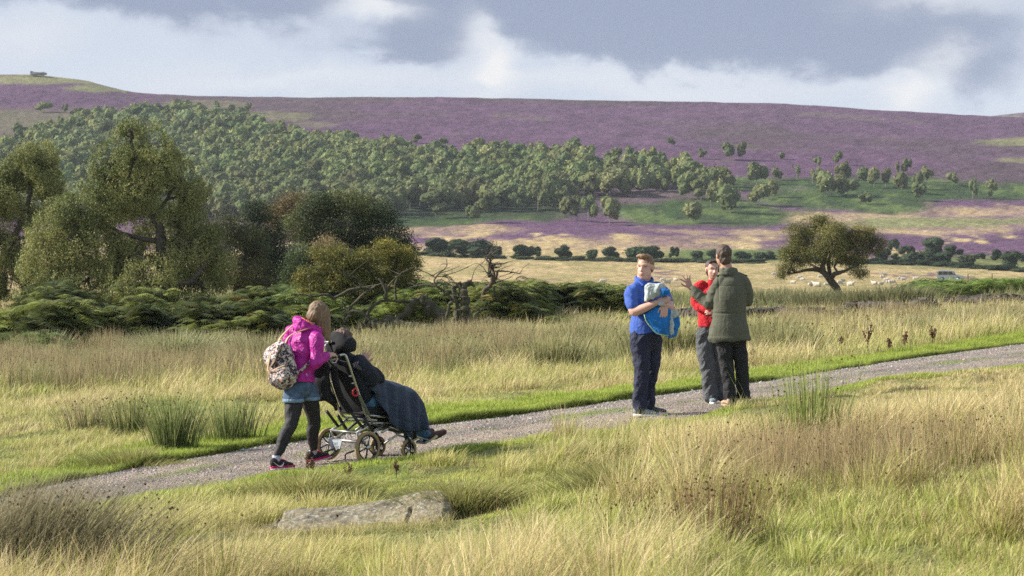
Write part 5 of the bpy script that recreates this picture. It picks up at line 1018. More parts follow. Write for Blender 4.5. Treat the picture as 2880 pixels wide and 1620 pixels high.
SP = [(2178, 778, 0, 'sheep under the left tip of the lone tree\'s lowest bough'), (2200, 790, 1, 'sheep head-on, lower left of the lone tree'), (2231, 803, 1, 'narrow standing sheep left of the lone tree'), (2257, 793, 0, 'grazing sheep second left of the trunk'), (2281, 806, 2, 'large bright sheep lying left of the trunk'), (2298, 807, 2, 'creamy sheep lying just right of the large bright one'), (2248, 787, 0, 'distant sheep behind the grazing one'), (2308, 786, 1, 'white sheep beside the bending trunk, on its left'), (2326, 804, 2, 'cream lamb lying close to the trunk'), (2362, 805, 0, 'small sheep just right of the trunk'), (2371, 797, 1, 'standing sheep right of the trunk'), (2392, 805, 2, 'large greyish white sheep lying right of the trunk'), (2459, 801, 2, 'grey sheep lying in the gap between tree and flock'), (2478, 802, 2, 'shaded sheep at the left of the flock'), (2482, 786, 0, 'upper sheep of the flock, turned away'), (2488, 779, 1, 'rearmost sheep of the flock'), (2494, 793, 0, 'middle sheep of the flock'), (2500, 802, 1, 'front sheep of the flock, facing left'), (2508, 803, 0, 'front sheep at the right of the flock'), (2533, 790, 0, 'sheep alone right of the flock'), (2541, 793, 1, 'sheep beside the lone right one'), (2576, 792, 1, 'single white sheep left of the car'), (2676, 793, 0, 'sheep standing before the parked car'), (2690, 792, 2, 'cream sheep lying before the parked car'),
  (1864, 794, 0, 'sheep right behind the boy\'s shoulder'), (1876, 806, 1, 'larger sheep just right of the boy'), (1658, 808, 2, 'white sheep lying above the bracken, left of the boy'), (1697, 800, 0, 'small sheep left of the boy'), (2060, 800, 0, 'sheep between the couple and the lone tree'), (1900, 790, 2, 'distant cream sheep behind the gap between boy and couple')]
for i, (px, py, k, lab) in enumerate(SP):
    p = at(px, py, 230, 520); o = bpy.data.objects.new('sheep', SM[k]); COL.objects.link(o); o.location = p; s = random.uniform(.78, .98)*(1.2 if 'arge' in lab else 1); o.scale = (s, s, s); o.rotation_euler = (0, 0, random.choice([0, math.pi])+random.uniform(-.8, .8)); tag(o, lab, 'sheep', 'sheep grazing in the far pasture')
paint = mat('silver paint', (.34, .40, .44), .35, metal=.3, var=.05); glass = mat('dark glass', (.02, .025, .03), .1, var=0, spec=.8); tyre = mat('rubber', (.02, .02, .02), .8, var=0); chrome = mat('bright metal', (.55, .56, .58), .3, metal=1, var=0); lamp = mat('lamp glass', (.7, .7, .68), .2, var=0); trim = mat('black trim', (.03, .03, .032), .6, var=0)
cp = at(2672, 790, 380, 520); car = empty('parked_car', cp, math.radians(-12)); tag(car, 'silver blue estate car with dark side windows parked at the field edge', 'car')
mb = MB(); hull = [(-2.2, .32), (-2.25, .75), (-2.2, 1.02), (-2.12, 1.74), (-1.9, 1.82), (.25, 1.82), (.5, 1.74), (1.0, 1.10), (2.05, .98), (2.2, .85), (2.22, .4), (1.9, .3)]
mb.prism(hull, -.88, .88); body = mb.mesh('body', False); bm = bmesh.new(); bm.from_mesh(body); bmesh.ops.bevel(bm, geom=[e for e in bm.edges if abs(e.verts[0].co.y) == abs(e.verts[1].co.y) and e.calc_face_angle(0) > .4], offset=.07, segments=2, affect='EDGES'); bm.to_mesh(body); bm.free(); link('body', body, paint, car)
for sgn in (-1, 1):
    for pl in ([(-2.02, 1.08), (-1.98, 1.66), (-1.3, 1.68), (-1.3, 1.1)], [(-1.2, 1.1), (-1.2, 1.68), (-.35, 1.68), (-.35, 1.1)], [(-.25, 1.1), (-.25, 1.68), (.25, 1.68), (.72, 1.12)]):
        q = MB(); q.prism(pl, sgn*.885, sgn*.9); q.build('window', glass, car, False)
    q = MB(); q.box((2.2, sgn*.62, .78), (.04, .16, .09)); q.build('headlight', lamp, car, False)
    q = MB(); q.box((.75, sgn*.98, 1.12), (.06, .09, .07)); q.build('wing_mirror', trim, car, False)
q = MB(); q.add([(.56, -.74, 1.70), (.56, .74, 1.70), (1.0, .78, 1.15), (1.0, -.78, 1.15)], [(0, 1, 2, 3)]); q.v = [(x+.02, y, z+.02) for x, y, z in q.v]; q.build('windscreen', glass, car, False)
q = MB(); q.box((-2.2, 0, 1.4), (.03, .7, .26)); q.build('rear_window', glass, car, False)
for sx in (-1.35, 1.4):
    for sy in (-.82, .82):
        q = MB(); q.tube([(sx, sy-.1, .36), (sx, sy+.1, .36)], .36, 20); w_ = q.build('wheel', tyre, car); q = MB(); q.tube([(sx, sy-.115, .36), (sx, sy+.115, .36)], .21, 14); q.build('rim', chrome, w_)
# ------------------------------------------------------------------ people
skin = mat('skin', attr=True, rough=.5, var=.04, scale=30, spec=.35, bump=.15, bscale=120)
def cloth(name, col, rough=.85, var=.10, scale=60, bump=.25, bscale=220, crease=.022, **k):
    m = mat(name, col, rough, var=var, scale=scale, bump=bump, bscale=bscale, **k); nt = m.node_tree; b = [n for n in nt.nodes if n.type == 'BSDF_PRINCIPLED'][0]; tc = [n for n in nt.nodes if n.type == 'TEX_COORD'][0]
    w = N_(nt, 'ShaderNodeTexNoise'); w.inputs['Scale'].default_value = 9; w.inputs['Detail'].default_value = 2; w.inputs['Distortion'].default_value = 1.6; nt.links.new(tc.outputs['Object'], w.inputs['Vector'])
    s = N_(nt, 'ShaderNodeMath', operation='SUBTRACT'); s.inputs[1].default_value = .5; nt.links.new(w.outputs['Fac'], s.inputs[0]); a = N_(nt, 'ShaderNodeMath', operation='ABSOLUTE'); nt.links.new(s.outputs[0], a.inputs[0]); p = N_(nt, 'ShaderNodeMath', operation='POWER'); p.inputs[1].default_value = .6; nt.links.new(a.outputs[0], p.inputs[0])
    bp = N_(nt, 'ShaderNodeBump'); bp.inputs['Distance'].default_value = crease; bp.inputs['Strength'].default_value = .8; nt.links.new(p.outputs[0], bp.inputs['Height']); bp.invert = True
    old = b.inputs['Normal'].links[0].from_node if b.inputs['Normal'].links else None
    if old: nt.links.new(bp.outputs[0], old.inputs['Normal'])
    else: nt.links.new(bp.outputs[0], b.inputs['Normal'])
    return m
SK = np.array((.58, .355, .27)); SKD = np.array((.46, .27, .20))
V3 = Vector
def frame(f, u=(0, 0, 1)):
    f = V3(f).normalized(); r = f.cross(V3(u)).normalized(); return f, r, r.cross(f).normalized()
def head(mb, c, f, u=(0, 0, 1), s=1.0):
    """skull, jaw, nose, ears, brow and lips, in the head's own frame"""
    f, r, u = frame(f, u); c = V3(c); q = lambda a, b, d: c+r*a*s+f*b*s+u*d*s
    ax = (r, f, u)
    mb.ball(q(0, -.012, .028), (.074*s, .092*s, .088*s), ax, 24, 16); mb.ball(q(0, .022, -.035), (.060*s, .068*s, .078*s), ax, 20, 14); mb.ball(q(0, .050, -.085), (.034*s, .030*s, .026*s), ax)
    mb.ball(q(.03, .045, -.03), (.030*s, .032*s, .034*s), ax); mb.ball(q(-.03, .045, -.03), (.030*s, .032*s, .034*s), ax)
    mb.limb([q(0, .082, .012), q(0, .098, -.012), q(0, .104, -.028)], [(.008*s, .008*s), (.010*s, .010*s), (.0145*s, .012*s)], 10); mb.ball(q(.012, .090, -.031), .009*s, None, 8, 6); mb.ball(q(-.012, .090, -.031), .009*s, None, 8, 6)
    mb.limb([q(-.045, .070, .026), q(0, .084, .024), q(.045, .070, .026)], [.011*s, .011*s, .011*s], 8)
    mb.limb([q(-.022, .082, -.055), q(0, .091, -.053), q(.022, .082, -.055)], [.0065*s, .0075*s, .0065*s], 8); mb.limb([q(-.018, .081, -.065), q(0, .089, -.066), q(.018, .081, -.065)], [.006*s, .008*s, .006*s], 8)
    for e in (-1, 1): mb.ball(q(e*.077, -.008, -.002), (.010*s, .020*s, .032*s), ax, 10, 8)
    return c, f, r, u, s
def headcol(P, H, brow=(.14, .09, .05)):
    c, f, r, u, s = H; d = P-np.array(c); a = d@np.array(r)/s; b = d@np.array(f)/s; h = d@np.array(u)/s
    C = np.tile(SK, (len(P), 1)); near = (np.abs(a) < .1) & (np.abs(h) < .15) & (np.abs(b) < .14)
    def put(m, col, k=1.): 
        m = (m*k)[:, None]; C[:] = C*(1-m)+np.array(col)*m
    g = lambda x, y, cx, cy, rx, ry: np.clip(1.6-1.6*(((x-cx)/rx)**2+((y-cy)/ry)**2), 0, 1)*near*(b > .02)
    for e in (-1, 1):
        put(g(a, h, e*.045, -.035, .028, .024), (.66, .34, .27), .5)
        put(g(a, h, e*.031, .030, .021, .0062), brow, .85); put(g(a, h, e*.030, .010, .0165, .0075), (.12, .08, .07), .8); put(g(a, h, e*.027, .0095, .006, .0045), (.55, .5, .47), .5)
        put(g(a, h, e*.008, -.038, .0045, .003), (.2, .09, .07), .8)
    put(g(a, h, 0, -.060, .026, .0095), (.45, .16, .14), .85); put(g(a, h, 0, -.0598, .022, .0022), (.12, .03, .03), .9)
    return C
def hand(mb, w, d, nrm, thumb, curl=.4, spread=.12, s=1.0, kn=1.0, tcurl=.3):
    """w wrist, d towards the fingers, nrm out of the back of the hand, thumb = side (+1 / -1) of d x nrm"""
    d = V3(d).normalized(); n = V3(nrm); n = (n-d*n.dot(d)).normalized(); t = d.cross(n)*thumb; w = V3(w)
    mb.limb([w-d*.02*s, w+d*.02*s, w+d*.055*s, w+d*.085*s], [(.017*s, .026*s), (.016*s, .032*s), (.015*s, .040*s), (.012*s, .038*s)], 12, side=n, sub=2)
    for i, (o, L_) in enumerate(((.030, .072), (.010, .080), (-.010, .074), (-.029, .058))):
        b = w+d*(.085 if i in (1, 2) else .080)*s+t*o*s; dd = (d+t*(o/.03)*spread*2).normalized(); p = [b-d*.01*s, b]; a = 0
        for k, l in enumerate((.46, .30, .24)):
            a += curl*(.75, 1.0, .8)[k]; v = (dd*math.cos(a)-n*math.sin(a)); p.append(p[-1]+v*L_*l*s)
        mb.limb(p, [.0095*s, .0095*s, .0086*s, .0076*s, .0062*s], 8, sub=2)
    b = w+d*.022*s+t*.024*s; v1 = (t*.75+d*.62-n*.15).normalized(); v2 = (t*(.55-tcurl)+d*.85-n*tcurl).normalized()
    mb.limb([b, b+v1*.034*s, b+v1*.034*s+v2*.030*s, b+v1*.034*s+v2*.052*s], [.0135*s, .0115*s, .0095*s, .0075*s], 8, sub=2)
def shoe(parent, heel, d, L_, up, sole, name='shoe', toe=0.0, h=.085, w=.048, acc=None, laces=None, logo=False):
    d = V3((d[0], d[1], 0)).normalized(); D3 = (d+V3((0, 0, toe))).normalized(); r = d.cross(V3((0, 0, 1))); U = r.cross(D3); heel = V3(heel); q = lambda a, b, c: heel+D3*a*L_+r*b+U*c
    m = MB(); m.limb([q(.10, 0, .055), q(.35, 0, .058), q(.62, 0, .045), q(.88, 0, .036)], [(.038, w*.78), (.034, w*.80), (.028, w*.95), (.020, w*.78)], 14, side=U); m.limb([q(.12, 0, .05), q(.14, 0, h)], [(.04, .036), (.043, .037)], 12, side=D3)
    o = m.soft(name, up, parent, .006, 3)
    m = MB(); out = []
    for k in range(28):
        th = 2*math.pi*k/28; a = .5+.53*math.cos(th); ww = w*(.92 if a > .5 else .74)*(1+.10*math.sin(a*6)); out.append((a, ww*math.sin(th)*1.06))
    V = [q(a, b, 0) for a, b in out]+[q(a, b, .024) for a, b in out]; m.add(V, [tuple(range(28)), tuple(range(55, 27, -1))]+[(k, k+28, (k+1) % 28+28, (k+1) % 28) for k in range(28)]); m.build('sole', sole, o)
    if acc is not None:
        m = MB(); m.limb([q(.22, 0, h+.0), q(.42, 0, .093), q(.62, 0, .074)], [(.008, .020), (.008, .022), (.007, .02)], 10, side=U); m.build('tongue', acc, o)
        m = MB(); m.tube([q(a, w*(.90 if a > .5 else .80)*math.sqrt(max(0, 1-((a-.5)/.56)**2)), .028) for a in np.linspace(0, 1, 14)], .005, 5); m.tube([q(a, -w*(.90 if a > .5 else .80)*math.sqrt(max(0, 1-((a-.5)/.56)**2)), .028) for a in np.linspace(0, 1, 14)], .005, 5); m.build('stripe', acc, o)
    if logo:      # the curved tick on the outer side
        pts = [(.02, .074), (.12, .054), (.24, .038), (.30, .034), (.37, .040), (.46, .066), (.45, .050), (.41, .032), (.35, .022), (.27, .024), (.15, .044)]
        m = MB(); yy = w*.86; V = [q(a, yy+.003, c) for a, c in pts]; V2 = [q(a, yy-.012, c) for a, c in pts]; k = len(pts)
        m.add(V+V2, [tuple(range(k)), tuple(range(2*k-1, k-1, -1))]+[(i, i+k, (i+1) % k+k, (i+1) % k) for i in range(k)]); m.build('logo', logo, o, False)
    return o
def folds(sc=(9, 9, 22), amp=.008, seed=0, fine=.004):
    def f(P):
        w = vn3(P, (4, 4, 4), seed+3)*2.2
        a = vn3(P+w[:, None]*.05, sc, seed); b = vn3(P, tuple(c*2.3 for c in sc), seed+40)
        return amp*2*(1-np.abs(2*a-1)*2.0).clip(-1, 1)*.5+fine*2*(b-.5)
    return f
def hairmat(name, a, b):
    return mat(name, a, .55, var=.45, scale=22, bump=.5, bscale=90, stretch=(3, 3, .5), spec=.5)
def strands(seed, amp=.005, sc=(70, 70, 14)):
    return lambda P: amp*2*(vn3(P, sc, seed)-.5)+amp*1.2*(vn3(P, (22, 22, 6), seed+4)-.5)
# ---- the boy in the blue polo shirt
P0 = onpath(1700+318/2.684, 660+1368/2.684); S0 = P0.y/26.4
boy = empty('person', P0); boy.scale = (S0,)*3; tag(boy, 'boy in blue polo shirt and navy trousers hugging a folded blue coat', 'person')
Rv = V3((.70, .71, 0)); Fv = V3((.71, -.70, 0))
mb = MB(); Hb = head(mb, (-.018, -.035, 1.618), (-.40, -.91, -.03), s=1.13); mb.ball((-.025, -.075, 1.555), (.075, .055, .06)); mb.ball((-.025, -.06, 1.52), (.062, .06, .045))
mb.limb([(-.03, .02, 1.36), (-.03, .0, 1.46), (-.025, -.01, 1.56)], [(.085, .095), (.078, .082), (.072, .074)], 14)
mb.limb([(-.01, .0, .92), (.0, 0, 1.1), (0, 0, 1.34)], [(.11, .14), (.115, .145), (.10, .15)], 16, side=Fv)
RS, RE, RW = V3((-.165, -.10, 1.335)), V3((-.150, -.19, 1.135)), V3((.10, -.285, 1.245)); LS, LE, LW = V3((.175, .10, 1.335)), V3((.255, -.05, 1.165)), V3((.185, -.27, 1.215))
mb.limb([RS, (-.165, -.15, 1.22), RE], [.062, .058, .052], 14); mb.limb([RE, RE.lerp(RW, .35)+V3((0, 0, -.004)), RW], [.052, .050, .031], 14)
mb.limb([LS, (.23, .04, 1.24), LE], [.062, .056, .05], 14); mb.limb([LE, LE.lerp(LW, .4), LW], [.05, .044, .031], 14)
hand(mb, RW, (.93, -.05, .36), (-.1, -.9, .35), 1, .35, .05, 1.04); hand(mb, LW, (-.12, -.12, -1), (.1, -1, -.05), 1, .28, .06, 1.04)
for sx, a in ((-.07, -.07), (.05, .10)): mb.limb([(sx, a, .9), (sx, a, .48), (sx-.005, a, .1)], [.05, .04, .03], 12)
mb.soft('body', skin, boy, .006, 4, color=lambda P: headcol(P, Hb, (.22, .13, .07)))
mb = MB(); c, f, r, u, s = Hb; ax = (r, f, u)
mb.ball(c-f*.024+u*.054, (.091, .103, .090), ax, 24, 16); mb.ball(c-f*.058+u*.0, (.083, .062, .082), ax); mb.limb([c+f*.055+u*.118-r*.06, c+f*.074+u*.128, c+f*.05+u*.122+r*.06], [(.020, .03), (.026, .035), (.020, .03)], 12)
mb.soft('hair', hairmat('light brown hair', (.22, .135, .07), 0), boy, .006, 2, fold=strands(5, .006), deform=lambda P, N: np.zeros_like(P))
blue = cloth('blue polo', (.045, .11, .43), crease=.014); navy = cloth('navy cotton', (.018, .022, .05), scale=20, var=.2)
mb = MB(); mb.limb([(-.015, 0, .905), (-.005, -.01, 1.02), (.01, -.01, 1.16), (.0, .0, 1.30), (-.02, .01, 1.42)], [(.165, .172), (.168, .170), (.165, .165), (.14, .165), (.10, .13)], 22, side=Fv)
mb.limb([RS+V3((.07, .04, .055)), RS, (-.168, -.135, 1.25), (-.162, -.165, 1.19)], [.075, .078, .074, .068], 16); mb.limb([LS+V3((-.07, -.03, .055)), LS, (.205, .055, 1.27), (.225, .03, 1.235)], [.075, .076, .07, .064], 16)
mb.limb([(-.03, .0, 1.38), (-.03, 0, 1.47)], [(.11, .115), (.092, .096)], 16, side=Fv)
mb.soft('polo_shirt', blue, boy, .008, 6, fold=folds((7, 7, 16), .010, 11), zmin=lambda P: .905+.02*np.sin(P[:, 0]*9))
mb = MB(); mb.limb([(-.120, .05, 1.495), (-.105, -.06, 1.475), (-.045, -.12, 1.42)], [(.022, .012)]*3, 10); mb.limb([(.062, .06, 1.49), (.065, -.04, 1.475), (.02, -.115, 1.42)], [(.022, .012)]*3, 10); mb.limb([(-.115, .05, 1.50), (-.03, .10, 1.505), (.058, .06, 1.495)], [(.022, .012)]*3, 10); mb.soft('collar', blue, boy, .006, 2)
mb = MB(); mb.limb([(-.01, .0, .93), (-.01, 0, .86), (-.01, 0, .80)], [(.145, .172), (.155, .178), (.15, .172)], 20, side=Fv)
mb.limb([(-.075, -.06, .84), (-.065, -.075, .62), (-.055, -.08, .45), (-.075, -.06, .26), (-.07, -.05, .085)], [.112, .095, .077, .074, .080], 16); mb.limb([(.065, .09, .84), (.065, .10, .62), (.055, .10, .45), (.02, .12, .26), (.03, .13, .085)], [.108, .092, .074, .072, .078], 16)
mb.soft('trousers', navy, boy, .008, 5, fold=folds((16, 16, 10), .011, 21, .005))
grey_s = cloth('grey shoe', (.20, .25, .27)); white_s = mat('white rubber', (.68, .67, .64), .6, var=.08, scale=30); dks = cloth('dark grey shoe', (.06, .075, .09))
shoe(boy, (-.145, -.045, -.004), (.96, -.28), .275, grey_s, white_s); shoe(boy, (-.02, .15, -.004), (.97, .1), .27, dks, white_s)
# the coat he holds
coat = empty('folded_coat', P0); coat.scale = (S0,)*3; tag(coat, 'bright blue and pale grey coat bundled against the boy\'s chest', 'coat')
bx = lambda x, y: (-.293+.000671*x, 1.791-.000671*y)
bluec = cloth('bright blue fleece', (.008, .16, .50), scale=14, var=.25); greyc = cloth('pale grey lining', (.42, .47, .45), scale=16, var=.15); lime = cloth('lime piping', (.45, .62, .22))
def sheet(lst, y0, th, bulge=0.):
    m = MB(); P_ = [bx(*a) for a in lst]; cx = sum(p[0] for p in P_)/len(P_); cz = sum(p[1] for p in P_)/len(P_)
    for k, (sc_, dy) in enumerate(((1., 0), (.8, -bulge), (.45, -bulge*1.5))): m.prism([(cx+(p[0]-cx)*sc_, cz+(p[1]-cz)*sc_) for p in P_], y0+dy, y0+dy+th)
    return m
m = sheet([(375, 1010), (480, 930), (600, 850), (690, 860), (800, 960), (780, 1120), (772, 1345), (690, 1345), (600, 1320), (520, 1260), (430, 1150)], -.25, .07, .018); m.soft('blue_side', bluec, coat, .007, 8, fold=folds((9, 9, 7), .016, 31, .004))
m = sheet([(405, 560), (450, 520), (560, 510), (680, 520), (705, 570), (690, 680), (600, 700), (500, 750), (400, 800), (400, 680)], -.30, .09, .02); m.soft('grey_lining', greyc, coat, .007, 8, fold=folds((12, 12, 12), .014, 41, .004))
m = sheet([(645, 600), (775, 610), (770, 670), (740, 720), (650, 710)], -.34, .06, .012); m.soft('cuff', bluec, coat, .006, 5, fold=folds((14, 14, 14), .01, 51))
m = sheet([(600, 800), (700, 790), (700, 870), (640, 880), (590, 850)], -.31, .06, .01); m.soft('grey_lining', greyc, coat, .007, 5)
m = sheet([(775, 960), (830, 960), (850, 1120), (870, 1330), (800, 1345), (770, 1200)], -.23, .05, .01); m.soft('grey_lining', greyc, coat, .007, 5, fold=folds((12, 12, 6), .01, 61))
m = sheet([(810, 950), (900, 960), (950, 1000), (940, 1050), (820, 1075)], -.21, .05, .012); m.soft('grey_lining', greyc, coat, .007, 5, fold=folds((12, 12, 6), .01, 62))
m = sheet([(840, 1080), (930, 1060), (945, 1150), (930, 1330), (905, 1375), (770, 1385), (775, 1330), (860, 1320)], -.20, .06, .014); m.soft('blue_side', bluec, coat, .007, 6, fold=folds((11, 11, 7), .014, 71))
m = MB(); m.tube([(bx(*a)[0], -.265, bx(*a)[1]) for a in ((376, 1012), (400, 1100), (432, 1155), (522, 1265), (600, 1325), (690, 1348), (770, 1348))], .0045, 6); m.build('piping', lime, coat)
# ---- the woman in red
P1 = onpath(1700+800/2.684, 660+1274/2.684); S1 = P1.y/28.6
wr = empty('person', P1); wr.scale = (S1,)*3; tag(wr, 'woman in red zipped jacket and grey trousers, arms folded, half hidden by the man', 'person')
mb = MB(); Hw = head(mb, (.022, -.02, 1.578), (.22, -.96, -.04), s=.98)
mb.limb([(.03, .02, 1.36), (.03, .0, 1.44), (.025, 0, 1.52)], [.055, .050, .050], 12); mb.limb([(.02, 0, .9), (.02, 0, 1.1), (.03, 0, 1.33)], [(.11, .09), (.10, .085), (.12, .08)], 14, side=(1, 0, 0))
mb.limb([(-.13, 0, 1.37), (-.165, -.01, 1.16)], [.04, .038], 10); mb.limb([(-.165, -.02, 1.15), (.0, -.17, 1.10)], [.036, .027], 10); mb.limb([(.19, 0, 1.37), (.23, -.01, 1.16)], [.04, .038], 10); mb.limb([(.23, -.02, 1.15), (.07, -.18, 1.09)], [.036, .027], 10)
hand(mb, (.01, -.175, 1.095), (1, -.1, -.02), (0, -1, .1), 1, .25, .04, .92); hand(mb, (.06, -.19, 1.085), (-1, -.1, .02), (0, -1, .2), -1, .3, .04, .92)
for sx in (-.07, .12): mb.limb([(sx, .0, .88), (sx, 0, .48), (sx+.03, 0, .09)], [.05, .038, .03], 12)
mb.soft('body', skin, wr, .006, 4, color=lambda P: headcol(P, Hw, (.10, .06, .04)))
mb = MB(); c, f, r, u, s = Hw; ax = (r, f, u); mb.ball(c-f*.024+u*.040, (.079, .088, .080), ax, 24, 16); mb.ball(c-f*.05-u*.02, (.070, .055, .07), ax); mb.limb([c+f*.045+u*.088-r*.055, c+f*.058+u*.104, c+f*.045+u*.088+r*.055], [(.012, .02)]*3, 10); mb.limb([c-f*.10-u*.01, c-f*.12-u*.07, c-f*.09-u*.13], [.03, .026, .012], 10)
mb.limb([c-r*.074+f*.01+u*.04, c-r*.078-f*.002-u*.03], [(.012, .02), (.01, .016)], 8); mb.soft('hair', hairmat('dark brown hair', (.065, .038, .025), 0), wr, .006, 2, fold=strands(6, .003))
red = cloth('red fleece', (.52, .008, .018)); gry = cloth('grey trousers', (.085, .09, .10), scale=20, var=.2)
mb = MB(); mb.limb([(.015, 0, .915), (.01, 0, .98), (.01, 0, 1.12), (.02, 0, 1.27), (.03, .01, 1.385)], [(.165, .125), (.155, .12), (.155, .118), (.17, .12), (.085, .075)], 20, side=(1, 0, 0))
mb.limb([(-.08, 0, 1.40), (-.13, 0, 1.375), (-.165, -.005, 1.26), (-.17, -.02, 1.155)], [.05, .062, .058, .055], 14); mb.limb([(-.17, -.02, 1.15), (-.09, -.10, 1.12), (-.005, -.165, 1.10)], [.055, .05, .042], 14)
mb.limb([(.12, 0, 1.40), (.185, 0, 1.375), (.225, -.005, 1.26), (.23, -.02, 1.155)], [.05, .062, .058, .055], 14); mb.limb([(.23, -.02, 1.15), (.15, -.11, 1.12), (.08, -.175, 1.095)], [.055, .05, .042], 14); mb.limb([(.03, .0, 1.37), (.03, -.005, 1.435)], [(.072, .07), (.062, .062)], 14)
mb.soft('jacket', red, wr, .008, 5, fold=folds((8, 8, 18), .010, 81), zmin=.905)
mb = MB(); wt = mat('white stitching', (.75, .72, .72), .8, var=0)
def glyph(strokes, o, sx, sz, R, U, Nn, t, rad): # little stitched letters
    for st in strokes: mb.tube([V3(o)+V3(R)*p[0]*sx+V3(U)*p[1]*sz+V3(Nn)*t for p in st], rad, 5)
S_ = [[(1, .9), (.5, 1.05), (0, .8), (.5, .5), (1, .25), (.5, -.05), (0, .1)]]; C_ = [[(1, .55), (.5, .7), (0, .35), (.5, 0), (1, .1)]]; O_ = [[(.5, .7), (0, .35), (.5, 0), (1, .35), (.5, .7)]]; U_ = [[(0, .7), (0, .1), (.5, 0), (1, .1), (1, .7)]]
for k, g_ in enumerate((S_, C_, O_, U_)): glyph(g_, (-.058+.024*k, -.128, 1.305), .017, .024, (1, 0, 0), (0, 0, 1), (0, -1, 0), .004, .0026)
mb.tube([(-.055, -.132, 1.288), (.02, -.132, 1.288)], .0022, 5); mb.build('lettering', wt, wr)
mb = MB(); mb.limb([(.012, 0, .93), (.012, 0, .84), (.012, 0, .79)], [(.150, .11), (.165, .12), (.16, .115)], 18, side=(1, 0, 0)); mb.limb([(-.070, 0, .82), (-.065, -.01, .62), (-.03, -.02, .44), (-.01, 0, .25), (.01, 0, .075)], [.098, .094, .094, .088, .094], 16); mb.limb([(.10, .02, .82), (.12, .02, .62), (.13, .02, .44), (.15, .04, .25), (.16, .04, .075)], [.098, .092, .088, .084, .088], 16)
mb.soft('trousers', gry, wr, .008, 5, fold=folds((16, 16, 9), .011, 91, .005))
shoe(wr, (.015, .075, -.004), (.05, -1), .255, grey_s, white_s, w=.046); shoe(wr, (.165, .11, -.004), (.2, -.98), .255, grey_s, white_s, w=.046)
# ---- the man in the green field jacket
P2 = onpath(1700+1000/2.684, 660+1299/2.684); S2 = P2.y/27.6
man = empty('person', P2); man.scale = (S2,)*3; tag(man, 'man in olive green field jacket seen from behind, one hand raised with spread fingers', 'person')
mb = MB(); Hm = head(mb, (-.155, .03, 1.715), (-.38, .92, .0), s=1.06)
mb.limb([(-.09, .0, 1.46), (-.11, .005, 1.56), (-.135, .015, 1.66)], [.075, .064, .060], 14); mb.limb([(-.08, 0, .9), (-.08, 0, 1.15), (-.07, 0, 1.45)], [(.14, .10), (.13, .10), (.15, .09)], 14, side=(1, 0, 0))
ME = V3((-.285, .06, 1.155)); MW = V3((-.505, .15, 1.335)); mb.limb([(-.20, .01, 1.44), ME], [.05, .045], 10); mb.limb([ME, MW], [.042, .03], 12)
hand(mb, MW+V3((-.012, .0, .012)), (-.42, .10, .9), (.35, -.92, .2), -1, .10, .34, 1.12, tcurl=-.15)
mb.limb([(.08, 0, 1.42), (.13, .05, 1.20)], [.045, .04], 10); mb.limb([(.13, .05, 1.20), (.06, .26, 1.24)], [.042, .03], 10); hand(mb, (.06, .27, 1.245), (-.6, .7, .3), (.3, .3, .9), 1, .4, .08, 1.08)
for sx, a in ((-.13, 0), (.03, .04)): mb.limb([(sx, a, .88), (sx+.025, a, .48), (sx+.05, a, .09)], [.05, .04, .03], 12)
mb.soft('body', skin, man, .006, 3, color=lambda P: np.tile(SKD, (len(P), 1)))
mb = MB(); c, f, r, u, s = Hm; ax = (r, f, u); mb.ball(c-f*.022+u*.035, (.090, .100, .098), ax, 24, 16); mb.ball(c-f*.056-u*.035, (.076, .060, .075), ax); mb.ball(c+f*.04+u*.085, (.066, .05, .045), ax)
mb.soft('hair', hairmat('greying brown hair', (.085, .055, .036), 0), man, .006, 2, fold=strands(7, .0055))
olive = cloth('olive field cloth', (.098, .102, .070), scale=26, var=.12, rough=.9, crease=.009)
mb = MB(); mb.limb([(-.085, .0, .765), (-.085, .0, .86), (-.085, 0, 1.06), (-.075, 0, 1.26), (-.06, .0, 1.40), (-.07, 0, 1.49)], [(.245, .160), (.228, .152), (.188, .132), (.190, .138), (.165, .115), (.105, .082)], 26, side=(1, 0, 0))
mb.limb([(-.11, .0, 1.475), (-.185, .0, 1.425), (-.255, .03, 1.29), (-.288, .055, 1.165)], [.060, .072, .070, .068], 16); mb.limb([(-.292, .055, 1.165), (-.40, .105, 1.235), (-.497, .145, 1.325)], [.072, .060, .050], 16)
mb.limb([(.0, .0, 1.475), (.070, .0, 1.43), (.118, .02, 1.30), (.130, .055, 1.19)], [.060, .070, .068, .064], 16); mb.limb([(.130, .055, 1.20), (.09, .16, 1.215), (.05, .25, 1.24)], [.064, .056, .048], 16)
def jf(P):
    b = folds((5, 5, 4), .005, 101, .002)(P); b = b+folds((13, 13, 13), .010, 107, 0)(P)*sstep(-.22, -.30, P[:, 0])
    w = np.exp(-((P[:, 2]-1.065)/.010)**2)*(P[:, 0] > -.30); b -= .009*w; b -= .007*np.exp(-((P[:, 0]+.215-.0*P[:, 2])/.008)**2)*sstep(1.15, 1.25, P[:, 2])*(P[:, 1] < 0); b += .004*np.exp(-((P[:, 2]-.785)/.012)**2)*(P[:, 0] > -.36)
    yk = np.exp(-((P[:, 2]-1.375)/.006)**2)*(P[:, 1] < -.03); return b-.004*yk
mb.soft('jacket', olive, man, .008, 5, fold=jf, zmin=lambda P: .752-.02*sstep(0, -.3, P[:, 0])+.006*np.sin(P[:, 0]*30))
mb = MB()
for rr, zz in ((.088, 1.50), (.080, 1.53), (.074, 1.555)):
    mb.tube([(-.095+math.cos(t)*rr*1.1, .005+math.sin(t)*rr*.95, zz+.012*math.sin(t)*-1) for t in np.linspace(0, 2*math.pi, 22)], (.020), 8, False)
mb.soft('collar', olive, man, .007, 3, fold=folds((20, 20, 30), .005, 111))
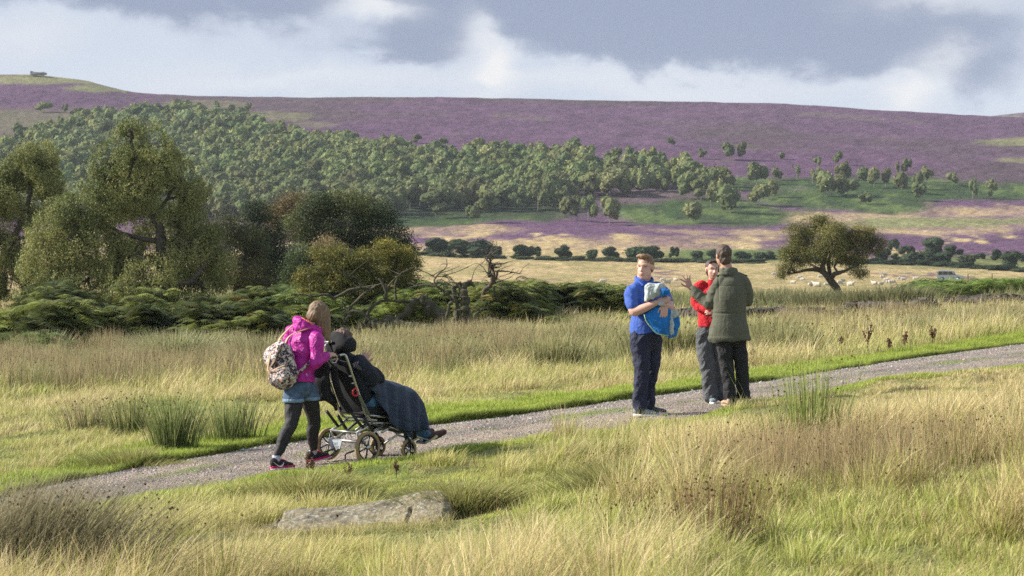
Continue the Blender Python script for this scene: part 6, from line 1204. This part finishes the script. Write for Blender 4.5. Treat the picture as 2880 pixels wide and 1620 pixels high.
for sx in (-.185, .065):
    mb = MB(); mb.box((sx, -.012, 1.505 if sx < 0 else 1.507), (.055, .022, .006), ((.96, 0, .28 if sx < 0 else -.28), (0, 1, 0), (-.28 if sx < 0 else .28, 0, .96))); mb.build('shoulder_strap', olive, man, False)
blk = cloth('black denim', (.016, .017, .019), scale=20, var=.25)
mb = MB(); mb.limb([(-.06, 0, .95), (-.06, 0, .84), (-.06, 0, .78)], [(.16, .12), (.17, .125), (.165, .12)], 18, side=(1, 0, 0)); mb.limb([(-.142, 0, .82), (-.140, 0, .66), (-.115, -.005, .46), (-.09, 0, .25), (-.065, 0, .07)], [.098, .090, .075, .068, .074], 16); mb.limb([(.022, .03, .82), (.025, .03, .66), (.055, .03, .46), (.07, .05, .25), (.09, .05, .07)], [.098, .090, .075, .070, .078], 16)
mb.soft('trousers', blk, man, .008, 5, fold=folds((15, 15, 10), .010, 121, .005))
tan = cloth('tan leather', (.42, .30, .20)); shoe(man, (-.075, -.075, -.004), (-.25, .97), .285, tan, tan, w=.052); shoe(man, (.095, -.02, -.004), (.2, .98), .285, tan, tan, w=.052)
# ---- the wheelchair, its rider and the girl pushing it
c1 = lambda x, y: (720+x/2.683, 820+y/2.683)
PW = onpath(*c1(697, 1290)); SW = PW.y/23.45
A45 = math.radians(45); FW = V3((math.cos(A45), math.sin(A45), 0)); LF = V3((-math.sin(A45), math.cos(A45), 0))
# chair frame coordinates: X forward, Y to its left, Z up; reading a crop pixel at a known side distance
def wc(x, y, l): f = (x-697)/554+l; return V3((f, l, (1290-57*(f+l)-y)/783))
chair = empty('wheelchair', PW, A45); chair.scale = (SW,)*3; tag(chair, 'tilting wheelchair with tan pneumatic tyres and silver tube frame on the path', 'wheelchair')
alu = mat('brushed tube', (.50, .50, .48), .32, metal=.9, var=.1); blkp = mat('black plastic', (.015, .015, .017), .45, var=.1); blkf = mat('black fabric', (.010, .011, .014), .9, var=.25, scale=18, bump=.3, bscale=120)
tanr = mat('tan rubber', (.33, .24, .12), .75, var=.15, scale=30, bump=.3, bscale=150); camo = mat('patterned webbing', (.16, .18, .13), .9, var=.6, scale=60)
def wheel(f, l, R, wd, spokes, name):
    o = empty('wheel', (0, 0, 0)); bpy.data.objects.remove(o)
    m = MB(); N = 44; V = []; Fq = []; K = 12
    for i in range(N):
        th = 2*math.pi*i/N; d = V3((math.cos(th), 0, math.sin(th)))
        for k in range(K):
            a = 2*math.pi*k/K; rr = R-wd+math.cos(a)*wd*1.02; yy = math.sin(a)*wd*.95; tr_ = .0012*(1 if k % 2 else -1) if math.cos(a) > .2 else 0
            V.append(V3((f, l, R))+d*(rr+tr_)+V3((0, yy, 0)))
    for i in range(N):
        for k in range(K): Fq.append((i*K+k, i*K+(k+1) % K, ((i+1) % N)*K+(k+1) % K, ((i+1) % N)*K+k))
    m.add(V, Fq); w = m.build(name, tanr, chair)
    m = MB(); ri = R-2*wd; C = V3((f, l, R))
    for s_ in (-1, 1): m.tube([C+V3((math.cos(t)*(ri-.003), s_*wd*.55, math.sin(t)*(ri-.003))) for t in np.linspace(0, 2*math.pi, 41)], .0055, 6, False)
    m.tube([C+V3((math.cos(t)*(ri+.002), 0, math.sin(t)*(ri+.002))) for t in np.linspace(0, 2*math.pi, 41)], [(.006, wd*.6)]*41, 8, False, side=None)
    m.build('rim', blkp, w)
    m = MB()
    for k in range(spokes):
        t = 2*math.pi*(k+.3)/spokes; d = V3((math.cos(t), 0, math.sin(t))); m.tube([C+d*.012, C+d*(ri*.5), C+d*(ri-.002)], [(.008, .011), (.0065, .009), (.009, .012)], 6)
    m.build('spokes', blkp, w); m = MB(); m.tube([C+V3((0, -wd*1.5, 0)), C+V3((0, wd*1.5, 0))], .021, 14); m.build('hub', alu, w); return w
wheel(-.005, -.285, .158, .019, 6, 'wheel'); wheel(-.005, .285, .158, .019, 6, 'wheel')
wheel(.585, -.225, .100, .017, 5, 'caster_wheel'); wheel(.585, .225, .100, .017, 5, 'caster_wheel')
for l in (-.225, .225):
    m = MB(); m.tube([(.585, l-.028, .10), (.575, l-.028, .19), (.55, l-.012, .235)], [(.007, .016)]*3, 8); m.tube([(.585, l+.028, .10), (.575, l+.028, .19), (.55, l+.012, .235)], [(.007, .016)]*3, 8); m.tube([(.545, l, .215), (.54, l, .30)], .018, 10); m.build('caster_fork', blkp, chair)
m = MB()
def T(pts, r=.011, n=10): m.tube([V3(p) for p in pts], r, n)
def smooth(pts, sub=5):
    P = [V3(p) for p in pts]; o = []
    for i in range(len(P)-1):
        a = P[max(i-1, 0)]; b = P[i]; c = P[i+1]; d = P[min(i+2, len(P)-1)]
        for k in range(sub): t = k/sub; o.append(.5*((2*b)+(c-a)*t+(2*a-5*b+4*c-d)*t*t+(d-a+3*b-3*c)*t**3))
    return o+[P[-1]]
T([(-.02, .26, .205), (-.02, -.26, .205)], .016, 12)
for l in (-.19, .19):
    T([(-.02, l, .205), (-.06, l, .30), (.05, l, .335), (.16, l, .40)], .012); T([(-.01, l, .215), (.10, l, .255), (.30, l, .37)], .014)
    T([(.26, l, .28), (.42, l, .345)], .012); T([(.36, l, .33), (.54, l*1.15, .285)], .010); T([(.30, l, .17), (.44, l, .235), (.54, l*1.15, .29)], .010); T([(-.005, l*1.45, .158), (-.02, l*1.3, .205)], .014)
    T([(.10, l, .38), (.62, l, .36)], .008)
    T(smooth([(-.285, l, 1.05), (-.215, l, 1.055), (-.175, l, 1.00), (-.095, l, .82), (-.01, l, .62), (.06, l, .47), (.12, l, .415), (.20, l, .405)]), .0125)
T([(.20, -.19, .405), (.20, .19, .405)], .0125); T([(.12, -.19, .415), (.12, .19, .415)], .010); T([(.54, -.22, .29), (.54, .22, .29)], .010); T([(-.06, -.19, .30), (-.06, .19, .30)], .010)
T([(-.105, -.19, .845), (-.105, .19, .845)], .010); T([(-.075, -.19, .775), (-.075, .19, .775)], .009); T([(.08, -.19, .46), (.30, -.19, .43), (.45, -.19, .46)], .011); T([(.08, .19, .46), (.30, .19, .43), (.45, .19, .46)], .011)
T([(.66, -.14, .30), (.78, -.14, .20), (.92, -.14, .165)], .011); T([(.66, .14, .30), (.78, .14, .20), (.92, .14, .165)], .011)
m.build('frame', alu, chair)
m = MB()
for l in (-.19, .19):
    T([(-.285, l, 1.05), (-.36, l, 1.045)], .017, 12); m.build('handgrip', blkp, chair); m = MB()
    T([(-.12, l*.97, .49), (.03, l*.97, .33)], .015); m.build('gas_strut', blkp, chair); m = MB(); T([(.03, l*1.02, .44), (.14, l*1.02, .30)], .016); m.build('gas_strut', blkp, chair); m = MB()
    T(smooth([(-.30, l, 1.03), (-.33, l, .985), (-.37, l, .99)]), .006, 6); m.build('brake_lever', alu, chair); m = MB()
    T(smooth([(-.02, l*.8, .21), (-.04, l*.8, .13), (-.16, l*.8, .10), (-.22, l*1.1, .06)]), .008, 8); m.build('foot_brake', blkp, chair); m = MB()
m = MB()
pl = [(.235, .205), (.045, .205), (.075, .125), (.205, .118)]; m.add([(-.045, a, b) for a, b in pl]+[(-.037, a, b) for a, b in pl], [(0, 1, 2, 3), (7, 6, 5, 4), (0, 4, 5, 1), (1, 5, 6, 2), (2, 6, 7, 3), (3, 7, 4, 0)]); plate = m.build('name_plate', mat('silver plate', (.45, .50, .55), .4, metal=.3, var=.05), chair, False)
m = MB()
for k, g_ in enumerate(([[(.6, 1), (0, .9), (0, 0), (.7, .1)]], [[(0, 0), (0, 1)], [(.9, 1), (.9, 0)], [(0, .5), (.9, .5)]], [[(0, 1), (1, 1)], [(.5, 1), (.5, 0)]])):
    for st in g_: m.tube([V3((-.047, .178-.027*k-p[0]*.018, .158+p[1]*.024)) for p in st], .0016, 4)
m.build('lettering', blkp, plate)
m = MB()
for k in range(4): m.tube([(-.047, .20-.005*k, .150-.007*k), (-.047, .085+.003*k, .150-.007*k)], .0011, 4)
m.build('stripes', blkp, plate)
# seat, back, cushion, headrest, pack and belts
m = MB(); m.limb([(-.155, 0, .98), (-.08, 0, .80), (.02, 0, .58), (.07, 0, .50)], [(.022, .16), (.025, .17), (.03, .18), (.03, .18)], 16, side=(.9, 0, .4)); m.soft('backrest', blkf, chair, .008, 4)
m = MB(); m.box((.30, 0, .50), (.25, .19, .035)); m.soft('seat', blkf, chair, .01, 4)
m = MB(); hx = V3((0, 1, 0)); m.ball((-.165, .01, 1.165), (.165, .045, .105), (hx, V3((1, 0, -.25)).normalized(), V3((.25, 0, 1)).normalized()), 28, 18); m.ball((-.10, .145, 1.15), (.05, .09, .08), (hx, V3((1, 0, 0)), V3((0, 0, 1)))); m.ball((-.10, -.125, 1.15), (.05, .09, .08), (hx, V3((1, 0, 0)), V3((0, 0, 1)))); m.soft('headrest', blkf, chair, .008, 4, fold=folds((8, 8, 8), .008, 131))
m = MB(); T(smooth([(-.215, .04, 1.16), (-.25, .05, 1.13), (-.22, .04, 1.04), (-.13, .03, .93)]), .010); T([(-.225, -.02, 1.175), (-.225, .10, 1.165)], .012); T([(-.23, .04, 1.03), (-.23, -.09, 1.02)], .016); m.build('headrest_bracket', alu, chair)
m = MB(); m.limb([(-.27, .09, .96), (-.29, .09, .80), (-.27, .09, .66)], [(.05, .11), (.075, .135), (.07, .13)], 16, side=(1, 0, 0)); m.limb([(-.24, .03, .66), (-.17, .02, .58), (-.16, 0, .52)], [.05, .035, .02], 10); m.soft('hanging_bag', blkf, chair, .009, 5, fold=folds((9, 9, 9), .014, 141))
m = MB(); m.limb([(-.24, -.06, .93), (-.22, -.08, .75), (-.15, -.08, .62), (-.07, -.10, .50)], [(.02, .05)]*4, 10, side=(1, 0, 0)); m.soft('bag_strap', blkf, chair, .007, 3)
m = MB(); T(smooth([(-.10, -.235, .735), (-.145, -.24, .715), (-.15, -.24, .675), (-.105, -.24, .66), (-.085, -.235, .70)]), .0085, 8); m.build('red_hook', mat('red plastic', (.55, .01, .03), .4, var=0), chair)
m = MB(); m.limb([(-.06, -.225, .66), (.0, -.225, .56), (.07, -.225, .46)], [(.008, .026), (.010, .028), (.008, .022)], 10, side=(.7, 0, .7)); m.soft('patterned_belt', camo, chair, .005, 2)
for l in (-.14, .14):
    m = MB(); m.box((.94, l*.75, .165), (.09, .07, .010), ((.94, 0, .34), (0, 1, 0), (-.34, 0, .94))); m.build('footplate', alu, chair, False)
m = MB(); T([(.66, -.17, .42), (.70, -.17, .30), (.72, -.17, .20)], .022); m.build('calf_post', blkp, chair)
m = MB(); m.limb([(.42, 0, .36), (.58, 0, .30), (.70, 0, .26)], [(.05, .15), (.04, .15), (.03, .13)], 12, side=(0, 0, 1)); m.soft('calf_pad', blkf, chair, .009, 4)
# rider
rider = empty('person', PW, A45); rider.scale = (SW,)*3; tag(rider, 'person reclining in the wheelchair, only hair, raised hand and boot showing', 'person')
m = MB(); Hr = head(m, (-.02, .03, 1.165), (.95, .25, .22), (-.25, 0, .97), s=.98); m.limb([(-.03, .02, 1.08), (-.03, .01, .98)], [.055, .06], 12); m.limb([(-.03, 0, .98), (.05, 0, .75), (.16, 0, .57)], [(.09, .14), (.095, .14), (.10, .16)], 14, side=(.9, 0, .4))
for l in (-.09, .09): m.limb([(.16, l, .575), (.58, l, .62), (.78, l, .36), (.90, l, .235)], [.08, .062, .05, .035], 12)
m.limb([(-.01, -.18, .96), (.08, -.23, .84), (.11, -.14, .90), (.12, -.085, .945)], [.045, .04, .034, .026], 12); hand(m, (.12, -.085, .945), (.30, -.05, .95), (-.8, -.5, .2), 1, .2, .16, 1.0, tcurl=-.1); m.limb([(-.01, .18, .96), (.12, .24, .80), (.30, .12, .74)], [.045, .04, .03], 12); hand(m, (.30, .12, .74), (.9, -.3, 0), (0, 0, 1), 1, .3)
m.soft('body', skin, rider, .006, 3, color=lambda P: headcol(P, Hr, (.12, .07, .04)))
c, f, r, u, s = Hr; ax = (r, f, u); m = MB(); m.ball(c-f*.020+u*.045, (.092, .10, .092), ax, 24, 16); m.ball(c-f*.05-u*.01, (.078, .055, .07), ax); m.soft('hair', hairmat('curly brown hair', (.11, .065, .045), 0), rider, .006, 1, fold=lambda P: .022*(vn3(P, (55, 55, 55), 8)-.5))
nav = cloth('dark navy coat', (.010, .014, .026), scale=18, var=.25)
m = MB(); m.limb([(-.06, 0, 1.03), (-.03, 0, .96), (.04, 0, .80), (.12, 0, .64)], [(.07, .12), (.10, .20), (.12, .21), (.13, .20)], 18, side=(.9, 0, .4)); m.limb([(-.03, -.18, .98), (.05, -.24, .88), (.10, -.24, .80)], [.075, .072, .07], 14); m.limb([(.02, -.1, .90), (.16, -.16, .84), (.24, -.20, .80)], [.10, .08, .05], 14); m.limb([(-.02, .18, .97), (.10, .24, .86), (.28, .13, .76)], [.07, .062, .05], 14); m.limb([(.08, -.23, .83), (.105, -.16, .89), (.115, -.11, .925)], [.062, .052, .044], 14)
m.soft('coat', nav, rider, .008, 5, fold=folds((9, 9, 9), .012, 151))
den = cloth('blue jeans', (.06, .16, .30), scale=16, var=.3); brn = mat('brown suede', (.055, .022, .014), .8, var=.25, scale=30)
for l in (-.09, .09):
    m = MB(); m.limb([(.16, l, .575), (.56, l, .62), (.76, l, .37), (.93, l, .225)], [.095, .08, .066, .062], 14); m.soft('jeans_leg', den, rider, .008, 4, fold=folds((14, 14, 14), .008, 161))
    m = MB(); m.limb([(.935, l, .245), (.965, l, .215), (1.06, l, .195), (1.19, l, .225)], [(.058, .052), (.052, .050), (.042, .050), (.030, .040)], 14, side=(0, 0, 1)); m.soft('boot', brn, rider, .006, 4)
# blanket over knees
bk = cloth('blue grey waterproof', (.024, .040, .078), scale=9, var=.25, rough=.6, bump=.35)
nF, nS = 70, 80; V = []
for i in range(nF):
    t = i/(nF-1); f = .02+.93*t
    top = np.interp(t, [0, .2, .35, .6, .72, .84, .94, 1], [.93, .875, .80, .735, .70, .60, .47, .36]); bot = np.interp(t, [0, .12, .25, .4, .6, .8, .92, 1], [.76, .66, .44, .30, .265, .27, .30, .33]); hw = np.interp(t, [0, .3, .6, .85, 1], [.20, .235, .245, .22, .14])
    for j in range(nS):
        s = j/(nS-1)*2-1; a = abs(s); sg = 1 if s > 0 else -1
        if a < .45: q = a/.45; l = hw*q*.92; z = top-.05*q**3
        else: q = (a-.45)/.55; l = hw*(.92+.14*math.sin(q*math.pi*.5)+.04*q); z = (top-.05)*(1-q)+bot*q
        w = max(0, (a-.3)/.7); ff = f+.035*w*math.sin(s*3)+.02*w
        pn = .030*w*math.sin(f*46+3*float(vn(np.array(f*6), np.array(s*3.), 5)))+.012*math.sin(f*21+s*4); l2 = l+pn; 
        if a < .45: z += .016*math.sin(f*30+s*7+2*float(vn(np.array(f*5), np.array(s*4.), 9)))*(.3+a)
        V.append((ff, sg*l2 if a > .02 else l*sg, z))
Fq = [(i*nS+j, i*nS+j+1, (i+1)*nS+j+1, (i+1)*nS+j) for i in range(nF-1) for j in range(nS-1)]
m = MB(); m.add(V, Fq); bl = m.build('blanket', bk); bl.location = PW; bl.rotation_euler = (0, 0, A45); bl.scale = (SW,)*3; sm = bl.modifiers.new('t', 'SOLIDIFY'); sm.thickness = .008; sm = bl.modifiers.new('s', 'SMOOTH'); sm.iterations = 2; tag(bl, 'blue grey waterproof cover draped over the wheelchair rider\'s knees', 'blanket')
# ---- girl in magenta
P3 = onpath(*c1(300, 1325)); S3 = P3.y/23.3
girl = empty('person', P3); girl.scale = (S3,)*3; tag(girl, 'girl in magenta hooded jacket and denim shorts pushing the wheelchair', 'person')
g3 = lambda x, y: (-.3146+.0006625*x, 1.624-.0006625*y)
BW = 1/S3
def loc(pw):      # a point of the chair in the girl's frame
    w = Matrix.Translation(PW)@Matrix.Rotation(A45, 4, 'Z')@Matrix.Diagonal((SW, SW, SW, 1))@V3(pw).to_4d(); return (V3(w[:3])-P3)/S3
HR_, HL_ = loc((-.33, -.19, 1.048)), loc((-.33, .19, 1.048))
m = MB(); Hg = head(m, (.215, .03, 1.475), (.62, .70, -.42), (.42, .30, .86), s=.98)
m.limb([(.12, .0, 1.28), (.15, .01, 1.36), (.19, .02, 1.42)], [.06, .05, .048], 12); m.limb([(.04, 0, .72), (.05, 0, .95), (.09, 0, 1.25)], [(.10, .09), (.095, .085), (.13, .08)], 14, side=(.7, -.7, 0))
GRS, GRE = V3((.205, -.125, 1.245)), V3((.200, -.20, 1.005)); HRW = HR_+V3((-.075, -.05, .012)); m.limb([GRS, GRE], [.04, .036], 12); m.limb([GRE, GRE.lerp(HRW, .5), HRW], [.036, .034, .026], 12)
hand(m, HRW, (HR_-HRW)+V3((.02, .02, .02)), (.25, -.35, .9), -1, .75, .03, .95)
GLS, GLE = V3((-.045, .125, 1.28)), V3((-.11, .24, 1.04)); HLW = HL_+V3((-.075, -.05, .012)); m.limb([GLS, GLE], [.04, .036], 12); m.limb([GLE, HLW], [.036, .026], 12); hand(m, HLW, (HL_-HLW)+V3((.02, .02, .02)), (-.1, -.1, .9), 1, .75, .03, .95)
KR, AR, KF, AF = V3((-.035, -.14, .42)), V3((-.165, -.23, .10)), V3((.165, .16, .41)), V3((.145, .27, .10))
m.limb([(.0, -.05, .74), KR, AR], [.07, .05, .032], 12); m.limb([(.12, .05, .74), KF, AF], [.07, .05, .032], 12)
m.soft('body', skin, girl, .006, 3, color=lambda P: headcol(P, Hg))
c, f, r, u, s = Hg; ax = (r, f, u); m = MB(); m.ball(c-f*.018+u*.030, (.086, .098, .092), ax, 26, 18); m.ball(c-f*.05-u*.03, (.078, .060, .08), ax)
for k in range(26):
    a = (k/25-.5)*2.5; d = (r*math.sin(a)*.080-f*math.cos(a)*.075+u*.03); p0_ = c+d; fall = V3((.030+.045*max(0, math.sin(a)), -.012, -1)); L_ = .13+.13*max(0, math.sin(a))+.02*math.sin(k*2.3)
    m.limb([p0_+u*.04, p0_+fall*L_*.45+V3((.01, -.008, 0)), p0_+fall*L_], [.022, .020, .007], 8)
for k in range(9):
    a = 1.25+k*.12; p0_ = c+r*math.sin(a)*.078-f*math.cos(a)*.08+u*.03; m.limb([p0_+u*.03, p0_+V3((.02, .01, -.13)), p0_+V3((.028, .004, -.27-.01*(k % 3)))], [.020, .018, .006], 8)
m.soft('hair', hairmat('long brown hair', (.19, .12, .065), 0), girl, .006, 2, fold=strands(9, .004, (85, 85, 5)))
mag = cloth('magenta shell', (.42, .005, .27), rough=.55, scale=14, var=.08, bump=.2); LR = V3((.7, -.7, 0))
m = MB(); m.limb([(.035, -.01, .835), (.04, -.01, .93), (.055, 0, 1.04), (.075, 0, 1.17), (.09, 0, 1.265), (.11, .005, 1.32)], [(.165, .135), (.150, .125), (.142, .12), (.160, .125), (.150, .115), (.09, .08)], 22, side=LR)
m.limb([(.13, -.05, 1.28), GRS, (.215, -.17, 1.13), GRE], [.058, .066, .058, .054], 16); m.limb([GRE+V3((-.005, 0, 0)), GRE.lerp(HRW, .5), GRE.lerp(HRW, .93)], [.054, .046, .038], 16)
m.limb([(.03, .05, 1.30), GLS, (-.09, .19, 1.16), GLE], [.062, .072, .064, .06], 16); m.limb([GLE, GLE.lerp(HLW, .5), GLE.lerp(HLW, .93)], [.06, .052, .04], 16)
m.soft('jacket', mag, girl, .008, 5, fold=folds((8, 8, 13), .011, 171), zmin=lambda P: .835-.10*P[:, 0])
m = MB()
for k in range(15):
    t = k/14*2*math.pi; q0 = V3((.125, .0, 1.355))+V3((math.cos(t)*.112, math.sin(t)*.088, -math.cos(t)*.050)); m.ball(q0, (.042, .042, .034+.012*(math.cos(t) < 0)))
m.ball((.05, -.035, 1.345), (.070, .075, .058)); m.ball((.09, -.07, 1.335), (.075, .05, .045)); m.ball((.02, -.0, 1.36), (.05, .08, .05)); hood = m.soft('hood', mag, girl, .007, 6, fold=folds((12, 12, 12), .009, 181))
m = MB(); T(smooth([(.062, -.045, 1.432), (.105, -.085, 1.412), (.165, -.098, 1.375), (.222, -.085, 1.325), (.262, -.03, 1.285)]), .009, 8); m.build('hood_lining', cloth('coral lining', (.75, .16, .10), var=.05), hood)
m = MB(); T([(.115, -.137, .905), (.122, -.141, .875)], .004, 6); m.build('jacket_mark', wt, girl)
dsh = cloth('denim', (.065, .11, .19), scale=20, var=.35, crease=.008)
m = MB(); m.limb([(.035, -.01, .86), (.035, -.01, .80), (.035, -.01, .76)], [(.135, .115), (.150, .13), (.150, .13)], 20, side=LR); m.limb([(-.005, -.06, .76), (-.015, -.075, .655)], [.098, .100], 16); m.limb([(.105, .04, .76), (.125, .06, .665)], [.095, .098], 16)
m.soft('shorts', dsh, girl, .007, 4, fold=folds((18, 18, 18), .005, 191), zmin=.632)
for cc in ((-.016, -.078, .645), (.127, .062, .655)):
    m = MB(); m.tube([(cc[0], cc[1], cc[2]-.018), (cc[0], cc[1], cc[2]+.016)], .104, 24); m.build('turn_up', cloth('pale denim', (.17, .26, .36), scale=30, var=.3), girl)
leg = cloth('black leggings', (.013, .012, .014), scale=30, var=.15, rough=.7, crease=.004)
m = MB(); m.limb([(-.01, -.06, .70), (-.015, -.08, .60), KR, KR.lerp(AR, .35)+V3((-.01, -.012, 0)), KR.lerp(AR, .75), AR+V3((.006, 0, .035))], [.092, .088, .064, .062, .044, .035], 16); m.soft('leggings', leg, girl, .007, 4, fold=folds((14, 14, 14), .003, 201))
m = MB(); m.limb([(.11, .05, .70), (.135, .09, .60), KF, KF.lerp(AF, .35)+V3((-.012, -.012, 0)), KF.lerp(AF, .75), AF+V3((.0, 0, .035))], [.090, .084, .062, .060, .043, .035], 16); m.soft('leggings', leg, girl, .007, 4, fold=folds((14, 14, 14), .003, 202))
sock = cloth('grey sock', (.42, .43, .50)); pink = mat('pink rubber', (.60, .02, .13), .5, var=.05); shb = cloth('black mesh', (.018, .02, .022), scale=40)
for A_, toe, dz in ((AR, 0., 0.), (AF, .16, .012)):
    m = MB(); m.tube([A_+V3((0, 0, -.03)), A_+V3((0, 0, .03))], .040, 16); m.build('sock', sock, girl)
    h_ = V3((A_.x-.045, A_.y-.045, -.002+dz)); s_ = shoe(girl, h_, (.78, .62), .262, shb, pink, toe=toe, acc=pink, w=.045, logo=wt if A_ is AR else None)
    m = MB(); d_ = V3((.78, .62, 0)); rr_ = V3((.62, -.78, 0)); m.tube([h_+d_*a*.262+rr_*b*.9+V3((0, 0, .004+toe*a*.262)) for a, b in ((-.02, 0), (.1, .040), (.4, .040), (.75, .047), (1.0, .02), (1.03, -.01))], .006, 6); m.build('white_midsole', white_s, s_)
# ---- backpack
pk = empty('backpack', P3); pk.scale = (S3,)*3; tag(pk, 'floral cream and black rucksack with tan straps on the girl\'s back', 'backpack')
fm, nt = nodes('floral canvas'); L = nt.links; o_ = N_(nt, 'ShaderNodeOutputMaterial'); b_ = N_(nt, 'ShaderNodeBsdfPrincipled'); b_.inputs['Roughness'].default_value = .85; tc = N_(nt, 'ShaderNodeTexCoord')
na = N_(nt, 'ShaderNodeTexNoise'); na.inputs['Scale'].default_value = 34; na.inputs['Detail'].default_value = 6; na.inputs['Distortion'].default_value = 1.2; L.new(tc.outputs['Object'], na.inputs['Vector']); nb_ = N_(nt, 'ShaderNodeTexNoise'); nb_.inputs['Scale'].default_value = 21; L.new(tc.outputs['Object'], nb_.inputs['Vector'])
ca = cr(nt, na.outputs['Fac'], [(.44, (.025, .022, .032)), (.49, (.16, .13, .15)), (.52, (.46, .41, .38)), (.64, (.62, .57, .52))]); cb = cr(nt, nb_.outputs['Fac'], [(.55, (1, 1, 1)), (.66, (.85, .55, .45))]); mx = N_(nt, 'ShaderNodeMix', data_type='RGBA', blend_type='MULTIPLY'); mx.inputs[0].default_value = 1; L.new(ca, mx.inputs[6]); L.new(cb, mx.inputs[7]); L.new(mx.outputs[2], b_.inputs['Base Color']); L.new(b_.outputs[0], o_.inputs[0])
tanl = mat('tan strap', (.46, .31, .20), .7, var=.15)
BX = V3((.66, -.72, .22)).normalized(); BY = V3((-.70, -.70, -.10)).normalized(); BZ = BX.cross(BY).normalized(); BZ = BZ if BZ.z > 0 else -BZ
pc_ = V3((-.105, -.155, .965)); q = lambda a, b, d: pc_+BX*a+BY*b+BZ*d
ax = (BX, BY, BZ)
m = MB(); m.limb([q(.015, 0, .17), q(.0, .0, .05), q(-.01, .01, -.08), q(-.01, .01, -.13)], [(.135, .080), (.155, .095), (.165, .11), (.15, .10)], 24, side=BX); m.soft('bag', fm, pk, .008, 6, fold=folds((14, 14, 14), .008, 211))
m = MB(); m.limb([q(0, .085, -.03), q(0, .098, -.09), q(0, .09, -.13)], [(.125, .035), (.135, .045), (.12, .04)], 20, side=BX); m.soft('front_pocket', fm, pk, .007, 5, fold=folds((16, 16, 16), .006, 221))
m = MB(); m.limb([q(.02, .0, .225), q(.0, .075, .19), q(-.02, .115, .12), q(-.03, .118, .045)], [(.13, .03), (.135, .022), (.115, .018), (.06, .014)], 20, side=BX); fl = m.soft('flap', fm, pk, .007, 6)
m = MB(); T(smooth([q(.13, .03, .20), q(.10, .10, .15), q(.05, .128, .07), q(-.03, .134, .035), q(-.10, .125, .09), q(-.14, .08, .16), q(-.13, .01, .20)]), .0045, 6); m.build('piping', tanl, fl)
def strap(pts, w, t, name='strap', mt=None, side=None): mm_ = MB(); mm_.tube(smooth(pts), [(w, t)]*(len(pts)*5-4), 8, True, side=side); return mm_.build(name, mt or tanl, pk)
strap([q(.045, .07, .225), q(.01, .125, .14), q(-.04, .142, .05), q(-.06, .15, -.01)], .014, .004, side=BX); strap([q(-.06, .145, .03), q(-.04, .155, -.03), q(-.065, .155, -.10)], .006, .004, 'drawstring'); strap([q(-.02, .15, .01), q(-.07, .155, -.05), q(-.10, .15, -.12)], .005, .004, 'drawstring')
strap([q(-.14, .06, -.015), q(-.06, .125, -.02), q(.06, .135, -.005), q(.14, .08, .01)], .008, .004, 'pocket_trim')
strap([q(.05, -.03, .20), q(.10, -.085, .28), (.13, -.115, 1.335), (.19, -.10, 1.335)], .018, .005, side=BX); strap([q(-.03, -.03, .20), q(-.05, -.07, .28), (-.02, .045, 1.37), (.03, .10, 1.36)], .018, .005, side=BX)
strap([q(.12, -.03, -.10), (.08, -.185, .95), (.15, -.185, 1.02), (.185, -.16, 1.08)], .015, .006, 'lower_strap', fm); strap([q(.0, -.02, .22), q(.0, -.03, .262), q(.03, -.03, .262), q(.035, -.02, .22)], .006, .005, 'carry_loop')
